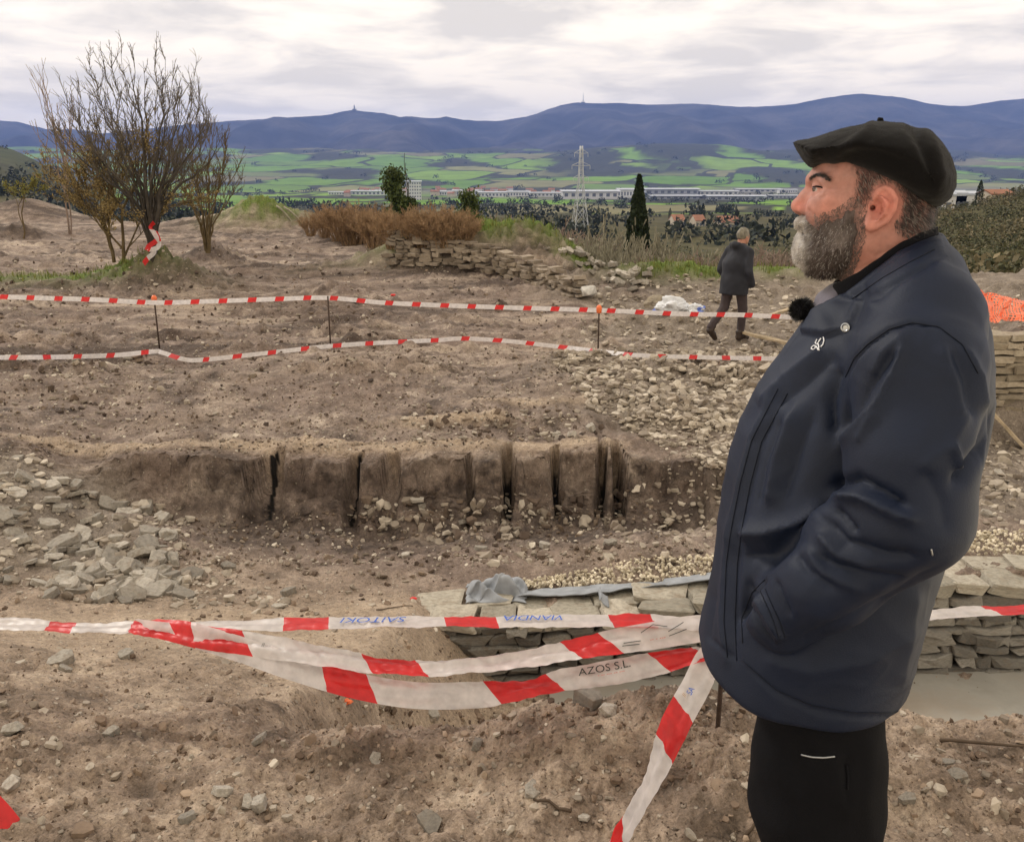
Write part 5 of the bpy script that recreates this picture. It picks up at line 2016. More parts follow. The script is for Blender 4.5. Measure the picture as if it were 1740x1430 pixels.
t3 = Ribbon([(220, 1064, 2.6, 18, 1), (300, 1072, 2.52, 34, 1), (400, 1100, 2.45, 40, 1), (500, 1134, 2.38, 42, 1), (600, 1163, 2.32, 46, 1), (700, 1180, 2.28, 50, 1), (800, 1180, 2.25, 44, 1), (900, 1168, 2.23, 26, 1), (960, 1156, 2.22, 34, 1), (1040, 1142, 2.21, 40, 1), (1110, 1127, 2.2, 38, 1), (1190, 1109, 2.18, 28, 1), (1215, 1106, 2.18, 16, 1)],
            .075, [(225, 330, 'x'), (550, 632, 'x'), (835, 945, 'x'), (1120, 1192, 'x')], -.75, 380, 10, .006, 8)
o3 = t3.make('barrier_tape')
tag(o3, 'sagging lowest run of red and white tape with dark lettering', 'tape')
t3.text('AZOS S.L.', t3.s_of(1030), .023, m_ink_dark, o3, False, -.20, stretch=1.1)
t3.text('- -- --- -- ---', t3.s_of(1040), .012, m_ink_red, o3, False, .04, name='faint_print')
t4 = Ribbon([(1222, 1100, 2.17, 30, 1), (1204, 1122, 2.15, 42, 1), (1180, 1170, 2.10, 46, 1), (1150, 1225, 2.02, 46, 1), (1122, 1290, 1.94, 36, 1), (1095, 1350, 1.86, 20, 1), (1072, 1390, 1.80, 26, 1), (1050, 1428, 1.75, 24, 1), (1036, 1460, 1.71, 22, 1)],
            .075, [(1205, 1272, 'y'), (1412, 1450, 'y')], .5, 300, 8, .005, 9)
o4 = t4.make('barrier_tape')
tag(o4, 'loose tail of red and white tape hanging to the ground from the knot', 'tape')
t4.text('SA', t4.s_of(1176), .016, m_ink_blue, o4, True, .1)
t4.text('//', t4.s_of(1170), .012, m_ink_gold, o4, False, .2)
t5 = Ribbon([(-70, 1330, 1.9, 50, 1), (-20, 1375, 1.88, 48, 1), (10, 1410, 1.86, 46, 1), (40, 1450, 1.84, 44, 1)], .075, [(-60, 40, 'x')], .4, 80, 8, .003, 2)
o5 = t5.make('barrier_tape')
tag(o5, 'red scrap of barrier tape lying on the mud at the foot of the slope', 'tape')
# the rod they are tied to stands behind the man
m_rebar = simple('rusty_rebar', (.055, .035, .026), .8, .3, .4, 40, .5)
m_orange = simple('orange_plastic', (.75, .16, .05), .45, .4, .12, 20)
rx_, ry_, rz_ = at(1232, 1062, 2.2)
rod = empty('tape_rod', (rx_, ry_, gz(rx_, ry_) - .1))
tag(rod, 'thin rusty rod behind the bearded man holding up the near tapes', 'post')
obj('shaft', tube_mesh('shaft', [(0, 0, 0), (0, 0, rz_ - rod.location.z + .05)], .007, m_rebar, 8), rod)
obj('cap', tube_mesh('cap', [(0, 0, rz_ - rod.location.z + .03), (0, 0, rz_ - rod.location.z + .08), (0, 0, rz_ - rod.location.z + .10)], .014, m_orange, 10, True, [.014, .016, .008]), rod)

# far tapes on their rods
def far_stripe(pts, gap, red, start):
    out = []
    x = start
    while x < pts[-1][0]:
        out.append((x, x + red, 'x'))
        x += gap
    return out


up_pts = [(-420, 490, 11.7, 7), (-200, 497, 11.65, 7), (-60, 502, 11.6, 7), (60, 506, 11.6, 7), (160, 509, 11.55, 8), (262, 514, 11.5, 8), (350, 512, 11.7, 8), (470, 508, 12.0, 8), (556, 506, 12.2, 8), (650, 514, 12.1, 8), (760, 519, 12, 8), (880, 523, 11.9, 8), (1018, 527, 11.8, 8), (1150, 533, 11.7, 8), (1260, 535, 11.6, 8), (1400, 540, 11.5, 8), (1540, 534, 11.4, 8), (1660, 528, 11.3, 8)]
tu = Ribbon(up_pts, .06, far_stripe(up_pts, 47, 14, -426), .3, 700, 2)
tag(tu.make('barrier_tape'), 'far upper run of red and white tape strung between the rods', 'tape')
low = []
for px, py in [(-420, 600), (-200, 605), (-60, 607), (40, 607), (120, 606), (200, 603), (262, 597), (276, 599), (312, 610), (345, 611), (450, 600), (560, 588), (650, 582), (740, 578), (790, 575), (870, 580), (960, 590), (1080, 603), (1200, 607), (1300, 609), (1420, 612), (1540, 606)]:
    g_ = on_ground(px, py + 3, 8, 16)
    low.append((px, py, g_[1] - .22, 7))
tl = Ribbon(low, .06, far_stripe(low, 55, 14, -425), .3, 700, 2)
tag(tl.make('barrier_tape'), 'far lower run of red and white tape drooping to the ground', 'tape')
for px, pt, pb, capd, lab in [(262, 508, 598, True, 'thin dark rod with orange cap where the far tape bends'), (557, 503, 587, False, 'thin dark bare rod in the middle of the far tape'), (1018, 525, 598, True, 'thin rod with orange cap at the rubble end of the far tape')]:
    g_ = on_ground(px, pb, 8, 16)
    x, Y, zt = at(px, pt, g_[1])
    t = empty('tape_rod', (x, Y, g_[2] - .1))
    tag(t, lab, 'post')
    obj('shaft', tube_mesh('shaft', [(0, 0, 0), (.0, 0, zt - g_[2] + .1)], .011, m_rebar, 6), t)
    if capd:
        h_ = zt - g_[2] + .1
        obj('cap', tube_mesh('cap', [(0, 0, h_ - .05), (0, 0, h_ + .02), (0, 0, h_ + .05)], .03, m_orange, 10, True, [.032, .038, .018]), t)

# tape knotted round the tree on the mound
Yt = pA[1] - .25
kn = Ribbon([(262, 378, Yt, 6), (256, 386, Yt, 5), (262, 396, Yt - .05, 7), (266, 408, Yt - .05, 9), (252, 420, Yt - .08, 8), (262, 428, Yt - .08, 6), (252, 438, Yt - .1, 9), (244, 448, Yt - .12, 7)], .09, [(0.0, .18, 's'), (.42, .66, 's'), (.95, 1.1, 's')], .4, 120, 3)
kt = kn.make('barrier_tape')
tag(kt, 'knot of red and white tape tied round the big leafless tree', 'tape')
kn2 = Ribbon([(248, 420, Yt - .05, 8), (256, 424, Yt - .1, 9), (268, 420, Yt - .05, 7), (270, 408, Yt, 6), (264, 392, Yt, 5)], .09, [(.0, .12, 's'), (.4, .6, 's')], .4, 60, 3)
kn2.make('loop', kt)
# ------------------------------------------------------------------ materials for people
def cloth_mat(name, col, rough, weave, sheen=0.0, spec=.35, wr=0.0):
    m, nt, b = new_mat(name)
    vec = objc_out(nt)
    nz = noise_tex(nt, vec, 6, 4)
    c = ramp(nt, nz, [(.3, tuple(k * .8 for k in col)), (.7, tuple(k * 1.2 for k in col))])
    setc(nt, b, c, rough, spec)
    b.inputs['Sheen Weight'].default_value = sheen
    b.inputs['Sheen Roughness'].default_value = .5
    h = noise_tex(nt, vec, weave, 3, .6)
    if wr:
        h2 = noise_tex(nt, vec, 22, 3, .55)
        h = mixc(nt, wr, h, h2)
    bump(nt, b, h, .22, .004)
    return m


m_jacket = cloth_mat('navy_shell_fabric', (.0050, .0093, .0245), .60, 420, .0, .24, .35)
m_trouser = cloth_mat('black_trouser_cloth', (.0042, .0042, .0056), .85, 300, .0, .10)
m_beret = cloth_mat('black_wool_felt', (.0045, .0040, .0043), .95, 520, .05, .1, .2)
m_fleece = cloth_mat('black_fleece', (.0055, .0055, .0075), .95, 260, .03, .08)
m_greyshirt = cloth_mat('grey_scarf_cloth', (.13, .12, .15), .9, 200, .2, .1)
m_leather = cloth_mat('brown_boot_leather', (.035, .022, .016), .55, 90, 0, .4)
m_coat = cloth_mat('dark_grey_coat', (.020, .021, .028), .75, 200, .05, .2)
m_wtrouser = cloth_mat('walker_trousers', (.050, .038, .040), .85, 200, .1, .2)
m_metal = simple('snap_metal', (.35, .36, .38), .35, .6, .1, 20, metal=.8)
m_white = simple('white_print', (.75, .76, .80), .6, .3, .05, 20)

m_skin, nt, b = new_mat('skin')
vec = objc_out(nt)
vc = nd(nt, 'ShaderNodeVertexColor', layer_name='col')
c = mixc(nt, 1.0, vc.outputs[0], ramp(nt, noise_tex(nt, vec, 60, 5, .6), [(.3, .78), (.7, 1.18)]), 'MULTIPLY')
c = mixc(nt, ramp(nt, noise_tex(nt, vec, 22, 4), [(.45, 0.0), (.72, .5)]), c, (.34, .12, .085))
setc(nt, b, c, .6, .25)
b.inputs['Subsurface Weight'].default_value = .06
b.inputs['Subsurface Radius'].default_value = (.012, .005, .003)
b.inputs['Subsurface Scale'].default_value = .4
bump(nt, b, noise_tex(nt, vec, 260, 4, .6), .25, .002)

m_hair, nt, b = new_mat('hair_strands')
vc = nd(nt, 'ShaderNodeVertexColor', layer_name='col')
nt.links.new(vc.outputs[0], b.inputs['Base Color'])
b.inputs['Roughness'].default_value = .55
b.inputs['Specular IOR Level'].default_value = .3


def strands(pts, dirs, nrm, lens, cols, width=.0007, seg=3, curl=.25):
    """thin tapering blades; one per point"""
    n = len(pts)
    d = dirs / (np.linalg.norm(dirs, axis=1, keepdims=True) + 1e-9)
    side = np.cross(d, nrm)
    side /= (np.linalg.norm(side, axis=1, keepdims=True) + 1e-9)
    bend = rng.normal(0, curl, (n, 1)) * side + rng.normal(0, curl * .5, (n, 1)) * nrm
    Vs, Cs = [], []
    for k in range(seg + 1):
        t = k / seg
        p = pts + d * (lens * t)[:, None] + bend * (lens * t * t)[:, None]
        w = width * (1 - .8 * t)
        Vs += [p - side * w, p + side * w]
        Cs += [cols * (.8 + .35 * t)] * 2
    m = 2 * (seg + 1)
    V = np.stack(Vs, 1).reshape(-1, 3)
    C = np.stack(Cs, 1).reshape(-1, 3)
    base = (np.arange(n) * m)[:, None]
    F = np.concatenate([base + np.array([2 * k, 2 * k + 1, 2 * k + 3, 2 * k + 2]) for k in range(seg)])
    return V, F, C


# ------------------------------------------------------------------ the man with the beret
cx_, cy_, _ = at(1450, 320, 1.40)
_n = math.hypot(cx_, cy_)
MF = Frame(cx_, cy_, (-cy_ / _n, cx_ / _n))       # forward = to the left of the picture, square to the line of sight
uz = MF.uz
if MF.vv @ np.array([cx_, cy_, 0]) > 0:
    MF.vv = -MF.vv
man = empty('person', (cx_, cy_, 0.0))
tag(man, 'bearded man in black beret and navy jacket standing in profile with hand in pocket', 'person')


def man_obj(name, V, F, mat, cols=None, smooth=True, parent=None):
    W = MF.world(V) - np.array(man.location)
    me = mesh_np(name, W, F, mat, smooth, cols)
    return obj(name, me, parent or man)


def PX(V):
    W = MF.world(V)
    return project(W[:, 0], W[:, 1], W[:, 2])


def pp(lst, v=0.0):
    return [uz(x, y, v) for x, y in lst]


# --- head
HF = Field((-.26, -.115, 1.30), (.16, .115, 1.76), .0024)
head_poly = pp([(1387, 268), (1420, 243), (1470, 230), (1530, 232), (1572, 252), (1590, 290), (1594, 330), (1588, 365), (1582, 395), (1588, 430), (1610, 480), (1620, 540), (1470, 560), (1452, 520), (1437, 490), (1424, 470), (1400, 466),
                (1377, 457), (1364, 441), (1364, 418), (1369, 404), (1364, 398), (1363, 394), (1368, 389), (1370, 378), (1375, 364), (1381, 345), (1384, 324), (1376, 309), (1379, 292)])
dpoly = HF.poly2(head_poly)
u_ear = uz(1490, 350)[0]
u_face = uz(1378, 350)[0]
Wh = .0775 - .013 * sst(u_ear, u_face, HF.u2) - .012 * sst(uz(1500, 395)[1], uz(1500, 470)[1], HF.z2)
Fh = HF.inflate(dpoly, Wh, .062)


def hs(px, py, v, r, s=(1, 1, 1)):
    u, z = uz(px, py, v)
    return HF.sphere((u, v, z), r, s)


SLITS = []
for sd in (1, -1):
    Fh = smin(Fh, hs(1404, 352, .040 * sd, .027), .03)                                     # cheek
    Fh = smin(Fh, HF.chain([(MF.uvz(1379, 305, .008 * sd), .008), (MF.uvz(1385, 302, .030 * sd), .0085), (MF.uvz(1404, 308, .052 * sd), .006)]), .012)   # brow
    Fh = smax(Fh, -hs(1387, 321, .038 * sd, .0135, (1.0, 1.0, .75)), .012)                # socket
    lid = hs(1394, 321, .034 * sd, .0132)
    slit = HF.chain([(MF.uvz(1380, 322.5, .036 * sd), .0030), (MF.uvz(1388, 321.5, .050 * sd), .0032), (MF.uvz(1400, 323.5, .054 * sd), .0014)])
    Fh = smin(Fh, lid, .007)
    SLITS.append(slit)
# nose
nose = HF.chain([(MF.uvz(1382, 318), .0075), (MF.uvz(1369, 334), .0085), (MF.uvz(1356, 348), .0098)], .006)
nose = smin(nose, hs(1356.5, 350.0, 0, .0096), .006)
nose = smin(nose, HF.chain([(MF.uvz(1380, 340, 0), .016), (MF.uvz(1372, 356, 0), .013)]), .012)
for sd in (1, -1):
    nose = smin(nose, hs(1367, 356, .0115 * sd, .0078, (1.15, .8, .9)), .005)
    nose = smax(nose, -hs(1360, 364, .0075 * sd, .0045, (1.2, .8, .9)), .003)
Fh = smin(Fh, nose, .009)
# lips
Fh = smin(Fh, HF.chain([(MF.uvz(1366, 391, 0), .006), (MF.uvz(1374, 391, .020), .004)]), .006)
Fh = smin(Fh, HF.chain([(MF.uvz(1364, 399, 0), .006), (MF.uvz(1374, 396, .018), .004)]), .006)
# ears: a dished plate with a rim
ear_out = [(1484, 330), (1493, 318), (1506, 314), (1518, 321), (1526, 337), (1522, 358), (1509, 379), (1492, 389), (1478, 391), (1469, 383), (1470, 372), (1479, 362), (1482, 347)]
for sd in (1, -1):
    ep = pp(ear_out, .082) if sd == 1 else pp(ear_out, .082)
    de = HF.poly2(ep).astype(np.float32)[:, None, :]
    uu_ = HF.u - uz(1480, 352, .082)[0]
    vc_ = sd * (.0775 - uu_ * .42 + 0 * HF.z)                     # the plate stands off the head towards the back
    plate = smax(np.abs(HF.v - vc_) - .0032, -de, .003)
    rim = np.sqrt(np.maximum(np.abs(de - .0035), 0) ** 2 + (HF.v - vc_ - sd * .003) ** 2) - .0036
    rim = np.where(HF.u + 0 * HF.v + 0 * HF.z < uz(1474, 340, .082)[0] + .004, rim, 1.0)
    inner = HF.chain([(MF.uvz(1497, 334, .090), .0025), (MF.uvz(1508, 345, .094), .003), (MF.uvz(1504, 362, .092), .003), (MF.uvz(1490, 374, .088), .003)], .002)
    conch = hs(1489, 355, .088, .0105, (.95, 1.0, 1.45))
    if sd == -1:
        inner = inner[:, ::-1, :]
        conch = conch[:, ::-1, :]
    lobe = HF.sphere((uz(1479, 382, .082)[0], sd * .083, uz(1479, 382, .082)[1]), .0085, (1, .6, 1))
    ear = smin(smin(plate, rim, .003), inner, .003)
    ear = smin(ear, lobe, .005)
    ear = smax(ear, -conch, .003)
    Fh = smin(Fh, ear, .005)
for sl_ in SLITS:
    Fh = smax(Fh, -sl_, .001)
for sd in (1, -1):
    Fh = smax(Fh, -HF.chain([((uz(1485, 354, .085)[0], sd * .100, uz(1485, 354, .085)[1]), .0045), ((uz(1483, 354, .085)[0], sd * .066, uz(1483, 354, .085)[1]), .0035)]), .002)
Vh, Qh = HF.mesh(Fh)
Vh = relax(Vh, Qh, 1, .4)
Nh = vnormals(Vh, Qh)
hx_, hy_ = PX(Vh * np.array([1, 0, 1]) + np.array([0, .06, 0]))
# fine wrinkles: crow's feet, cheek fold, neck folds
for line, amp, w in [([(1404, 322), (1420, 318)], -.0009, 2), ([(1404, 326), (1419, 329)], -.0009, 2), ([(1402, 330), (1414, 337)], -.0007, 2), ([(1384, 333), (1394, 336), (1402, 333)], -.0010, 2.2),
                     ([(1374, 358), (1383, 368), (1386, 380)], -.0022, 4), ([(1386, 294), (1420, 290)], -.0006, 2), ([(1500, 440), (1470, 452), (1450, 462)], -.0014, 4), ([(1540, 405), (1520, 420), (1490, 434)], -.0015, 4)]:
    d, _, _ = seg_dist(hx_, hy_, line)
    Vh = Vh + Nh * (amp * np.exp(-(d / w) ** 2))[:, None]
skin = np.tile(np.array([.345, .178, .148]), (len(Vh), 1))


def blotch(px, py, r, colr, k):
    w = (k * np.exp(-(((hx_ - px) ** 2 + (hy_ - py) ** 2) / r ** 2)))[:, None]
    return skin * (1 - w) + np.array(colr) * w


skin = blotch(1354, 352, 15, (.50, .17, .13), .75)
skin = blotch(1405, 352, 26, (.42, .16, .12), .6)
skin = blotch(1505, 345, 34, (.50, .17, .13), .8)
skin = blotch(1489, 356, 9, (.36, .10, .08), .7)  # shade of the ear hollow painted as darker red skin
skin = blotch(1480, 382, 16, (.50, .20, .16), .7)
skin = blotch(1470, 450, 60, (.34, .145, .11), .6)
skin = blotch(1370, 396, 8, (.38, .13, .12), .7)
skin = blotch(1393, 329, 8, (.36, .18, .14), .5)


def px_poly_dist(px, py, poly):
    d, _, _ = seg_dist(px, py, list(poly) + [poly[0]])
    return np.where(in_poly(px, py, poly), d, -d)


def in_px(poly):
    return in_poly(hx_, hy_, poly)


hair_poly = [(1440, 270), (1452, 300), (1449, 335), (1455, 350), (1468, 352), (1480, 345), (1489, 318), (1506, 309), (1522, 318), (1531, 340), (1526, 362), (1514, 384), (1524, 398), (1550, 408), (1600, 410), (1640, 330), (1600, 220), (1480, 215)]
beard_poly = [(1451, 332), (1447, 344), (1427, 358), (1400, 368), (1386, 381), (1378, 366), (1370, 361), (1340, 364), (1335, 480), (1400, 490), (1422, 482), (1440, 466), (1455, 434), (1464, 400), (1462, 376), (1466, 352)]
is_ear = in_px([(p[0] + (p[0] - 1497) * .10, p[1] + (p[1] - 352) * .06) for p in ear_out])
scalp = in_px(hair_poly) & ~is_ear
hd_ = px_poly_dist(hx_, hy_, hair_poly)
hw_ = (sst(-3, 16, hd_ + 5 * noise2(hx_ / 5, hy_ / 5, 3)) * ~is_ear)[:, None]
skin = skin * (1 - hw_ * (1 - np.array([.12, .14, .17])))
brd = in_px(beard_poly)
bd_ = px_poly_dist(hx_, hy_, beard_poly)
bw_ = sst(-7, 12, bd_ + 5 * noise2(hx_ / 5, hy_ / 5, 4))[:, None] * (Vh[:, 2:3] < uz(1400, 330)[1])
skin = skin * (1 - bw_) + (skin * .30 + .03) * bw_
brow_d, _, _ = seg_dist(hx_, hy_, [(1376, 303.5), (1382, 299), (1394, 297.5), (1409, 306)])
skin = skin * (1 - .45 * np.exp(-(brow_d / 4.0) ** 2))[:, None]

# --- lower body inside the clothes, one mesh with the head
BF = Field((-.30, -.34, -.02), (.30, .34, 1.36), .016)
ush = uz(1545, 560)[0]
torso_ax = [((uz(1530, 500)[0], 0, 1.42), .07), ((uz(1500, 640)[0], 0, 1.28), .12), ((uz(1450, 850)[0], 0, 1.08), .135), ((uz(1430, 1050)[0], 0, .90), .12)]
Fb = BF.chain(torso_ax, .06, 1.25)
ELB = {1: MF.uvz(1540, 872, .245), -1: (uz(1540, 872, .245)[0], -.245, uz(1540, 872, .245)[1])}
WRI = {1: MF.uvz(1330, 1040, .200), -1: (uz(1330, 1040, .200)[0], -.200, uz(1330, 1040, .200)[1])}
SHO = {1: MF.uvz(1560, 628, .195), -1: (uz(1560, 628, .195)[0], -.195, uz(1560, 628, .195)[1])}
u_hip = uz(1408, 1180, .0)[0]
for sd in (1, -1):
    Fb = smin(Fb, BF.chain([(SHO[sd], .055), (ELB[sd], .045), (WRI[sd], .035), ((WRI[sd][0] + .03, sd * .15, WRI[sd][2] - .06), .03)], .02), .03)
    Fb = smin(Fb, BF.chain([((u_hip, .10 * sd, .86), .085), ((u_hip + .01, .105 * sd, .48), .06), ((u_hip - .03, .11 * sd, .09), .045), ((u_hip + .10, .12 * sd, .05), .035)], .02), .05)
Vb, Qb = BF.mesh(Fb)
Vall = np.concatenate([Vh, Vb])
Qall = np.concatenate([Qh, Qb + len(Vh)])
call = np.concatenate([skin, np.tile(np.array([.46, .255, .185]), (len(Vb), 1))])
man_body = man_obj('body', Vall, Qall, m_skin, call)

# eyes
m_eye, nt, b = new_mat('eye')
vc = nd(nt, 'ShaderNodeVertexColor', layer_name='col')
nt.links.new(vc.outputs[0], b.inputs['Base Color'])
b.inputs['Roughness'].default_value = .12
for sd in (1, -1):
    u0, z0_ = uz(1394, 321, .034)
    EF = Field((-.014, -.014, -.014), (.014, .014, .014), .0014)
    Ve, Qe = EF.mesh(EF.sphere((0, 0, 0), .0118))
    fw = Ve / np.linalg.norm(Ve, axis=1, keepdims=True) @ np.array([.95, sd * .22, 0])
    ce = np.where((fw > .72)[:, None], np.array([.05, .03, .02]), np.array([.34, .29, .27]))
    ce = np.where((fw > .975)[:, None], np.array([.004, .004, .004]), ce)
    lash = [MF.uvz(1381, 317.5, .046 * sd), MF.uvz(1387, 316.6, .0505 * sd), MF.uvz(1394, 317.6, .0515 * sd), MF.uvz(1404, 321.5, .0500 * sd)]
    lash = MF.world(np.array(lash)) - np.array(man.location)
    obj('eyelash', tube_mesh('eyelash', lash, .0011, m_fleece, 6, True, [.0009, .0014, .0014, .0007]), man)
    man_obj('eye', Ve + np.array([u0, sd * .034, z0_]), Qe, m_eye, ce)

# --- beard: a body of hair under single strands
off = .0040 * sst(0, .020, HF.poly2(pp([(1452, 340), (1449, 348), (1429, 362), (1402, 372), (1386, 386), (1376, 372), (1340, 366), (1335, 480), (1400, 486), (1424, 478), (1440, 462), (1452, 432), (1460, 400), (1458, 378), (1460, 352)], .06)))
mouth_w = sst(0, .004, HF.poly2(pp([(1335, 391.5), (1380, 390.5), (1384, 394), (1380, 397.5), (1335, 401)], 0.0)))
off = off * (1 - mouth_w)
side_b = np.where(off > .0002, -off, 1).astype(np.float32)[:, None, :]
Fbeard = np.where(side_b < 0, Fh + side_b, np.maximum(Fh, .0) + .003)
chin = HF.inflate(pp([(1376, 398), (1362, 400), (1351, 405), (1346, 416), (1345, 430), (1348, 444), (1360, 454), (1376, 464), (1396, 470), (1420, 468), (1436, 452), (1430, 420), (1400, 395)]), .050, .034)
mou = HF.inflate(pp([(1378, 363), (1364, 363.5), (1353, 369), (1350, 376), (1351, 384), (1357, 390), (1368, 389), (1384, 390), (1392, 380)]), .034, .012)
Fbeard = smin(Fbeard, chin, .015)
Fbeard = smin(Fbeard, mou, .004)
Vd, Qd = HF.mesh(Fbeard)
Nd = vnormals(Vd, Qd)
Vd = Vd + Nd * (.0022 * noise3(Vd[:, 0] * 160, Vd[:, 1] * 160, Vd[:, 2] * 70, 3) + .0018 * noise3(Vd[:, 0] * 60, Vd[:, 1] * 60, Vd[:, 2] * 40, 5))[:, None]
bx_, by_ = PX(Vd * np.array([1, 0, 1]) + np.array([0, .05, 0]))


def beard_col(px, py, v):
    front = 1 - sst(1352, 1384, px + .12 * (py - 430) + 9 * noise2(px / 14, py / 14, 4))
    c = np.array([.078, .058, .052]) * (1 - front)[:, None] + np.array([.42, .385, .355]) * front[:, None]
    pale = np.exp(-(((px - 1425) / 20) ** 2 + ((py - 405) / 22) ** 2))
    c = c * (1 - .45 * pale[:, None]) + np.array([.30, .25, .235]) * .45 * pale[:, None]
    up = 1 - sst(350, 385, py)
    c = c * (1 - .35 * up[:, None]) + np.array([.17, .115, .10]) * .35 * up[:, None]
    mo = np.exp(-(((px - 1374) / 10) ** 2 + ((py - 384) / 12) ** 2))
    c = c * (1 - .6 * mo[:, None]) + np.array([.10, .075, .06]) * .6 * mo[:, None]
    return c


cd = beard_col(bx_, by_, Vd[:, 1]) * (.85 + .3 * noise3(Vd[:, 0] * 300, Vd[:, 1] * 300, Vd[:, 2] * 90, 7))[:, None]
keep = np.ones(len(Vd), bool)
beard = man_obj('beard', Vd, Qd, m_hair, cd * .75)


def scatter_on(V, Q, N, n, mask=None):
    q = Q if mask is None else Q[mask[Q].all(1)]
    k = rng.integers(0, len(q), n)
    w = rng.dirichlet((1, 1, 1, 1), n)
    p = (V[q[k]] * w[..., None]).sum(1)
    nn = (N[q[k]] * w[..., None]).sum(1)
    return p, nn / (np.linalg.norm(nn, axis=1, keepdims=True) + 1e-9)


Fh_at = None
p, nn = scatter_on(Vd, Qd, Nd, 19000)
qx, qy = PX(p * np.array([1, 0, 1]) + np.array([0, .05, 0]))
flow = np.stack([.30 + .5 * (1 - sst(1360, 1420, qx)), 0 * qx, -np.ones_like(qx)], -1)
flow[:, 1] = .25 * np.sign(p[:, 1])
d_ = flow * .9 + nn * .55 + rng.normal(0, .28, (len(p), 3))
ln = rng.uniform(.0035, .0075, len(p)) * (.6 + .4 * sst(350, 400, qy)) * (1 - .45 * (qx < 1366))
sc_col = beard_col(qx, qy, p[:, 1]) * rng.uniform(.55, 1.5, (len(p), 1))
gry = rng.random(len(p)) < .12
sc_col[gry] = sc_col[gry] * .4 + np.array([.30, .28, .265])
V_, F_, C_ = strands(p - nn * .001, d_, nn, ln, np.clip(sc_col, 0, .8), .00045, 2)
man_obj('beard_hair', V_, F_, m_hair, C_, parent=None)

stub = (hx_ > 1382) & (bd_ > -9) & (bd_ < 9) & (hy_ > 330) & (hy_ < 480) & (Vh[:, 2] < uz(1400, 332)[1])
p, nn = scatter_on(Vh, Qh, Nh, 3500, stub)
d_ = np.stack([.3 + 0 * p[:, 0], 0 * p[:, 0], -1 + 0 * p[:, 0]], -1) + nn * .4 + rng.normal(0, .25, (len(p), 3))
qx, qy = PX(p * np.array([1, 0, 1]) + np.array([0, .05, 0]))
V_, F_, C_ = strands(p, d_, nn, rng.uniform(.002, .005, len(p)), beard_col(qx, qy, p[:, 1]) * rng.uniform(.6, 1.5, (len(p), 1)), .0003, 2)
man_obj('stubble', V_, F_, m_hair, C_)

# --- cropped hair at temple and nape, eyebrows
p, nn = scatter_on(Vh, Qh, Nh, 15000, scalp)
qx, qy = PX(p * np.array([1, 0, 1]) + np.array([0, .06, 0]))
d_ = np.stack([-.5 + 0 * qx, 0 * qx, -.8 + 0 * qx], -1) + nn * .12 + rng.normal(0, .22, (len(p), 3))
cc = np.array([.016, .012, .011]) * rng.uniform(.5, 1.9, (len(p), 1))
gr_ = rng.random(len(p)) < .16 * (1 + (qx < 1470))
cc[gr_] = np.array([.22, .19, .17])
V_, F_, C_ = strands(p, d_, nn, rng.uniform(.006, .011, len(p)), cc, .00026, 2)
man_obj('hair', V_, F_, m_hair, C_)
bm_ = (brow_d < 3.6) & (np.abs(Vh[:, 1]) > .006) & (np.abs(Vh[:, 1]) < .062)
p, nn = scatter_on(Vh, Qh, Nh, 700, bm_)
d_ = np.stack([-.8 + 0 * p[:, 0], .5 * np.sign(p[:, 1]), .25 + 0 * p[:, 0]], -1) + nn * .35 + rng.normal(0, .25, (len(p), 3))
V_, F_, C_ = strands(p, d_, nn, rng.uniform(.004, .008, len(p)), np.array([.026, .019, .016]) * rng.uniform(.6, 2, (len(p), 1)), .0004)
man_obj('eyebrow', V_, F_, m_hair, C_)

# --- beret
TF = Field((-.20, -.16, 1.52), (.15, .16, 1.76), .0032)
ber = [(1346, 243), (1356, 238), (1375, 236), (1395, 231), (1420, 222), (1445, 213), (1470, 208), (1500, 206), (1535, 209), (1568, 219), (1594, 237), (1613, 262), (1624, 292), (1624, 318), (1614, 338), (1594, 353), (1575, 353), (1552, 344), (1525, 326), (1497, 311), (1468, 297), (1440, 285), (1415, 280), (1398, 280), (1385, 287), (1374, 284), (1360, 268)]
Fbt = TF.inflate(pp(ber), .120, .052)
skull = TF.inflate(pp([(1389, 300), (1392, 268), (1420, 246), (1470, 234), (1530, 236), (1570, 256), (1586, 290), (1590, 330), (1586, 420), (1400, 420)]), .076, .06)
Fbt = smax(Fbt, -(skull), .003)
Vt, Qt = TF.mesh(Fbt)
Vt = relax(Vt, Qt, 2, .5)
Nt = vnormals(Vt, Qt)
tx_, ty_ = PX(Vt)
near = sst(-.02, .03, Vt[:, 1])
for line, amp, w in [([(1462, 212), (1440, 228), (1418, 246), (1400, 254)], -.0035, 11), ([(1480, 214), (1450, 240), (1425, 260), (1400, 270)], .004, 10), ([(1552, 216), (1566, 240), (1580, 275), (1584, 310)], -.006, 10),
                     ([(1575, 226), (1594, 262), (1600, 300)], .004, 10), ([(1420, 276), (1470, 275), (1520, 290), (1560, 318)], .005, 12), ([(1440, 262), (1500, 264), (1540, 280)], -.004, 12)]:
    d, _, _ = seg_dist(tx_, ty_, line)
    Vt = Vt + Nt * (amp * np.exp(-(d / w) ** 2) * near)[:, None]
Vt = Vt + Nt * (.0010 * noise3(Vt[:, 0] * 22, Vt[:, 1] * 22, Vt[:, 2] * 26, 3) + .0006 * noise3(Vt[:, 0] * 120, Vt[:, 1] * 120, Vt[:, 2] * 120, 4))[:, None]
beret = man_obj('beret', Vt, Qt, m_beret)
p, nn = scatter_on(Vt, Qt, Nt, 9000)
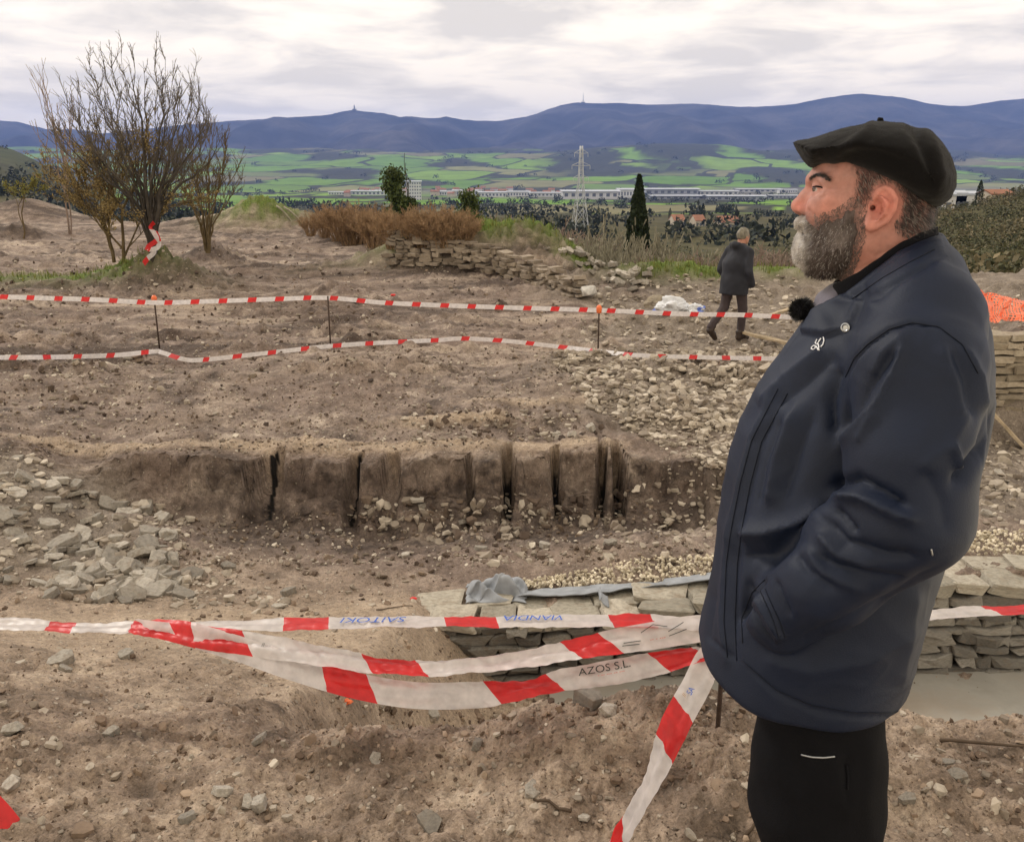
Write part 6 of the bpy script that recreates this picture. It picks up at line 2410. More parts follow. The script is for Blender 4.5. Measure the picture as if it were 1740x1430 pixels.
V_, F_, C_ = strands(p - nn * .0006, nn * .5 + rng.normal(0, .7, (len(p), 3)), nn, rng.uniform(.0012, .0030, len(p)), np.full((len(p), 3), .0045) * rng.uniform(.5, 1.6, (len(p), 1)), .00022, 1)
man_obj('wool_fuzz', V_, F_, m_hair, C_, parent=beret)
q0 = MF.world(np.array([(*(uz(1499, 209)[:1]), 0, uz(1499, 209)[1]), (uz(1497, 204)[0], 0, uz(1497, 204)[1]), (uz(1492, 203)[0], .002, uz(1492, 203)[1])])) - np.array(man.location)
obj('stalk', tube_mesh('stalk', q0, .0035, m_beret, 8, True, [.003, .0042, .003]), beret)

# --- jacket
JF = Field((-.345, -.385, .70), (.335, .385, 1.60), .0049)
jk = [(1592, 425), (1620, 442), (1650, 482), (1671, 522), (1684, 566), (1690, 620), (1688, 700), (1676, 760), (1652, 830), (1628, 885), (1606, 940), (1588, 1000), (1572, 1060), (1558, 1110), (1546, 1160), (1540, 1300), (1200, 1260), (1196, 1130), (1188, 1096), (1188, 1060),
      (1200, 1010), (1211, 960), (1221, 880), (1230, 820), (1240, 770), (1256, 720), (1280, 670), (1305, 627), (1335, 588), (1360, 552), (1386, 515), (1430, 500)]
Wj = np.interp(JF.z2, [.70, .80, 1.0, 1.2, 1.35, 1.45, 1.6], [.215, .213, .205, .192, .180, .145, .10])
Fj = JF.inflate(pp(jk), Wj, .15)
for sd in (1, -1):
    us_, zs_ = SHO[sd][0], SHO[sd][2]
    Fj = smin(Fj, JF.chain([((uz(1545, 470)[0], .05 * sd, uz(1545, 470)[1]), .062), ((us_ - .005, .135 * sd, zs_ + .055), .075), ((us_, .185 * sd, zs_ + .01), .085)], .02), .05)
    arm = JF.chain([(SHO[sd], .086), ((SHO[sd][0] * .45 + ELB[sd][0] * .55, sd * .235, SHO[sd][2] * .45 + ELB[sd][2] * .55), .083), (ELB[sd], .080)], .02)
    fore = JF.chain([(ELB[sd], .080), ((ELB[sd][0] * .4 + WRI[sd][0] * .6, sd * .232, ELB[sd][2] * .4 + WRI[sd][2] * .6), .070), (WRI[sd], .060)], .02)
    arm = smin(arm, fore, .035)
    Fj = smin(Fj, arm, .008)
hem = .787
Fj = smax(Fj, hem + (.05 * sst(.04, .24, JF.u)).astype(np.float32) - JF.z, .012)
# standing collar round the neck
cl = pp([(1602, 380), (1586, 380), (1585, 330), (1420, 330), (1400, 500), (1372, 548), (1420, 600), (1620, 520)])
dcl = JF.poly2(cl)
outer = JF.inflate(dcl, .092, .065)
inner = JF.inflate(dcl - .012, .080, .060)
line_u = [uz(x, y, .07) for x, y in [(1340, 560), (1372, 540), (1400, 516), (1430, 498), (1472, 471), (1528, 430), (1560, 416), (1620, 398)]]
line_u.sort()
zl = np.interp(JF.u2[:, 0], [p_[0] for p_ in line_u], [p_[1] for p_ in line_u]).astype(np.float32)
shell = np.maximum(outer, -inner)
shell = smax(shell, (JF.z - zl[:, None, None]) * .8, .006)
Fj = np.maximum(Fj, (JF.z - zl[:, None, None]) * .8)
Fj = smin(Fj, shell, .012)
# hollow out the neck opening
neckhole = JF.inflate(pp([(1580, 300), (1420, 300), (1405, 505), (1440, 520), (1560, 455), (1585, 430)]), .080, .06)
Fj = smax(Fj, -neckhole, .004)
Vj, Qj = JF.mesh(Fj)
Vj = relax(Vj, Qj, 2, .5)
Nj = vnormals(Vj, Qj)
jx, jy = PX(Vj)
near = sst(-.06, .02, Vj[:, 1]) * sst(-.15, .2, Nj @ np.array([.25, .9, .3]))
disp = np.zeros(len(Vj))
wr_ = noise3(Vj[:, 0] * 13 + Vj[:, 2] * 9, Vj[:, 1] * 12, Vj[:, 2] * 15 - Vj[:, 0] * 6, 12)
wr2 = noise3(Vj[:, 0] * 7 - Vj[:, 2] * 6, Vj[:, 1] * 7, Vj[:, 2] * 9, 13)
disp += .0010 * np.maximum(1 - np.abs(wr_) * 3.2, 0) ** 2 + .0012 * np.maximum(1 - np.abs(wr2) * 3.0, 0) ** 2
disp += .0025 * noise3(Vj[:, 0] * 9, Vj[:, 1] * 9, Vj[:, 2] * 6, 2) + .0008 * noise3(Vj[:, 0] * 26 + Vj[:, 2] * 10, Vj[:, 1] * 24, Vj[:, 2] * 18, 6)
FOLDS = [
    ([(1423, 760), (1456, 722), (1490, 689), (1520, 630), (1542, 570)], .0075, 13), ([(1432, 735), (1474, 660), (1525, 590)], -.0075, 13), ([(1456, 752), (1474, 724), (1492, 700)], .004, 7),
    ([(1416, 825), (1456, 815), (1505, 840), (1543, 859)], -.012, 11), ([(1418, 842), (1465, 842), (1520, 870), (1560, 884)], .010, 12), ([(1420, 862), (1436, 884), (1456, 905)], -.009, 8),
    ([(1400, 880), (1437, 921), (1509, 942), (1560, 945)], -.009, 12), ([(1390, 905), (1425, 942), (1490, 962)], .007, 12), ([(1384, 942), (1425, 963), (1493, 980), (1540, 984)], -.007, 12), ([(1352, 940), (1372, 968), (1420, 1000)], -.006, 10),
    ([(1370, 930), (1400, 975), (1470, 1004)], .005, 10), ([(1318, 985), (1330, 1020), (1345, 1050)], -.005, 7), ([(1614, 753), (1626, 778), (1634, 800)], .008, 7), ([(1622, 822), (1650, 792), (1675, 760), (1690, 690)], -.014, 12),
    ([(1599, 583), (1622, 655), (1630, 711)], .006, 16), ([(1640, 590), (1662, 640), (1672, 700)], .006, 12), ([(1618, 590), (1642, 650), (1652, 710)], -.005, 12), ([(1570, 800), (1600, 850), (1610, 900)], -.004, 16), ([(1650, 690), (1610, 760), (1560, 800)], .004, 16),
    ([(1322, 658), (1277, 747), (1257, 820), (1241, 901), (1233, 958), (1229, 1056), (1235, 1124)], .006, 9), ([(1335, 668), (1292, 750), (1273, 822), (1258, 901), (1251, 958), (1247, 1056), (1250, 1124)], -.004, 9),
    ([(1350, 690), (1318, 784), (1304, 860)], .008, 16), ([(1330, 700), (1298, 790), (1286, 860)], -.006, 13), ([(1385, 690), (1350, 790), (1330, 850)], -.006, 18),
    ([(1253, 905), (1300, 905), (1350, 890), (1407, 858)], .014, 20), ([(1262, 945), (1310, 945), (1370, 900)], -.010, 18), ([(1290, 690), (1340, 640), (1400, 592)], .009, 18), ([(1320, 690), (1370, 650), (1420, 600)], -.006, 16),
    ([(1420, 620), (1412, 680), (1418, 740)], -.010, 14), ([(1275, 985), (1262, 1030), (1256, 1058)], -.007, 8), ([(1300, 980), (1277, 1003), (1258, 1050)], -.008, 7), ([(1288, 1012), (1312, 1050), (1330, 1082)], .006, 8), ([(1276, 1030), (1296, 1066), (1316, 1094)], -.006, 6),
    ([(1340, 1100), (1420, 1062), (1510, 1020), (1600, 960)], -.006, 16), ([(1300, 1120), (1380, 1140), (1480, 1120), (1560, 1060)], .006, 24), ([(1560, 1000), (1540, 1080), (1530, 1170)], .005, 22), ([(1600, 1000), (1580, 1090), (1560, 1170)], -.005, 18),
    ([(1437, 640), (1452, 608), (1475, 584), (1511, 559), (1549, 548), (1595, 555)], -.0045, 4.5), ([(1620, 440), (1560, 470), (1500, 500), (1470, 530)], .004, 14), ([(1590, 450), (1530, 480), (1480, 516)], -.006, 10), ([(1480, 640), (1500, 600), (1540, 565)], .005, 12),
    ([(1270, 1132), (1320, 1176), (1380, 1204), (1450, 1216), (1535, 1218)], -.003, 3.5), ([(1200, 1080), (1225, 1098), (1250, 1118)], -.003, 4), ([(1218, 1000), (1208, 1050), (1205, 1085)], -.004, 7),
]
for line, amp, w in FOLDS:
    d, _, t = seg_dist(jx, jy, line)
    taper = np.minimum(1, 6 * np.minimum(t, 1 - t) + .25)
    disp += 1.2 * amp * (.45 * np.exp(-(d / w) ** 2) + .75 * np.exp(-d / (w * .62))) * near * taper


# raised lapel, placket flap and pocket welt
for poly, amp, soft in [([(1432, 500), (1470, 512), (1460, 535), (1452, 552), (1437, 566), (1404, 573), (1362, 566), (1385, 528)], .010, 4), ([(1274, 1026), (1290, 1010), (1336, 1080), (1318, 1094)], .006, 4),
                        ([(1600, 402), (1560, 420), (1500, 458), (1470, 480), (1480, 505), (1560, 462), (1605, 440)], .004, 6)]:
    dd = px_poly_dist(jx, jy, poly)
    disp += amp * sst(-soft * .3, soft, dd) * near
Vj = Vj + Nj * disp[:, None]
jacket = man_obj('jacket', Vj, Qj, m_jacket)

# inner fleece collar between neck and jacket
CF = Field((-.20, -.10, 1.36), (.12, .10, 1.60), .0036)
dc2 = CF.poly2(pp([(1594, 385), (1583, 385), (1582, 330), (1425, 330), (1412, 500), (1385, 545), (1430, 590), (1600, 520)]))
sh2 = np.maximum(CF.inflate(dc2, .080, .060), -CF.inflate(dc2 - .009, .070, .055))
zl2 = np.interp(CF.u2[:, 0], [p_[0] for p_ in line_u], [p_[1] for p_ in line_u]).astype(np.float32)
sh2 = smax(sh2, (CF.z - zl2[:, None, None] - .017) * .8, .004)
V_, Q_ = CF.mesh(sh2)
V_ = V_ + vnormals(V_, Q_) * (.0012 * noise3(V_[:, 0] * 60, V_[:, 1] * 60, V_[:, 2] * 60, 2))[:, None]
man_obj('fleece_collar', V_, Q_, m_fleece)
# grey scarf cloth showing at the throat
SF = Field((-.02, -.08, 1.36), (.16, .08, 1.52), .004)
sf = SF.inflate(pp([(1440, 478), (1412, 484), (1388, 500), (1374, 530), (1380, 560), (1440, 560)]), .055, .028)
V_, Q_ = SF.mesh(sf)
V_ = V_ + vnormals(V_, Q_) * (.004 * noise3(V_[:, 0] * 50 + V_[:, 2] * 40, V_[:, 1] * 30, V_[:, 2] * 15, 2))[:, None]
man_obj('scarf', V_, Q_, m_greyshirt)

# --- trousers
RF = Field((-.26, -.26, .03), (.22, .26, .95), .0085)
Ft = None
for sd in (1, -1):
    up_, kn_, an_ = uz(1400, 1230, .105), uz(1415, 1430, .105), None
    leg = RF.chain([((up_[0] + .015, .09 * sd, .84), .098), ((up_[0] + .004, .10 * sd, .66), .106), ((up_[0], .105 * sd, .58), .106), ((kn_[0] + .005, .11 * sd, .44), .088), ((kn_[0] - .01, .115 * sd, .10), .075)], .02)
    Ft = leg if Ft is None else smin(Ft, leg, .03)
Ft = smin(Ft, RF.sphere((u_hip + .01, 0, .87), .105, (1.0, 1.6, 1)), .05)
Ft = smax(Ft, .06 - RF.z, .006)
V_, Q_ = RF.mesh(Ft)
V_ = relax(V_, Q_, 1, .5)
N_ = vnormals(V_, Q_)
V_ = V_ + N_ * (.005 * noise3(V_[:, 0] * 10, V_[:, 1] * 10, V_[:, 2] * 7, 4) + .003 * noise3(V_[:, 0] * 24, V_[:, 1] * 24, V_[:, 2] * 20, 5))[:, None]
tx2, ty2 = PX(V_)
nr2 = sst(.0, .06, V_[:, 1])
dd2 = np.zeros(len(V_))
for line, amp, w in [([(1380, 1250), (1420, 1300), (1440, 1380)], .004, 16), ([(1440, 1290), (1436, 1330), (1440, 1360)], -.005, 6), ([(1330, 1260), (1345, 1330), (1360, 1420)], -.004, 18), ([(1480, 1270), (1470, 1350), (1476, 1420)], .004, 16)]:
    d, _, _ = seg_dist(tx2, ty2, line)
    dd2 += amp * np.exp(-(d / w) ** 2) * nr2
V_ = V_ + N_ * dd2[:, None]
trousers = man_obj('trousers', V_, Q_, m_trouser)

# --- boots
for sd in (1, -1):
    KF = Field((-.14, -.06, -.01), (.24, .06, .20), .007)
    kf = KF.chain([((-.03, 0, .17), .052), ((-.03, 0, .06), .05), ((.08, 0, .05), .045), ((.17, 0, .035), .036)], .02)
    kf = smin(kf, KF.cap((-.05, 0, .03), (.17, 0, .02), .045, .038), .01)
    kf = smax(kf, -.004 - KF.z, .003)
    V_, Q_ = KF.mesh(kf)
    man_obj('boot', V_ + np.array([kn_[0] - .01, .115 * sd, .0]), Q_, m_leather)


# --- small things on the clothes, laid on the surface the camera ray meets
from mathutils.bvhtree import BVHTree


def bvh_of(o):
    me = o.data
    v = np.empty(len(me.vertices) * 3, np.float32)
    me.vertices.foreach_get('co', v)
    v = v.reshape(-1, 3) + np.array(o.matrix_world.translation if o.parent is None else Vector(man.location))
    return BVHTree.FromPolygons(v.tolist(), [tuple(p_.vertices) for p_ in me.polygons])


def hit(bvh, px, py, lift=.0015):
    a, b_ = (px - CXP) / FPX, (CYP - py) / FPX
    d = Vector((a, CP + b_ * SP, -SP + b_ * CP)).normalized()
    loc, nrm, _, _ = bvh.ray_cast(Vector((0, 0, CAMZ)), d)
    if loc is None:
        return None, None
    if nrm.dot(d) > 0:
        nrm = -nrm
    return loc + nrm * lift, nrm


bj = bvh_of(jacket)
bt = bvh_of(trousers)


def surf_line(bvh, pts, n=14, lift=.0012):
    out = []
    P_ = np.array(pts, float)
    tt_ = np.linspace(0, len(P_) - 1, n)
    for t in tt_:
        i = min(int(t), len(P_) - 2)
        f = t - i
        q = P_[i] * (1 - f) + P_[i + 1] * f
        h_, _ = hit(bvh, q[0], q[1], lift)
        if h_ is not None:
            out.append(h_ - Vector(man.location))
    return out


m_seam = cloth_mat('navy_seam', (.0035, .0055, .013), .7, 200, .0, .2)
for line in ([(1437, 640), (1452, 608), (1475, 584), (1511, 559), (1549, 548), (1595, 555), (1636, 586), (1662, 634)], [(1322, 660), (1277, 748), (1258, 820), (1242, 901), (1234, 958), (1230, 1056), (1236, 1116)], [(1338, 668), (1294, 750), (1275, 822), (1260, 901), (1253, 958), (1249, 1056), (1252, 1122)],
             [(1262, 1122), (1320, 1172), (1380, 1198), (1450, 1210), (1520, 1210), (1560, 1190)], [(1292, 1004), (1306, 1036), (1316, 1060), (1324, 1086)], [(1300, 1000), (1314, 1032), (1326, 1058), (1334, 1082)], [(1448, 508), (1500, 472), (1545, 446), (1588, 424)], [(1300, 984), (1278, 1006), (1260, 1050), (1262, 1092)]):
    q = surf_line(bj, line, 48, .0004)
    if len(q) > 8:
        obj('seam', tube_mesh('seam', q, .00085, m_seam, 5), jacket)

# white emblem on the chest: three looping strokes
logo_strokes = [[(1400, 573), (1401, 579), (1399, 586), (1395, 590)], [(1396, 575), (1392, 581), (1389, 586)], [(1389, 577), (1386, 583), (1388, 585)],
                [(1391, 585), (1392, 591), (1390, 595), (1393, 595)], [(1386, 588), (1382, 588), (1378, 593), (1382, 595), (1386, 592), (1387, 587), (1389, 593), (1392, 594)]]
lv, lf, ln_ = [], [], 0
for st in logo_strokes:
    q = surf_line(bj, st, 10, .0012)
    if len(q) < 3:
        continue
    me = tube_mesh('tmp', q, .0009, m_white, 5)
    v = [vv_.co[:] for vv_ in me.vertices]
    lv += v
    lf += [tuple(i + ln_ for i in p_.vertices) for p_ in me.polygons]
    ln_ += len(v)
    bpy.data.meshes.remove(me)
if lv:
    me = bpy.data.meshes.new('emblem')
    me.from_pydata(lv, [], lf)
    me.materials.append(m_white)
    obj('emblem', me, jacket)


def disc(name, c, nrm, r, mat, parent, thick=.002, hole=True):
    """a small domed ring, as a press stud"""
    bm = bmesh.new()
    prof = [(r, 0), (r, thick), (r * .75, thick * 1.3), (r * .5, thick * .6), (.0001, thick * .7)]
    n = 16
    rings = []
    for rr, hh in prof:
        rings.append([bm.verts.new((rr * math.cos(2 * math.pi * k / n), rr * math.sin(2 * math.pi * k / n), hh)) for k in range(n)])
    for a_, b_ in zip(rings[:-1], rings[1:]):
        for k in range(n):
            bm.faces.new((a_[k], a_[(k + 1) % n], b_[(k + 1) % n], b_[k]))
    bm.transform(Matrix.Translation(c) @ nrm.to_track_quat('Z', 'Y').to_matrix().to_4x4())
    me = bpy.data.meshes.new(name)
    bm.to_mesh(me)
    bm.free()
    me.materials.append(mat)
    return obj(name, me, parent)


h_, n_ = hit(bj, 1437, 556, 0)
if h_ is not None:
    disc('press_stud', h_ - Vector(man.location), n_, .0068, m_metal, jacket)
for nm, line, r_ in [('zip_pull', [(1582, 932), (1584, 942)], .0012)]:
    q = surf_line(bj, line, 6, .001)
    if len(q) > 2:
        obj(nm, tube_mesh(nm, q, r_, m_metal, 5), jacket)
for nm, line, r_ in [('reflective_trim', [(1362, 1281), (1380, 1285), (1400, 1286), (1418, 1284)], .0016), ('pocket_zip', [(1438, 1298), (1441, 1318), (1440, 1340)], .0018)]:
    q = surf_line(bt, line, 12, .001)
    if len(q) > 2:
        obj(nm, tube_mesh(nm, q, r_, m_metal if nm != 'pocket_zip' else m_fleece, 6), trousers)

# fuzzy clip microphone at the throat
mu, mz = uz(1362, 526, .02)
mic = empty('microphone', MF.world(np.array([(mu, .02, mz)]))[0])
tag(mic, 'small furry black clip microphone at the throat of the bearded man', 'microphone')
MFd = Field((-.03, -.03, -.03), (.03, .03, .03), .003)
V_, Q_ = MFd.mesh(MFd.sphere((0, 0, 0), .0155, (1, 1, 1.1)))
me = mesh_np('windshield', V_, Q_, m_fleece)
obj('windshield', me, mic)
N_ = vnormals(V_, Q_)
p, nn = scatter_on(V_, Q_, N_, 1500)
Vs_, Fs_, Cs_ = strands(p, nn + rng.normal(0, .35, (len(p), 3)), np.roll(nn, 1, 1), rng.uniform(.004, .008, len(p)), np.full((len(p), 3), .010), .0005, 2)
obj('fur', mesh_np('fur', Vs_, Fs_, m_hair, True, Cs_), mic)
end = Vector(MF.world(np.array([(mu - .05, .03, mz - .015)]))[0]) - mic.location
obj('clip', tube_mesh('clip', [Vector((0, 0, -.002)), end * .5, end], .004, m_metal, 8), mic)

# ------------------------------------------------------------------ the walking man
wp = on_ground(1243, 578, 9, 20)
WFm = Frame(wp[0], wp[1], (.82, .57))
walker = empty('person', wp)
tag(walker, 'grey haired man in dark coat walking over the rubble beyond the tapes', 'person')
WGZ = wp[2]
walker.scale = (.925, .925, .925)


def wobj(name, V, F, mat, cols=None, parent=None):
    W = WFm.world(V) - np.array([wp[0], wp[1], 0])
    return obj(name, mesh_np(name, W, F, mat, True, cols), parent or walker)


WG = Field((-.55, -.36, -.02), (.45, .36, 1.75), .015)
# v: side; the left leg trails
fr_leg = [((.02, -.09, .86), .095), ((.09, -.10, .48), .07), ((.07, -.10, .08), .055)]
bk_leg = [((-.02, .09, .86), .095), ((-.10, .10, .50), .07), ((-.38, .10, .22), .055)]
tr = smin(WG.chain(fr_leg, .02), WG.chain(bk_leg, .02), .03)
V_, Q_ = WG.mesh(tr)
wobj('trousers', relax(V_, Q_, 1), Q_, m_wtrouser)
coat = WG.chain([((.04, 0, 1.36), .12), ((.0, 0, 1.15), .165), ((-.01, 0, .92), .17), ((-.02, 0, .72), .18)], .05, 1.32)
coat = smin(coat, WG.chain([((.03, -.17, 1.36), .075), ((.03, .17, 1.36), .075)]), .06)
for sd in (1, -1):
    coat = smin(coat, WG.chain([((.03, .20 * sd, 1.33), .075), ((-.03, .265 * sd, 1.06), .065), ((.10, .235 * sd, .86), .055)], .02), .02)
coat = smax(coat, .71 - WG.z, .01)
coat = smin(coat, WG.chain([((-.05, -.06, 1.44), .055), ((-.07, 0, 1.44), .06), ((-.05, .06, 1.44), .055)]), .03)
V_, Q_ = WG.mesh(coat)
V_ = relax(V_, Q_, 1)
N_ = vnormals(V_, Q_)
V_ = V_ + N_ * (.010 * noise3(V_[:, 0] * 7, V_[:, 1] * 7, V_[:, 2] * 5, 4) + .005 * noise3(V_[:, 0] * 16, V_[:, 1] * 16, V_[:, 2] * 12, 5))[:, None]
wobj('coat', V_, Q_, m_coat)
# one body inside the clothes with head and neck showing
hd = WG.sphere((.115, 0, 1.565), .105, (.92, .74, 1.08))
hd = smin(hd, WG.cap((.20, 0, 1.555), (.215, 0, 1.54), .018, .016), .02)
hd = smin(hd, WG.chain([((.16, 0, 1.50), .05), ((.185, 0, 1.475), .03)]), .03)
hd = smin(hd, WG.sphere((.10, .078, 1.555), .03, (.8, .35, 1)), .01)
hd = smin(hd, WG.sphere((.10, -.078, 1.555), .03, (.8, .35, 1)), .01)
bd = smin(hd, WG.chain([((.09, 0, 1.50), .055), ((.02, 0, 1.38), .06), ((0, 0, 1.0), .12)], .03), .03)
bd = smin(bd, WG.chain([((0, -.08, .9), .07), ((.09, -.10, .48), .05), ((.07, -.10, .08), .035)]), .03)
bd = smin(bd, WG.chain([((0, .08, .9), .07), ((-.10, .10, .50), .05), ((-.38, .10, .22), .035)]), .03)
V_, Q_ = WG.mesh(bd)
wobj('body', V_, Q_, m_skin, np.tile(np.array([.42, .22, .16]), (len(V_), 1)))
hr = WG.sphere((.10, 0, 1.585), .112, (.95, .78, 1.03))
hr = smax(hr, -(WG.sphere((.20, 0, 1.53), .085, (1, 1.2, 1.3))), .015)
hr = smax(hr, 1.525 - WG.z, .01)
V_, Q_ = WG.mesh(hr)
N_ = vnormals(V_, Q_)
V_ = V_ + N_ * (.006 * noise3(V_[:, 0] * 40, V_[:, 1] * 40, V_[:, 2] * 25, 4))[:, None]
cw = np.tile(np.array([.20, .18, .14]), (len(V_), 1)) * (.8 + .4 * noise3(V_[:, 0] * 60, V_[:, 1] * 60, V_[:, 2] * 30, 8))[:, None]
wobj('hair', V_, Q_, m_hair, cw)
KF = Field((-.14, -.07, -.03), (.24, .07, .20), .012)
kf = KF.chain([((-.03, 0, .13), .055), ((-.03, 0, .05), .05), ((.07, 0, .05), .048), ((.15, 0, .035), .04)], .02)
kf = smax(kf, -.004 - KF.z, .003)
V_, Q_ = KF.mesh(kf)
wobj('boot', V_ + np.array([.08, -.10, 0]), Q_, m_leather)
ca, sa = math.cos(.75), math.sin(.75)
Vr = V_.copy()
Vr[:, 0], Vr[:, 2] = V_[:, 0] * ca + V_[:, 2] * sa, -V_[:, 0] * sa + V_[:, 2] * ca
wobj('boot', Vr + np.array([-.40, .10, .115]), Q_, m_leather)
# ------------------------------------------------------------------ other things on the site
def sheet(name, pts_fn, nu, nv, mat, parent=None, thick=.0):
    u_, v_ = np.meshgrid(np.linspace(0, 1, nu), np.linspace(0, 1, nv), indexing='ij')
    V = pts_fn(u_, v_).reshape(-1, 3)
    idx = np.arange(nu * nv).reshape(nu, nv)
    F = np.stack([idx[:-1, :-1], idx[1:, :-1], idx[1:, 1:], idx[:-1, 1:]], -1).reshape(-1, 4)
    o = obj(name, mesh_np(name, V, F, mat), parent)
    if thick:
        md = o.modifiers.new('thickness', 'SOLIDIFY')
        md.thickness = thick
    return o


# grey membrane left on the pit wall
m_memb = simple('grey_membrane', (.26, .275, .30), .6, .3, .25, 9, .3, bdist=.006)
x0, x1 = at(790, 985, 5.65)[0], at(895, 985, 5.65)[0]
zt_ = wtop(0) + .015


def crumple(u_, v_):
    x = x0 + (x1 - x0) * u_ + .03 * noise2(u_ * 4, v_ * 4, 3)
    y_ = 5.62 + .30 * v_ + .04 * noise2(u_ * 3, v_ * 5, 4)
    hump = np.sin(np.pi * np.clip(u_, 0, 1)) ** .7 * np.sin(np.pi * v_) ** .8
    z = zt_ + hump * (.075 + .07 * noise2(u_ * 2.4 + v_ * 1.5, v_ * 2.2, 5) + .06 * np.sin((u_ * 2.2 + v_ * 1.6 + .3 * noise2(u_ * 2, v_ * 2, 6)) * 6.3) + .03 * np.abs(noise2(u_ * 6 - v_ * 4, v_ * 5, 6)))
    return np.stack([x, y_, np.maximum(z, zt_ - .005)], -1)


memb = sheet('membrane_heap', crumple, 70, 50, m_memb, None, .006)
tag(memb, 'crumpled heap of grey membrane on the end of the pit wall', 'membrane')


def strip_fn(u_, v_):
    x = x1 - .06 + 1.75 * u_
    w = .10 + .06 * np.sin(u_ * 7) * (u_ < .6) + .05 * u_
    y_ = 5.70 + .10 * u_ + w * (v_ - .3)
    zz = np.array([wtop(q) for q in x.ravel()]).reshape(x.shape) + .022 + .030 * np.abs(noise2(u_ * 8, v_ * 2.5, 8)) * (1 - u_ * .6) + .02 * (v_ < .1)
    return np.stack([x, y_, zz], -1)


st_ = sheet('membrane_strip', strip_fn, 90, 14, m_memb, None, .005)
tag(st_, 'flat strip of grey membrane lying along the capstones beside the gravel', 'membrane')


def curl_fn(u_, v_):
    a = u_ * 4.2
    bx, by_, bz = at(1030, 1000, 5.6)
    x = bx - .08 + .11 * u_ + .03 * np.cos(a)
    y_ = 5.55 + .12 * v_ - .05 * u_
    z = wtop(bx) + .03 + .030 * np.sin(a) + .025 * v_ + .02
    return np.stack([x, y_, z], -1)


tag(sheet('membrane_scrap', curl_fn, 24, 8, m_memb, None, .004), 'small curled scrap of grey membrane on the capstones', 'membrane')


# sacks and pale rocks near the walker
def lump_obj(name, c, dims, seed, mat, amp=.25, freq=4.0):
    LF = Field((-1.4, -1.4, -1.2), (1.4, 1.4, 1.3), .075)
    V, Q = LF.mesh(LF.sphere((0, 0, 0), 1.0))
    n = V / np.linalg.norm(V, axis=1, keepdims=True)
    r = 1 + amp * noise3(n[:, 0] * freq + seed, n[:, 1] * freq, n[:, 2] * freq, seed) + amp * .5 * np.abs(noise3(n[:, 0] * freq * 2.3 + seed, n[:, 1] * freq * 2.3, n[:, 2] * freq * 2.3, seed + 1))
    V = n * r[:, None] * np.array(dims)
    return obj(name, mesh_np(name, V, Q, mat), None, c)


m_sack = simple('white_sack_plastic', (.62, .63, .66), .5, .4, .12, 3, .3)
m_sack_b = simple('blue_sack_plastic', (.10, .16, .50), .5, .4, .3, 3, .3)
m_palerock = simple('pale_block_stone', (.52, .50, .47), .85, .2, .2, 6, .4)
g_ = on_ground(1143, 532, 8, 18)
sk = lump_obj('plastic_sack', (g_[0], g_[1], g_[2] + .10), (.24, .18, .16), 2, m_sack, .35, 2.2)
tag(sk, 'crumpled white plastic sack on the rubble beside the walking man', 'sack')
g_ = on_ground(1180, 534, 8, 18)
sk = lump_obj('plastic_sack', (g_[0], g_[1], g_[2] + .06), (.15, .13, .11), 5, m_sack, .4, 2.6)
tag(sk, 'smaller flattened white sack with blue print behind the far tape', 'sack')
bl = lump_obj('blue_print', (.05, -.02, .03), (.10, .10, .07), 8, m_sack_b, .35, 2.4)
bl.parent = sk
g_ = on_ground(1120, 531, 8, 18)
tag(lump_obj('plastic_sack', (g_[0], g_[1], g_[2] + .02), (.13, .10, .05), 9, m_sack_b, .3, 2.4), 'flat blue plastic bag under the white sack', 'bag')
g_ = on_ground(1000, 508, 8, 20)
pb_ = proto_mesh('pale_block', LUMPS[3], m_palerock, .02)
pbo = obj('pale_block', pb_, None, (g_[0], g_[1], g_[2] + .13))
pbo.scale = (.36, .34, .52)
pbo.rotation_euler = (.3, .2, .5)
tag(pbo, 'pale square block of stone at the foot of the dark rubble', 'stone')
g_ = on_ground(1115, 524, 8, 18)
tag(lump_obj('boulder', (g_[0], g_[1], g_[2] + .08), (.20, .16, .15), 7, m_dry, .25, 1.7), 'tan boulder behind the crumpled white sack', 'stone')

# planks
m_wood = simple('weathered_plank', (.40, .32, .22), .8, .2, .25, 12, .4)


def plank(a, b_, w, t, label, name='plank'):
    a, b_ = Vector(a), Vector(b_)
    d = b_ - a
    bm = bmesh.new()
    bmesh.ops.create_cube(bm, size=1)
    bmesh.ops.scale(bm, vec=(d.length, w, t), verts=bm.verts)
    bmesh.ops.subdivide_edges(bm, edges=[e for e in bm.edges if abs(e.verts[0].co.x - e.verts[1].co.x) > .01], cuts=5)
    R = random.Random(int(w * 1e4) + int(a.x * 100))
    for v in bm.verts:
        v.co += Vector((0, R.gauss(0, w * .03), R.gauss(0, t * .12)))
    bmesh.ops.bevel(bm, geom=bm.edges[:], offset=min(w, t) * .08, segments=1, affect='EDGES')
    me = bpy.data.meshes.new(name)
    bm.to_mesh(me)
    bm.free()
    me.materials.append(m_wood)
    o = obj(name, me)
    o.location = (a + b_) / 2
    o.rotation_euler = d.to_track_quat('X', 'Z').to_euler()
    tag(o, label, 'plank')
    return o


plank(at(1672, 685, 8.86), at(1770, 792, 8.62), .09, .03, 'weathered plank leaning across the tan dry stone wall')
ga, gb = on_ground(1262, 572, 9, 18), on_ground(1352, 594, 9, 18)
plank((ga[0], ga[1], ga[2] + .06), (gb[0], gb[1], gb[2] + .06), .10, .04, 'long pale board lying on the rubble behind the walking man')
ga, gb = on_ground(1300, 545, 9, 18), on_ground(1350, 530, 9, 18)
plank((ga[0], ga[1], ga[2] + .06), (gb[0], gb[1], gb[2] + .08), .08, .04, 'short pale board lying askew on the rubble')

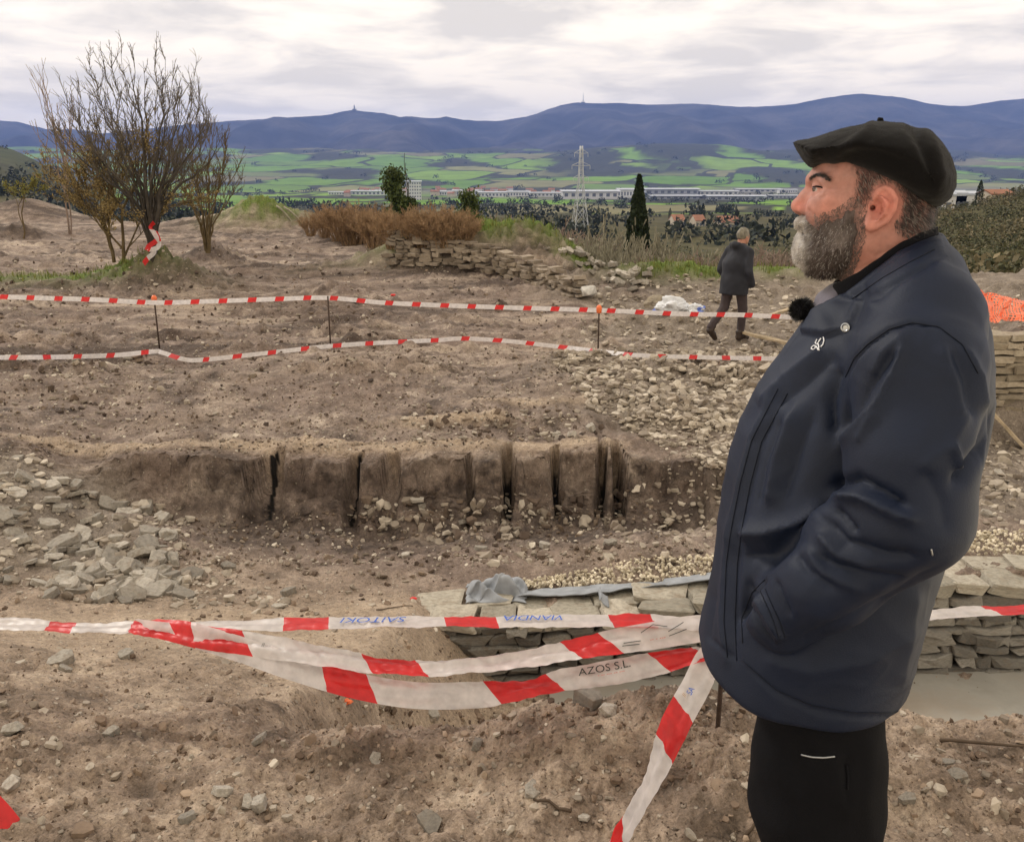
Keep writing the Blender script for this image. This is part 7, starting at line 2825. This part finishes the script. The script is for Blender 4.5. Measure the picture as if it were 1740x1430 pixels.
# sticks and litter
m_stick = bark('dead_stick', (.085, .062, .045))
for k, (pa, pb, r, lab) in enumerate([((1590, 1262), (1745, 1276), .006, 'long thin dead stick lying on the mud by the pit'), ((1375, 1395), (1420, 1425), .005, 'short dead twig on the mud behind the bearded man'), ((1265, 1425), (1300, 1400), .005, 'bent dead twig lying on the trodden mud'),
                                      ((640, 1038), (700, 1030), .004, 'thin dead twigs on the smooth mud by the pit wall'), ((970, 1385), (900, 1362), .005, 'pale twig half buried in the trodden mud')]):
    a, b_ = Vector(on_ground(*pa)), Vector(on_ground(*pb))
    n = 7
    pts = []
    for i in range(n):
        q = a.lerp(b_, i / (n - 1))
        pts.append((q.x + R_.gauss(0, .004), q.y + R_.gauss(0, .004), max(gz(q.x, q.y), q.z) + r * 1.3))
    tag(obj('stick', tube_mesh('stick', pts, r, m_stick, 6, True, [r * (1 - .5 * i / n) for i in range(n)])), lab, 'stick')
for k, (px, py, s_, lab) in enumerate([(703, 1018, .02, 'bright red scrap of plastic on the smooth mud'), (590, 1196, .022, 'orange scrap of plastic half buried under the sagging tape'), (668, 504, .04, 'tiny red and white marker flag on the far terrace')]):
    p = on_ground(px, py)
    o = lump_obj('plastic_scrap', (p[0], p[1], p[2] + s_ * .4), (s_, s_ * .7, s_ * .45), 20 + k, m_orange if k == 1 else simple('red_scrap', (.70, .04, .04), .4, .4, .1), .4, 2.5)
    tag(o, lab, 'litter')

# fallen branches on the green mound
x4_, y4_ = at(440, 380, 33)[0], 33
for k, (pa, pb, lab) in enumerate([((470, 350), (520, 398), 'pale fallen branch sloping down the green mound on the brow'), ((482, 352), (548, 405), 'second pale branch lying beside it on the brow mound')]):
    a, b_ = Vector(at(*pa, 32.4)), Vector(at(*pb, 31.6))
    pts = [tuple(a.lerp(b_, i / 6) + Vector((0, 0, .05 * math.sin(i * 1.3)))) for i in range(7)]
    tag(obj('fallen_branch', tube_mesh('fallen_branch', pts, .03, m_twig_gr, 6, True, [.04 - .004 * i for i in range(7)])), lab, 'branch')

# orange plastic mesh slumped over the top of the dry stone wall
m_mesh_o = simple('orange_mesh_plastic', (.80, .17, .07), .5, .4, .15, 10)
top_l = [(1575, 420), (1615, 440), (1640, 466), (1660, 494), (1700, 503), (1740, 508), (1800, 505), (1860, 490)]
bot_l = [(1575, 556), (1615, 550), (1645, 546), (1668, 542), (1700, 545), (1740, 543), (1800, 552), (1860, 558)]
NU_, NV_ = 84, 15
tl_ = np.array([at(*p_, 10.4) for p_ in top_l])
bl_ = np.array([at(*p_, 9.75) for p_ in bot_l])
uu_ = np.linspace(0, len(top_l) - 1, NU_)
Tn = np.stack([np.interp(uu_, np.arange(len(top_l)), tl_[:, k]) for k in range(3)], -1)
Bn = np.stack([np.interp(uu_, np.arange(len(bot_l)), bl_[:, k]) for k in range(3)], -1)
vv_ = np.linspace(0, 1, NV_)
G = Bn[:, None, :] * (1 - vv_[None, :, None]) + Tn[:, None, :] * vv_[None, :, None]
ii, jj = np.meshgrid(np.arange(NU_), np.arange(NV_), indexing='ij')
G[..., 1] += .10 * noise2(ii / 6.0, jj / 5.0, 3) + .05 * noise2(ii / 2.5, jj / 2.5, 4)
G[..., 2] += .04 * noise2(ii / 5.0 + 7, jj / 4.0, 5)
bm = bmesh.new()
vs = [[bm.verts.new(G[i, j]) for j in range(NV_)] for i in range(NU_)]
for i in range(NU_ - 1):
    for j in range(NV_ - 1):
        if (i + j) % 2 == 0:
            pass
        bm.faces.new((vs[i][j], vs[i + 1][j], vs[i + 1][j + 1], vs[i][j + 1]))
bmesh.ops.wireframe(bm, faces=bm.faces[:], thickness=.016, offset=0.0, use_replace=True, use_boundary=True, use_even_offset=True)
me = bpy.data.meshes.new('orange_mesh_fence')
bm.to_mesh(me)
bm.free()
me.materials.append(m_mesh_o)
tag(obj('orange_mesh_fence', me), 'slumped orange plastic mesh fence above the tan dry stone wall', 'fence')

# ------------------------------------------------------------------ far buildings, pylon, masts
m_bwall = simple('pale_render', (.62, .62, .62), .8, .2, .08, .05)
m_bgrey = simple('grey_cladding', (.36, .38, .42), .6, .3, .1, .05)
m_broof = simple('grey_sheet_roof', (.45, .48, .54), .5, .3, .1, .05)
m_tile = simple('red_roof_tile', (.30, .15, .10), .85, .1, .2, .3)
m_glass = simple('dark_window', (.12, .13, .15), .25, .5, .1, 1)
m_house = simple('cream_house_wall', (.50, .44, .36), .85, .1, .1, .2)


def gable(w, d, h, rise, over=0.0):
    V = np.array([(-w / 2, -d / 2, 0), (w / 2, -d / 2, 0), (w / 2, d / 2, 0), (-w / 2, d / 2, 0), (-w / 2, -d / 2, h), (w / 2, -d / 2, h), (w / 2, d / 2, h), (-w / 2, d / 2, h), (-w / 2, 0, h + rise), (w / 2, 0, h + rise)], float)
    return V, [(0, 1, 5, 4), (2, 3, 7, 6)], [(1, 2, 6, 9, 5), (3, 0, 4, 8, 7)]


def building(name, loc, w, d, h, rise, wall, roof, label, cat, group=None, rz=0.0, wins=6, storeys=1, parts=True):
    t = empty(name, loc, rz)
    tag(t, label, cat, group)
    V, q4, q5 = gable(w, d, h, rise)
    me = bpy.data.meshes.new('wall')
    me.from_pydata(V.tolist(), [], q4 + q5)
    me.materials.append(wall)
    obj('wall', me, t)
    o_ = .04 * w if rise else 0
    t_ = .05 * h + .1
    RV = [(-w / 2 - o_, -d / 2 - o_, h - .02 * h), (w / 2 + o_, -d / 2 - o_, h - .02 * h), (w / 2 + o_, 0, h + rise + .05), (-w / 2 - o_, 0, h + rise + .05), (w / 2 + o_, d / 2 + o_, h - .02 * h), (-w / 2 - o_, d / 2 + o_, h - .02 * h)]
    RV2 = [(x, y_, z + t_) for x, y_, z in RV]
    me = bpy.data.meshes.new('roof')
    me.from_pydata(RV + RV2, [], [(6, 7, 8, 9), (9, 8, 10, 11), (1, 0, 3, 2), (2, 3, 5, 4), (0, 1, 7, 6), (4, 5, 11, 10), (1, 2, 8, 7), (2, 4, 10, 8), (3, 0, 6, 9), (5, 3, 9, 11)])
    me.materials.append(roof)
    obj('roof', me, t)
    if parts:
        wm = None
        for s_ in range(storeys):
            for k in range(wins):
                ww, hh = w / wins * .5, h / storeys * .42
                if wm is None:
                    wm = box_mesh('window', m_glass, ((-ww / 2, ww / 2), (-.08, .08), (-hh / 2, hh / 2)))
                o = bpy.data.objects.new('window', wm)
                o.location = (-w / 2 + w * (k + .5) / wins, -d / 2, h * (s_ + .55) / storeys)
                link(o, t)
    return t


def ground_Y(py, z_lo=-36.8):
    b_ = (CYP - py) / FPX
    sl = (-SP + b_ * CP) / (CP + b_ * SP)
    return min(max((z_lo - CAMZ) / sl if sl < -.008 else 2600, 300), 2600)


sheds = [(955, 1048, 322, 338, 'long white'), (1048, 1088, 319, 335, 'tall white'), (1095, 1182, 319, 331, 'pale grey'), (1105, 1192, 331, 341, 'wide grey'), (1186, 1250, 323, 331, 'low white'), (1200, 1292, 331, 342, 'long pale blue'), (1250, 1322, 320, 327, 'far pale'), (1322, 1352, 321, 328, 'small white'),
         (1300, 1352, 333, 339, 'flat grey'), (900, 952, 326, 335, 'long cream'), (862, 900, 324, 334, 'blocky white'), (812, 860, 325, 334, 'low cream'), (770, 812, 322, 333, 'white'), (600, 655, 323, 331, 'flat pale'), (560, 596, 325, 331, 'small cream'), (1372, 1420, 322, 330, 'pale end'), (735, 768, 324, 333, 'narrow white')]
for k, (xa, xb, pt, pb, ad) in enumerate(sheds):
    Y = ground_Y(pb)
    x, _, _ = at((xa + xb) / 2, pb, Y)
    zb = terr(x, Y)
    dep = Y * CP - (zb - CAMZ) * SP
    w = (xb - xa) * dep / FPX
    h = max(at(0, pt, Y)[2] - zb, 6) * .8
    building('warehouse', (x, Y, zb - 1), w, min(w * .5, 60), h + 1, h * .15, m_bgrey if 'grey' in ad or 'blue' in ad else m_bwall, m_broof, ad + ' industrial hall in the valley ' + ('between the pylon and the man' if xa > 940 else 'behind the thicket'), 'building', None, 0, 8)
Y = 1500
x, _, zt2 = at(703, 308, Y)
zb = terr(x, Y)
building('tower_block', (x, Y, zb - 1), 24, 18, zt2 - zb, .5, m_bwall, m_broof, 'tall white block rising above the thicket beside the pine', 'building', None, .1, 6, 6)
for k in range(34):
    px = R_.uniform(560, 960)
    pb = R_.uniform(324, 334)
    Y = ground_Y(pb) * R_.uniform(.97, 1.03)
    x, _, _ = at(px, pb, Y)
    zb = terr(x, Y)
    building('town_house', (x, Y, zb - 1), R_.uniform(12, 22), 10, R_.uniform(6, 12), 3, m_house if k % 3 else m_bwall, m_tile, 'small pale town house with red roof beyond the thicket', 'house', 'town houses beyond the thicket', R_.uniform(-.5, .5), 3, 2, False)
for px, pt, pb, w_, lab in [(1236, 363, 384, 8.5, 'low cream house with wide red roof beyond the walking man'), (1186, 362, 376, 4.5, 'red roofed house half hidden by the conifer'), (1150, 376, 392, 5, 'pale farmhouse at the edge of the brush beside the cypress')]:
    Y = 400
    x, _, zt2 = at(px, pt, Y)
    zb = terr(x, Y)
    building('house', (x, Y, zb - 1), w_, 8, max((zt2 - zb) * .6, 3), 2.2, m_house, m_tile, lab, 'house', None, .15, 3, 1)
Y = 152
x, _, zt2 = at(1694, 314, Y)
zb = terr(x, Y)
building('house', (x, Y, zb - .3), 4.2, 3.4, max((zt2 - zb) * .55, 1.4), .6, m_house, m_tile, 'cream house with orange roof on top of the scrubby hill', 'house', None, .2, 3, 1)
for k, (px, pb) in enumerate([(1630, 333), (1645, 334), (1618, 335)]):
    Y = 175
    x, _, z_ = at(px, pb - 6, Y)
    zb = terr(x, Y)
    building('shed', (x, Y, zb - .3), 2.0 + k, 2.4, max(z_ - zb, 1.0), .3, m_bwall, m_broof, ['whitewashed hut on the ridge beside the beret', 'pale hut next to the whitewashed one on the ridge', 'low pale wall like hut at the end of the ridge'][k], 'hut', None, 0, 2, 1)

# lattice pylon
m_steel = simple('galvanised_steel', (.50, .52, .55), .5, .5, .1, 1, metal=.4)
Yp = 300
xb_, _, zt2 = at(988, 248, Yp)
zb = terr(xb_, Yp)
Hp = zt2 - zb
pyl = empty('pylon', (xb_, Yp, zb), .25)
tag(pyl, 'pale steel lattice power pylon standing in the valley beside the cypress', 'pylon')


def half(z):
    return float(np.interp(z / Hp, [0, .35, .62, 1.0], [2.7, 1.55, .75, .35]))


zl_ = [0, .18, .34, .48, .60, .70, .79, .87, .94, 1.0]
for sx, sy in ((1, 1), (1, -1), (-1, 1), (-1, -1)):
    pts = [(sx * half(q * Hp), sy * half(q * Hp), q * Hp) for q in zl_]
    obj('leg', tube_mesh('leg', pts, .12, m_steel, 6), pyl)
segs = []
for q0_, q1_ in zip(zl_[:-1], zl_[1:]):
    a_, b_ = half(q0_ * Hp), half(q1_ * Hp)
    for s_ in (1, -1):
        segs += [((-a_, s_ * a_, q0_ * Hp), (b_, s_ * b_, q1_ * Hp), .055, .055, 0), ((a_, s_ * a_, q0_ * Hp), (-b_, s_ * b_, q1_ * Hp), .055, .055, 0),
                 ((s_ * a_, -a_, q0_ * Hp), (s_ * b_, b_, q1_ * Hp), .055, .055, 0), ((s_ * a_, a_, q0_ * Hp), (s_ * b_, -b_, q1_ * Hp), .055, .055, 0)]
V, F = tubes_from_segments(segs)
obj('bracing', mesh_np('bracing', V, F, m_steel), pyl)
for q, L in ((.66, 2.6), (.79, 3.1), (.92, 2.3)):
    segs = []
    for s_ in (1, -1):
        segs += [((0, .3, q * Hp), (s_ * L, 0, q * Hp + .2), .10, .07, 0), ((0, -.3, q * Hp), (s_ * L, 0, q * Hp + .2), .10, .07, 0), ((0, 0, (q + .05) * Hp), (s_ * L, 0, q * Hp + .2), .08, .06, 0), ((s_ * L, 0, q * Hp + .2), (s_ * L, 0, q * Hp - 1.0), .07, .07, 0)]
    V, F = tubes_from_segments(segs)
    obj('cross_arm', mesh_np('cross_arm', V, F, m_steel), pyl)

# masts on the ridge
m_mast = simple('mast_steel', (.20, .21, .24), .6, .3, .1, 1)
for px, h_, w_, lab in [(602, 46, 7, 'stubby communications tower on the pointed summit'), (990, 85, 2.6, 'tall thin transmitter mast on the rounded mountain top')]:
    p = ridge_point(px)
    t = empty('mast', (p[0], p[1], p[2] - 6))
    tag(t, lab, 'mast')
    obj('shaft', tube_mesh('shaft', [(0, 0, 0), (0, 0, h_ * .6), (0, 0, h_)], w_, m_mast, 8, True, [w_, w_ * .8, w_ * .35]), t)
    obj('equipment_hut', box_mesh('equipment_hut', m_mast, ((-16, 16), (-8, 8), (0, 14))), t)
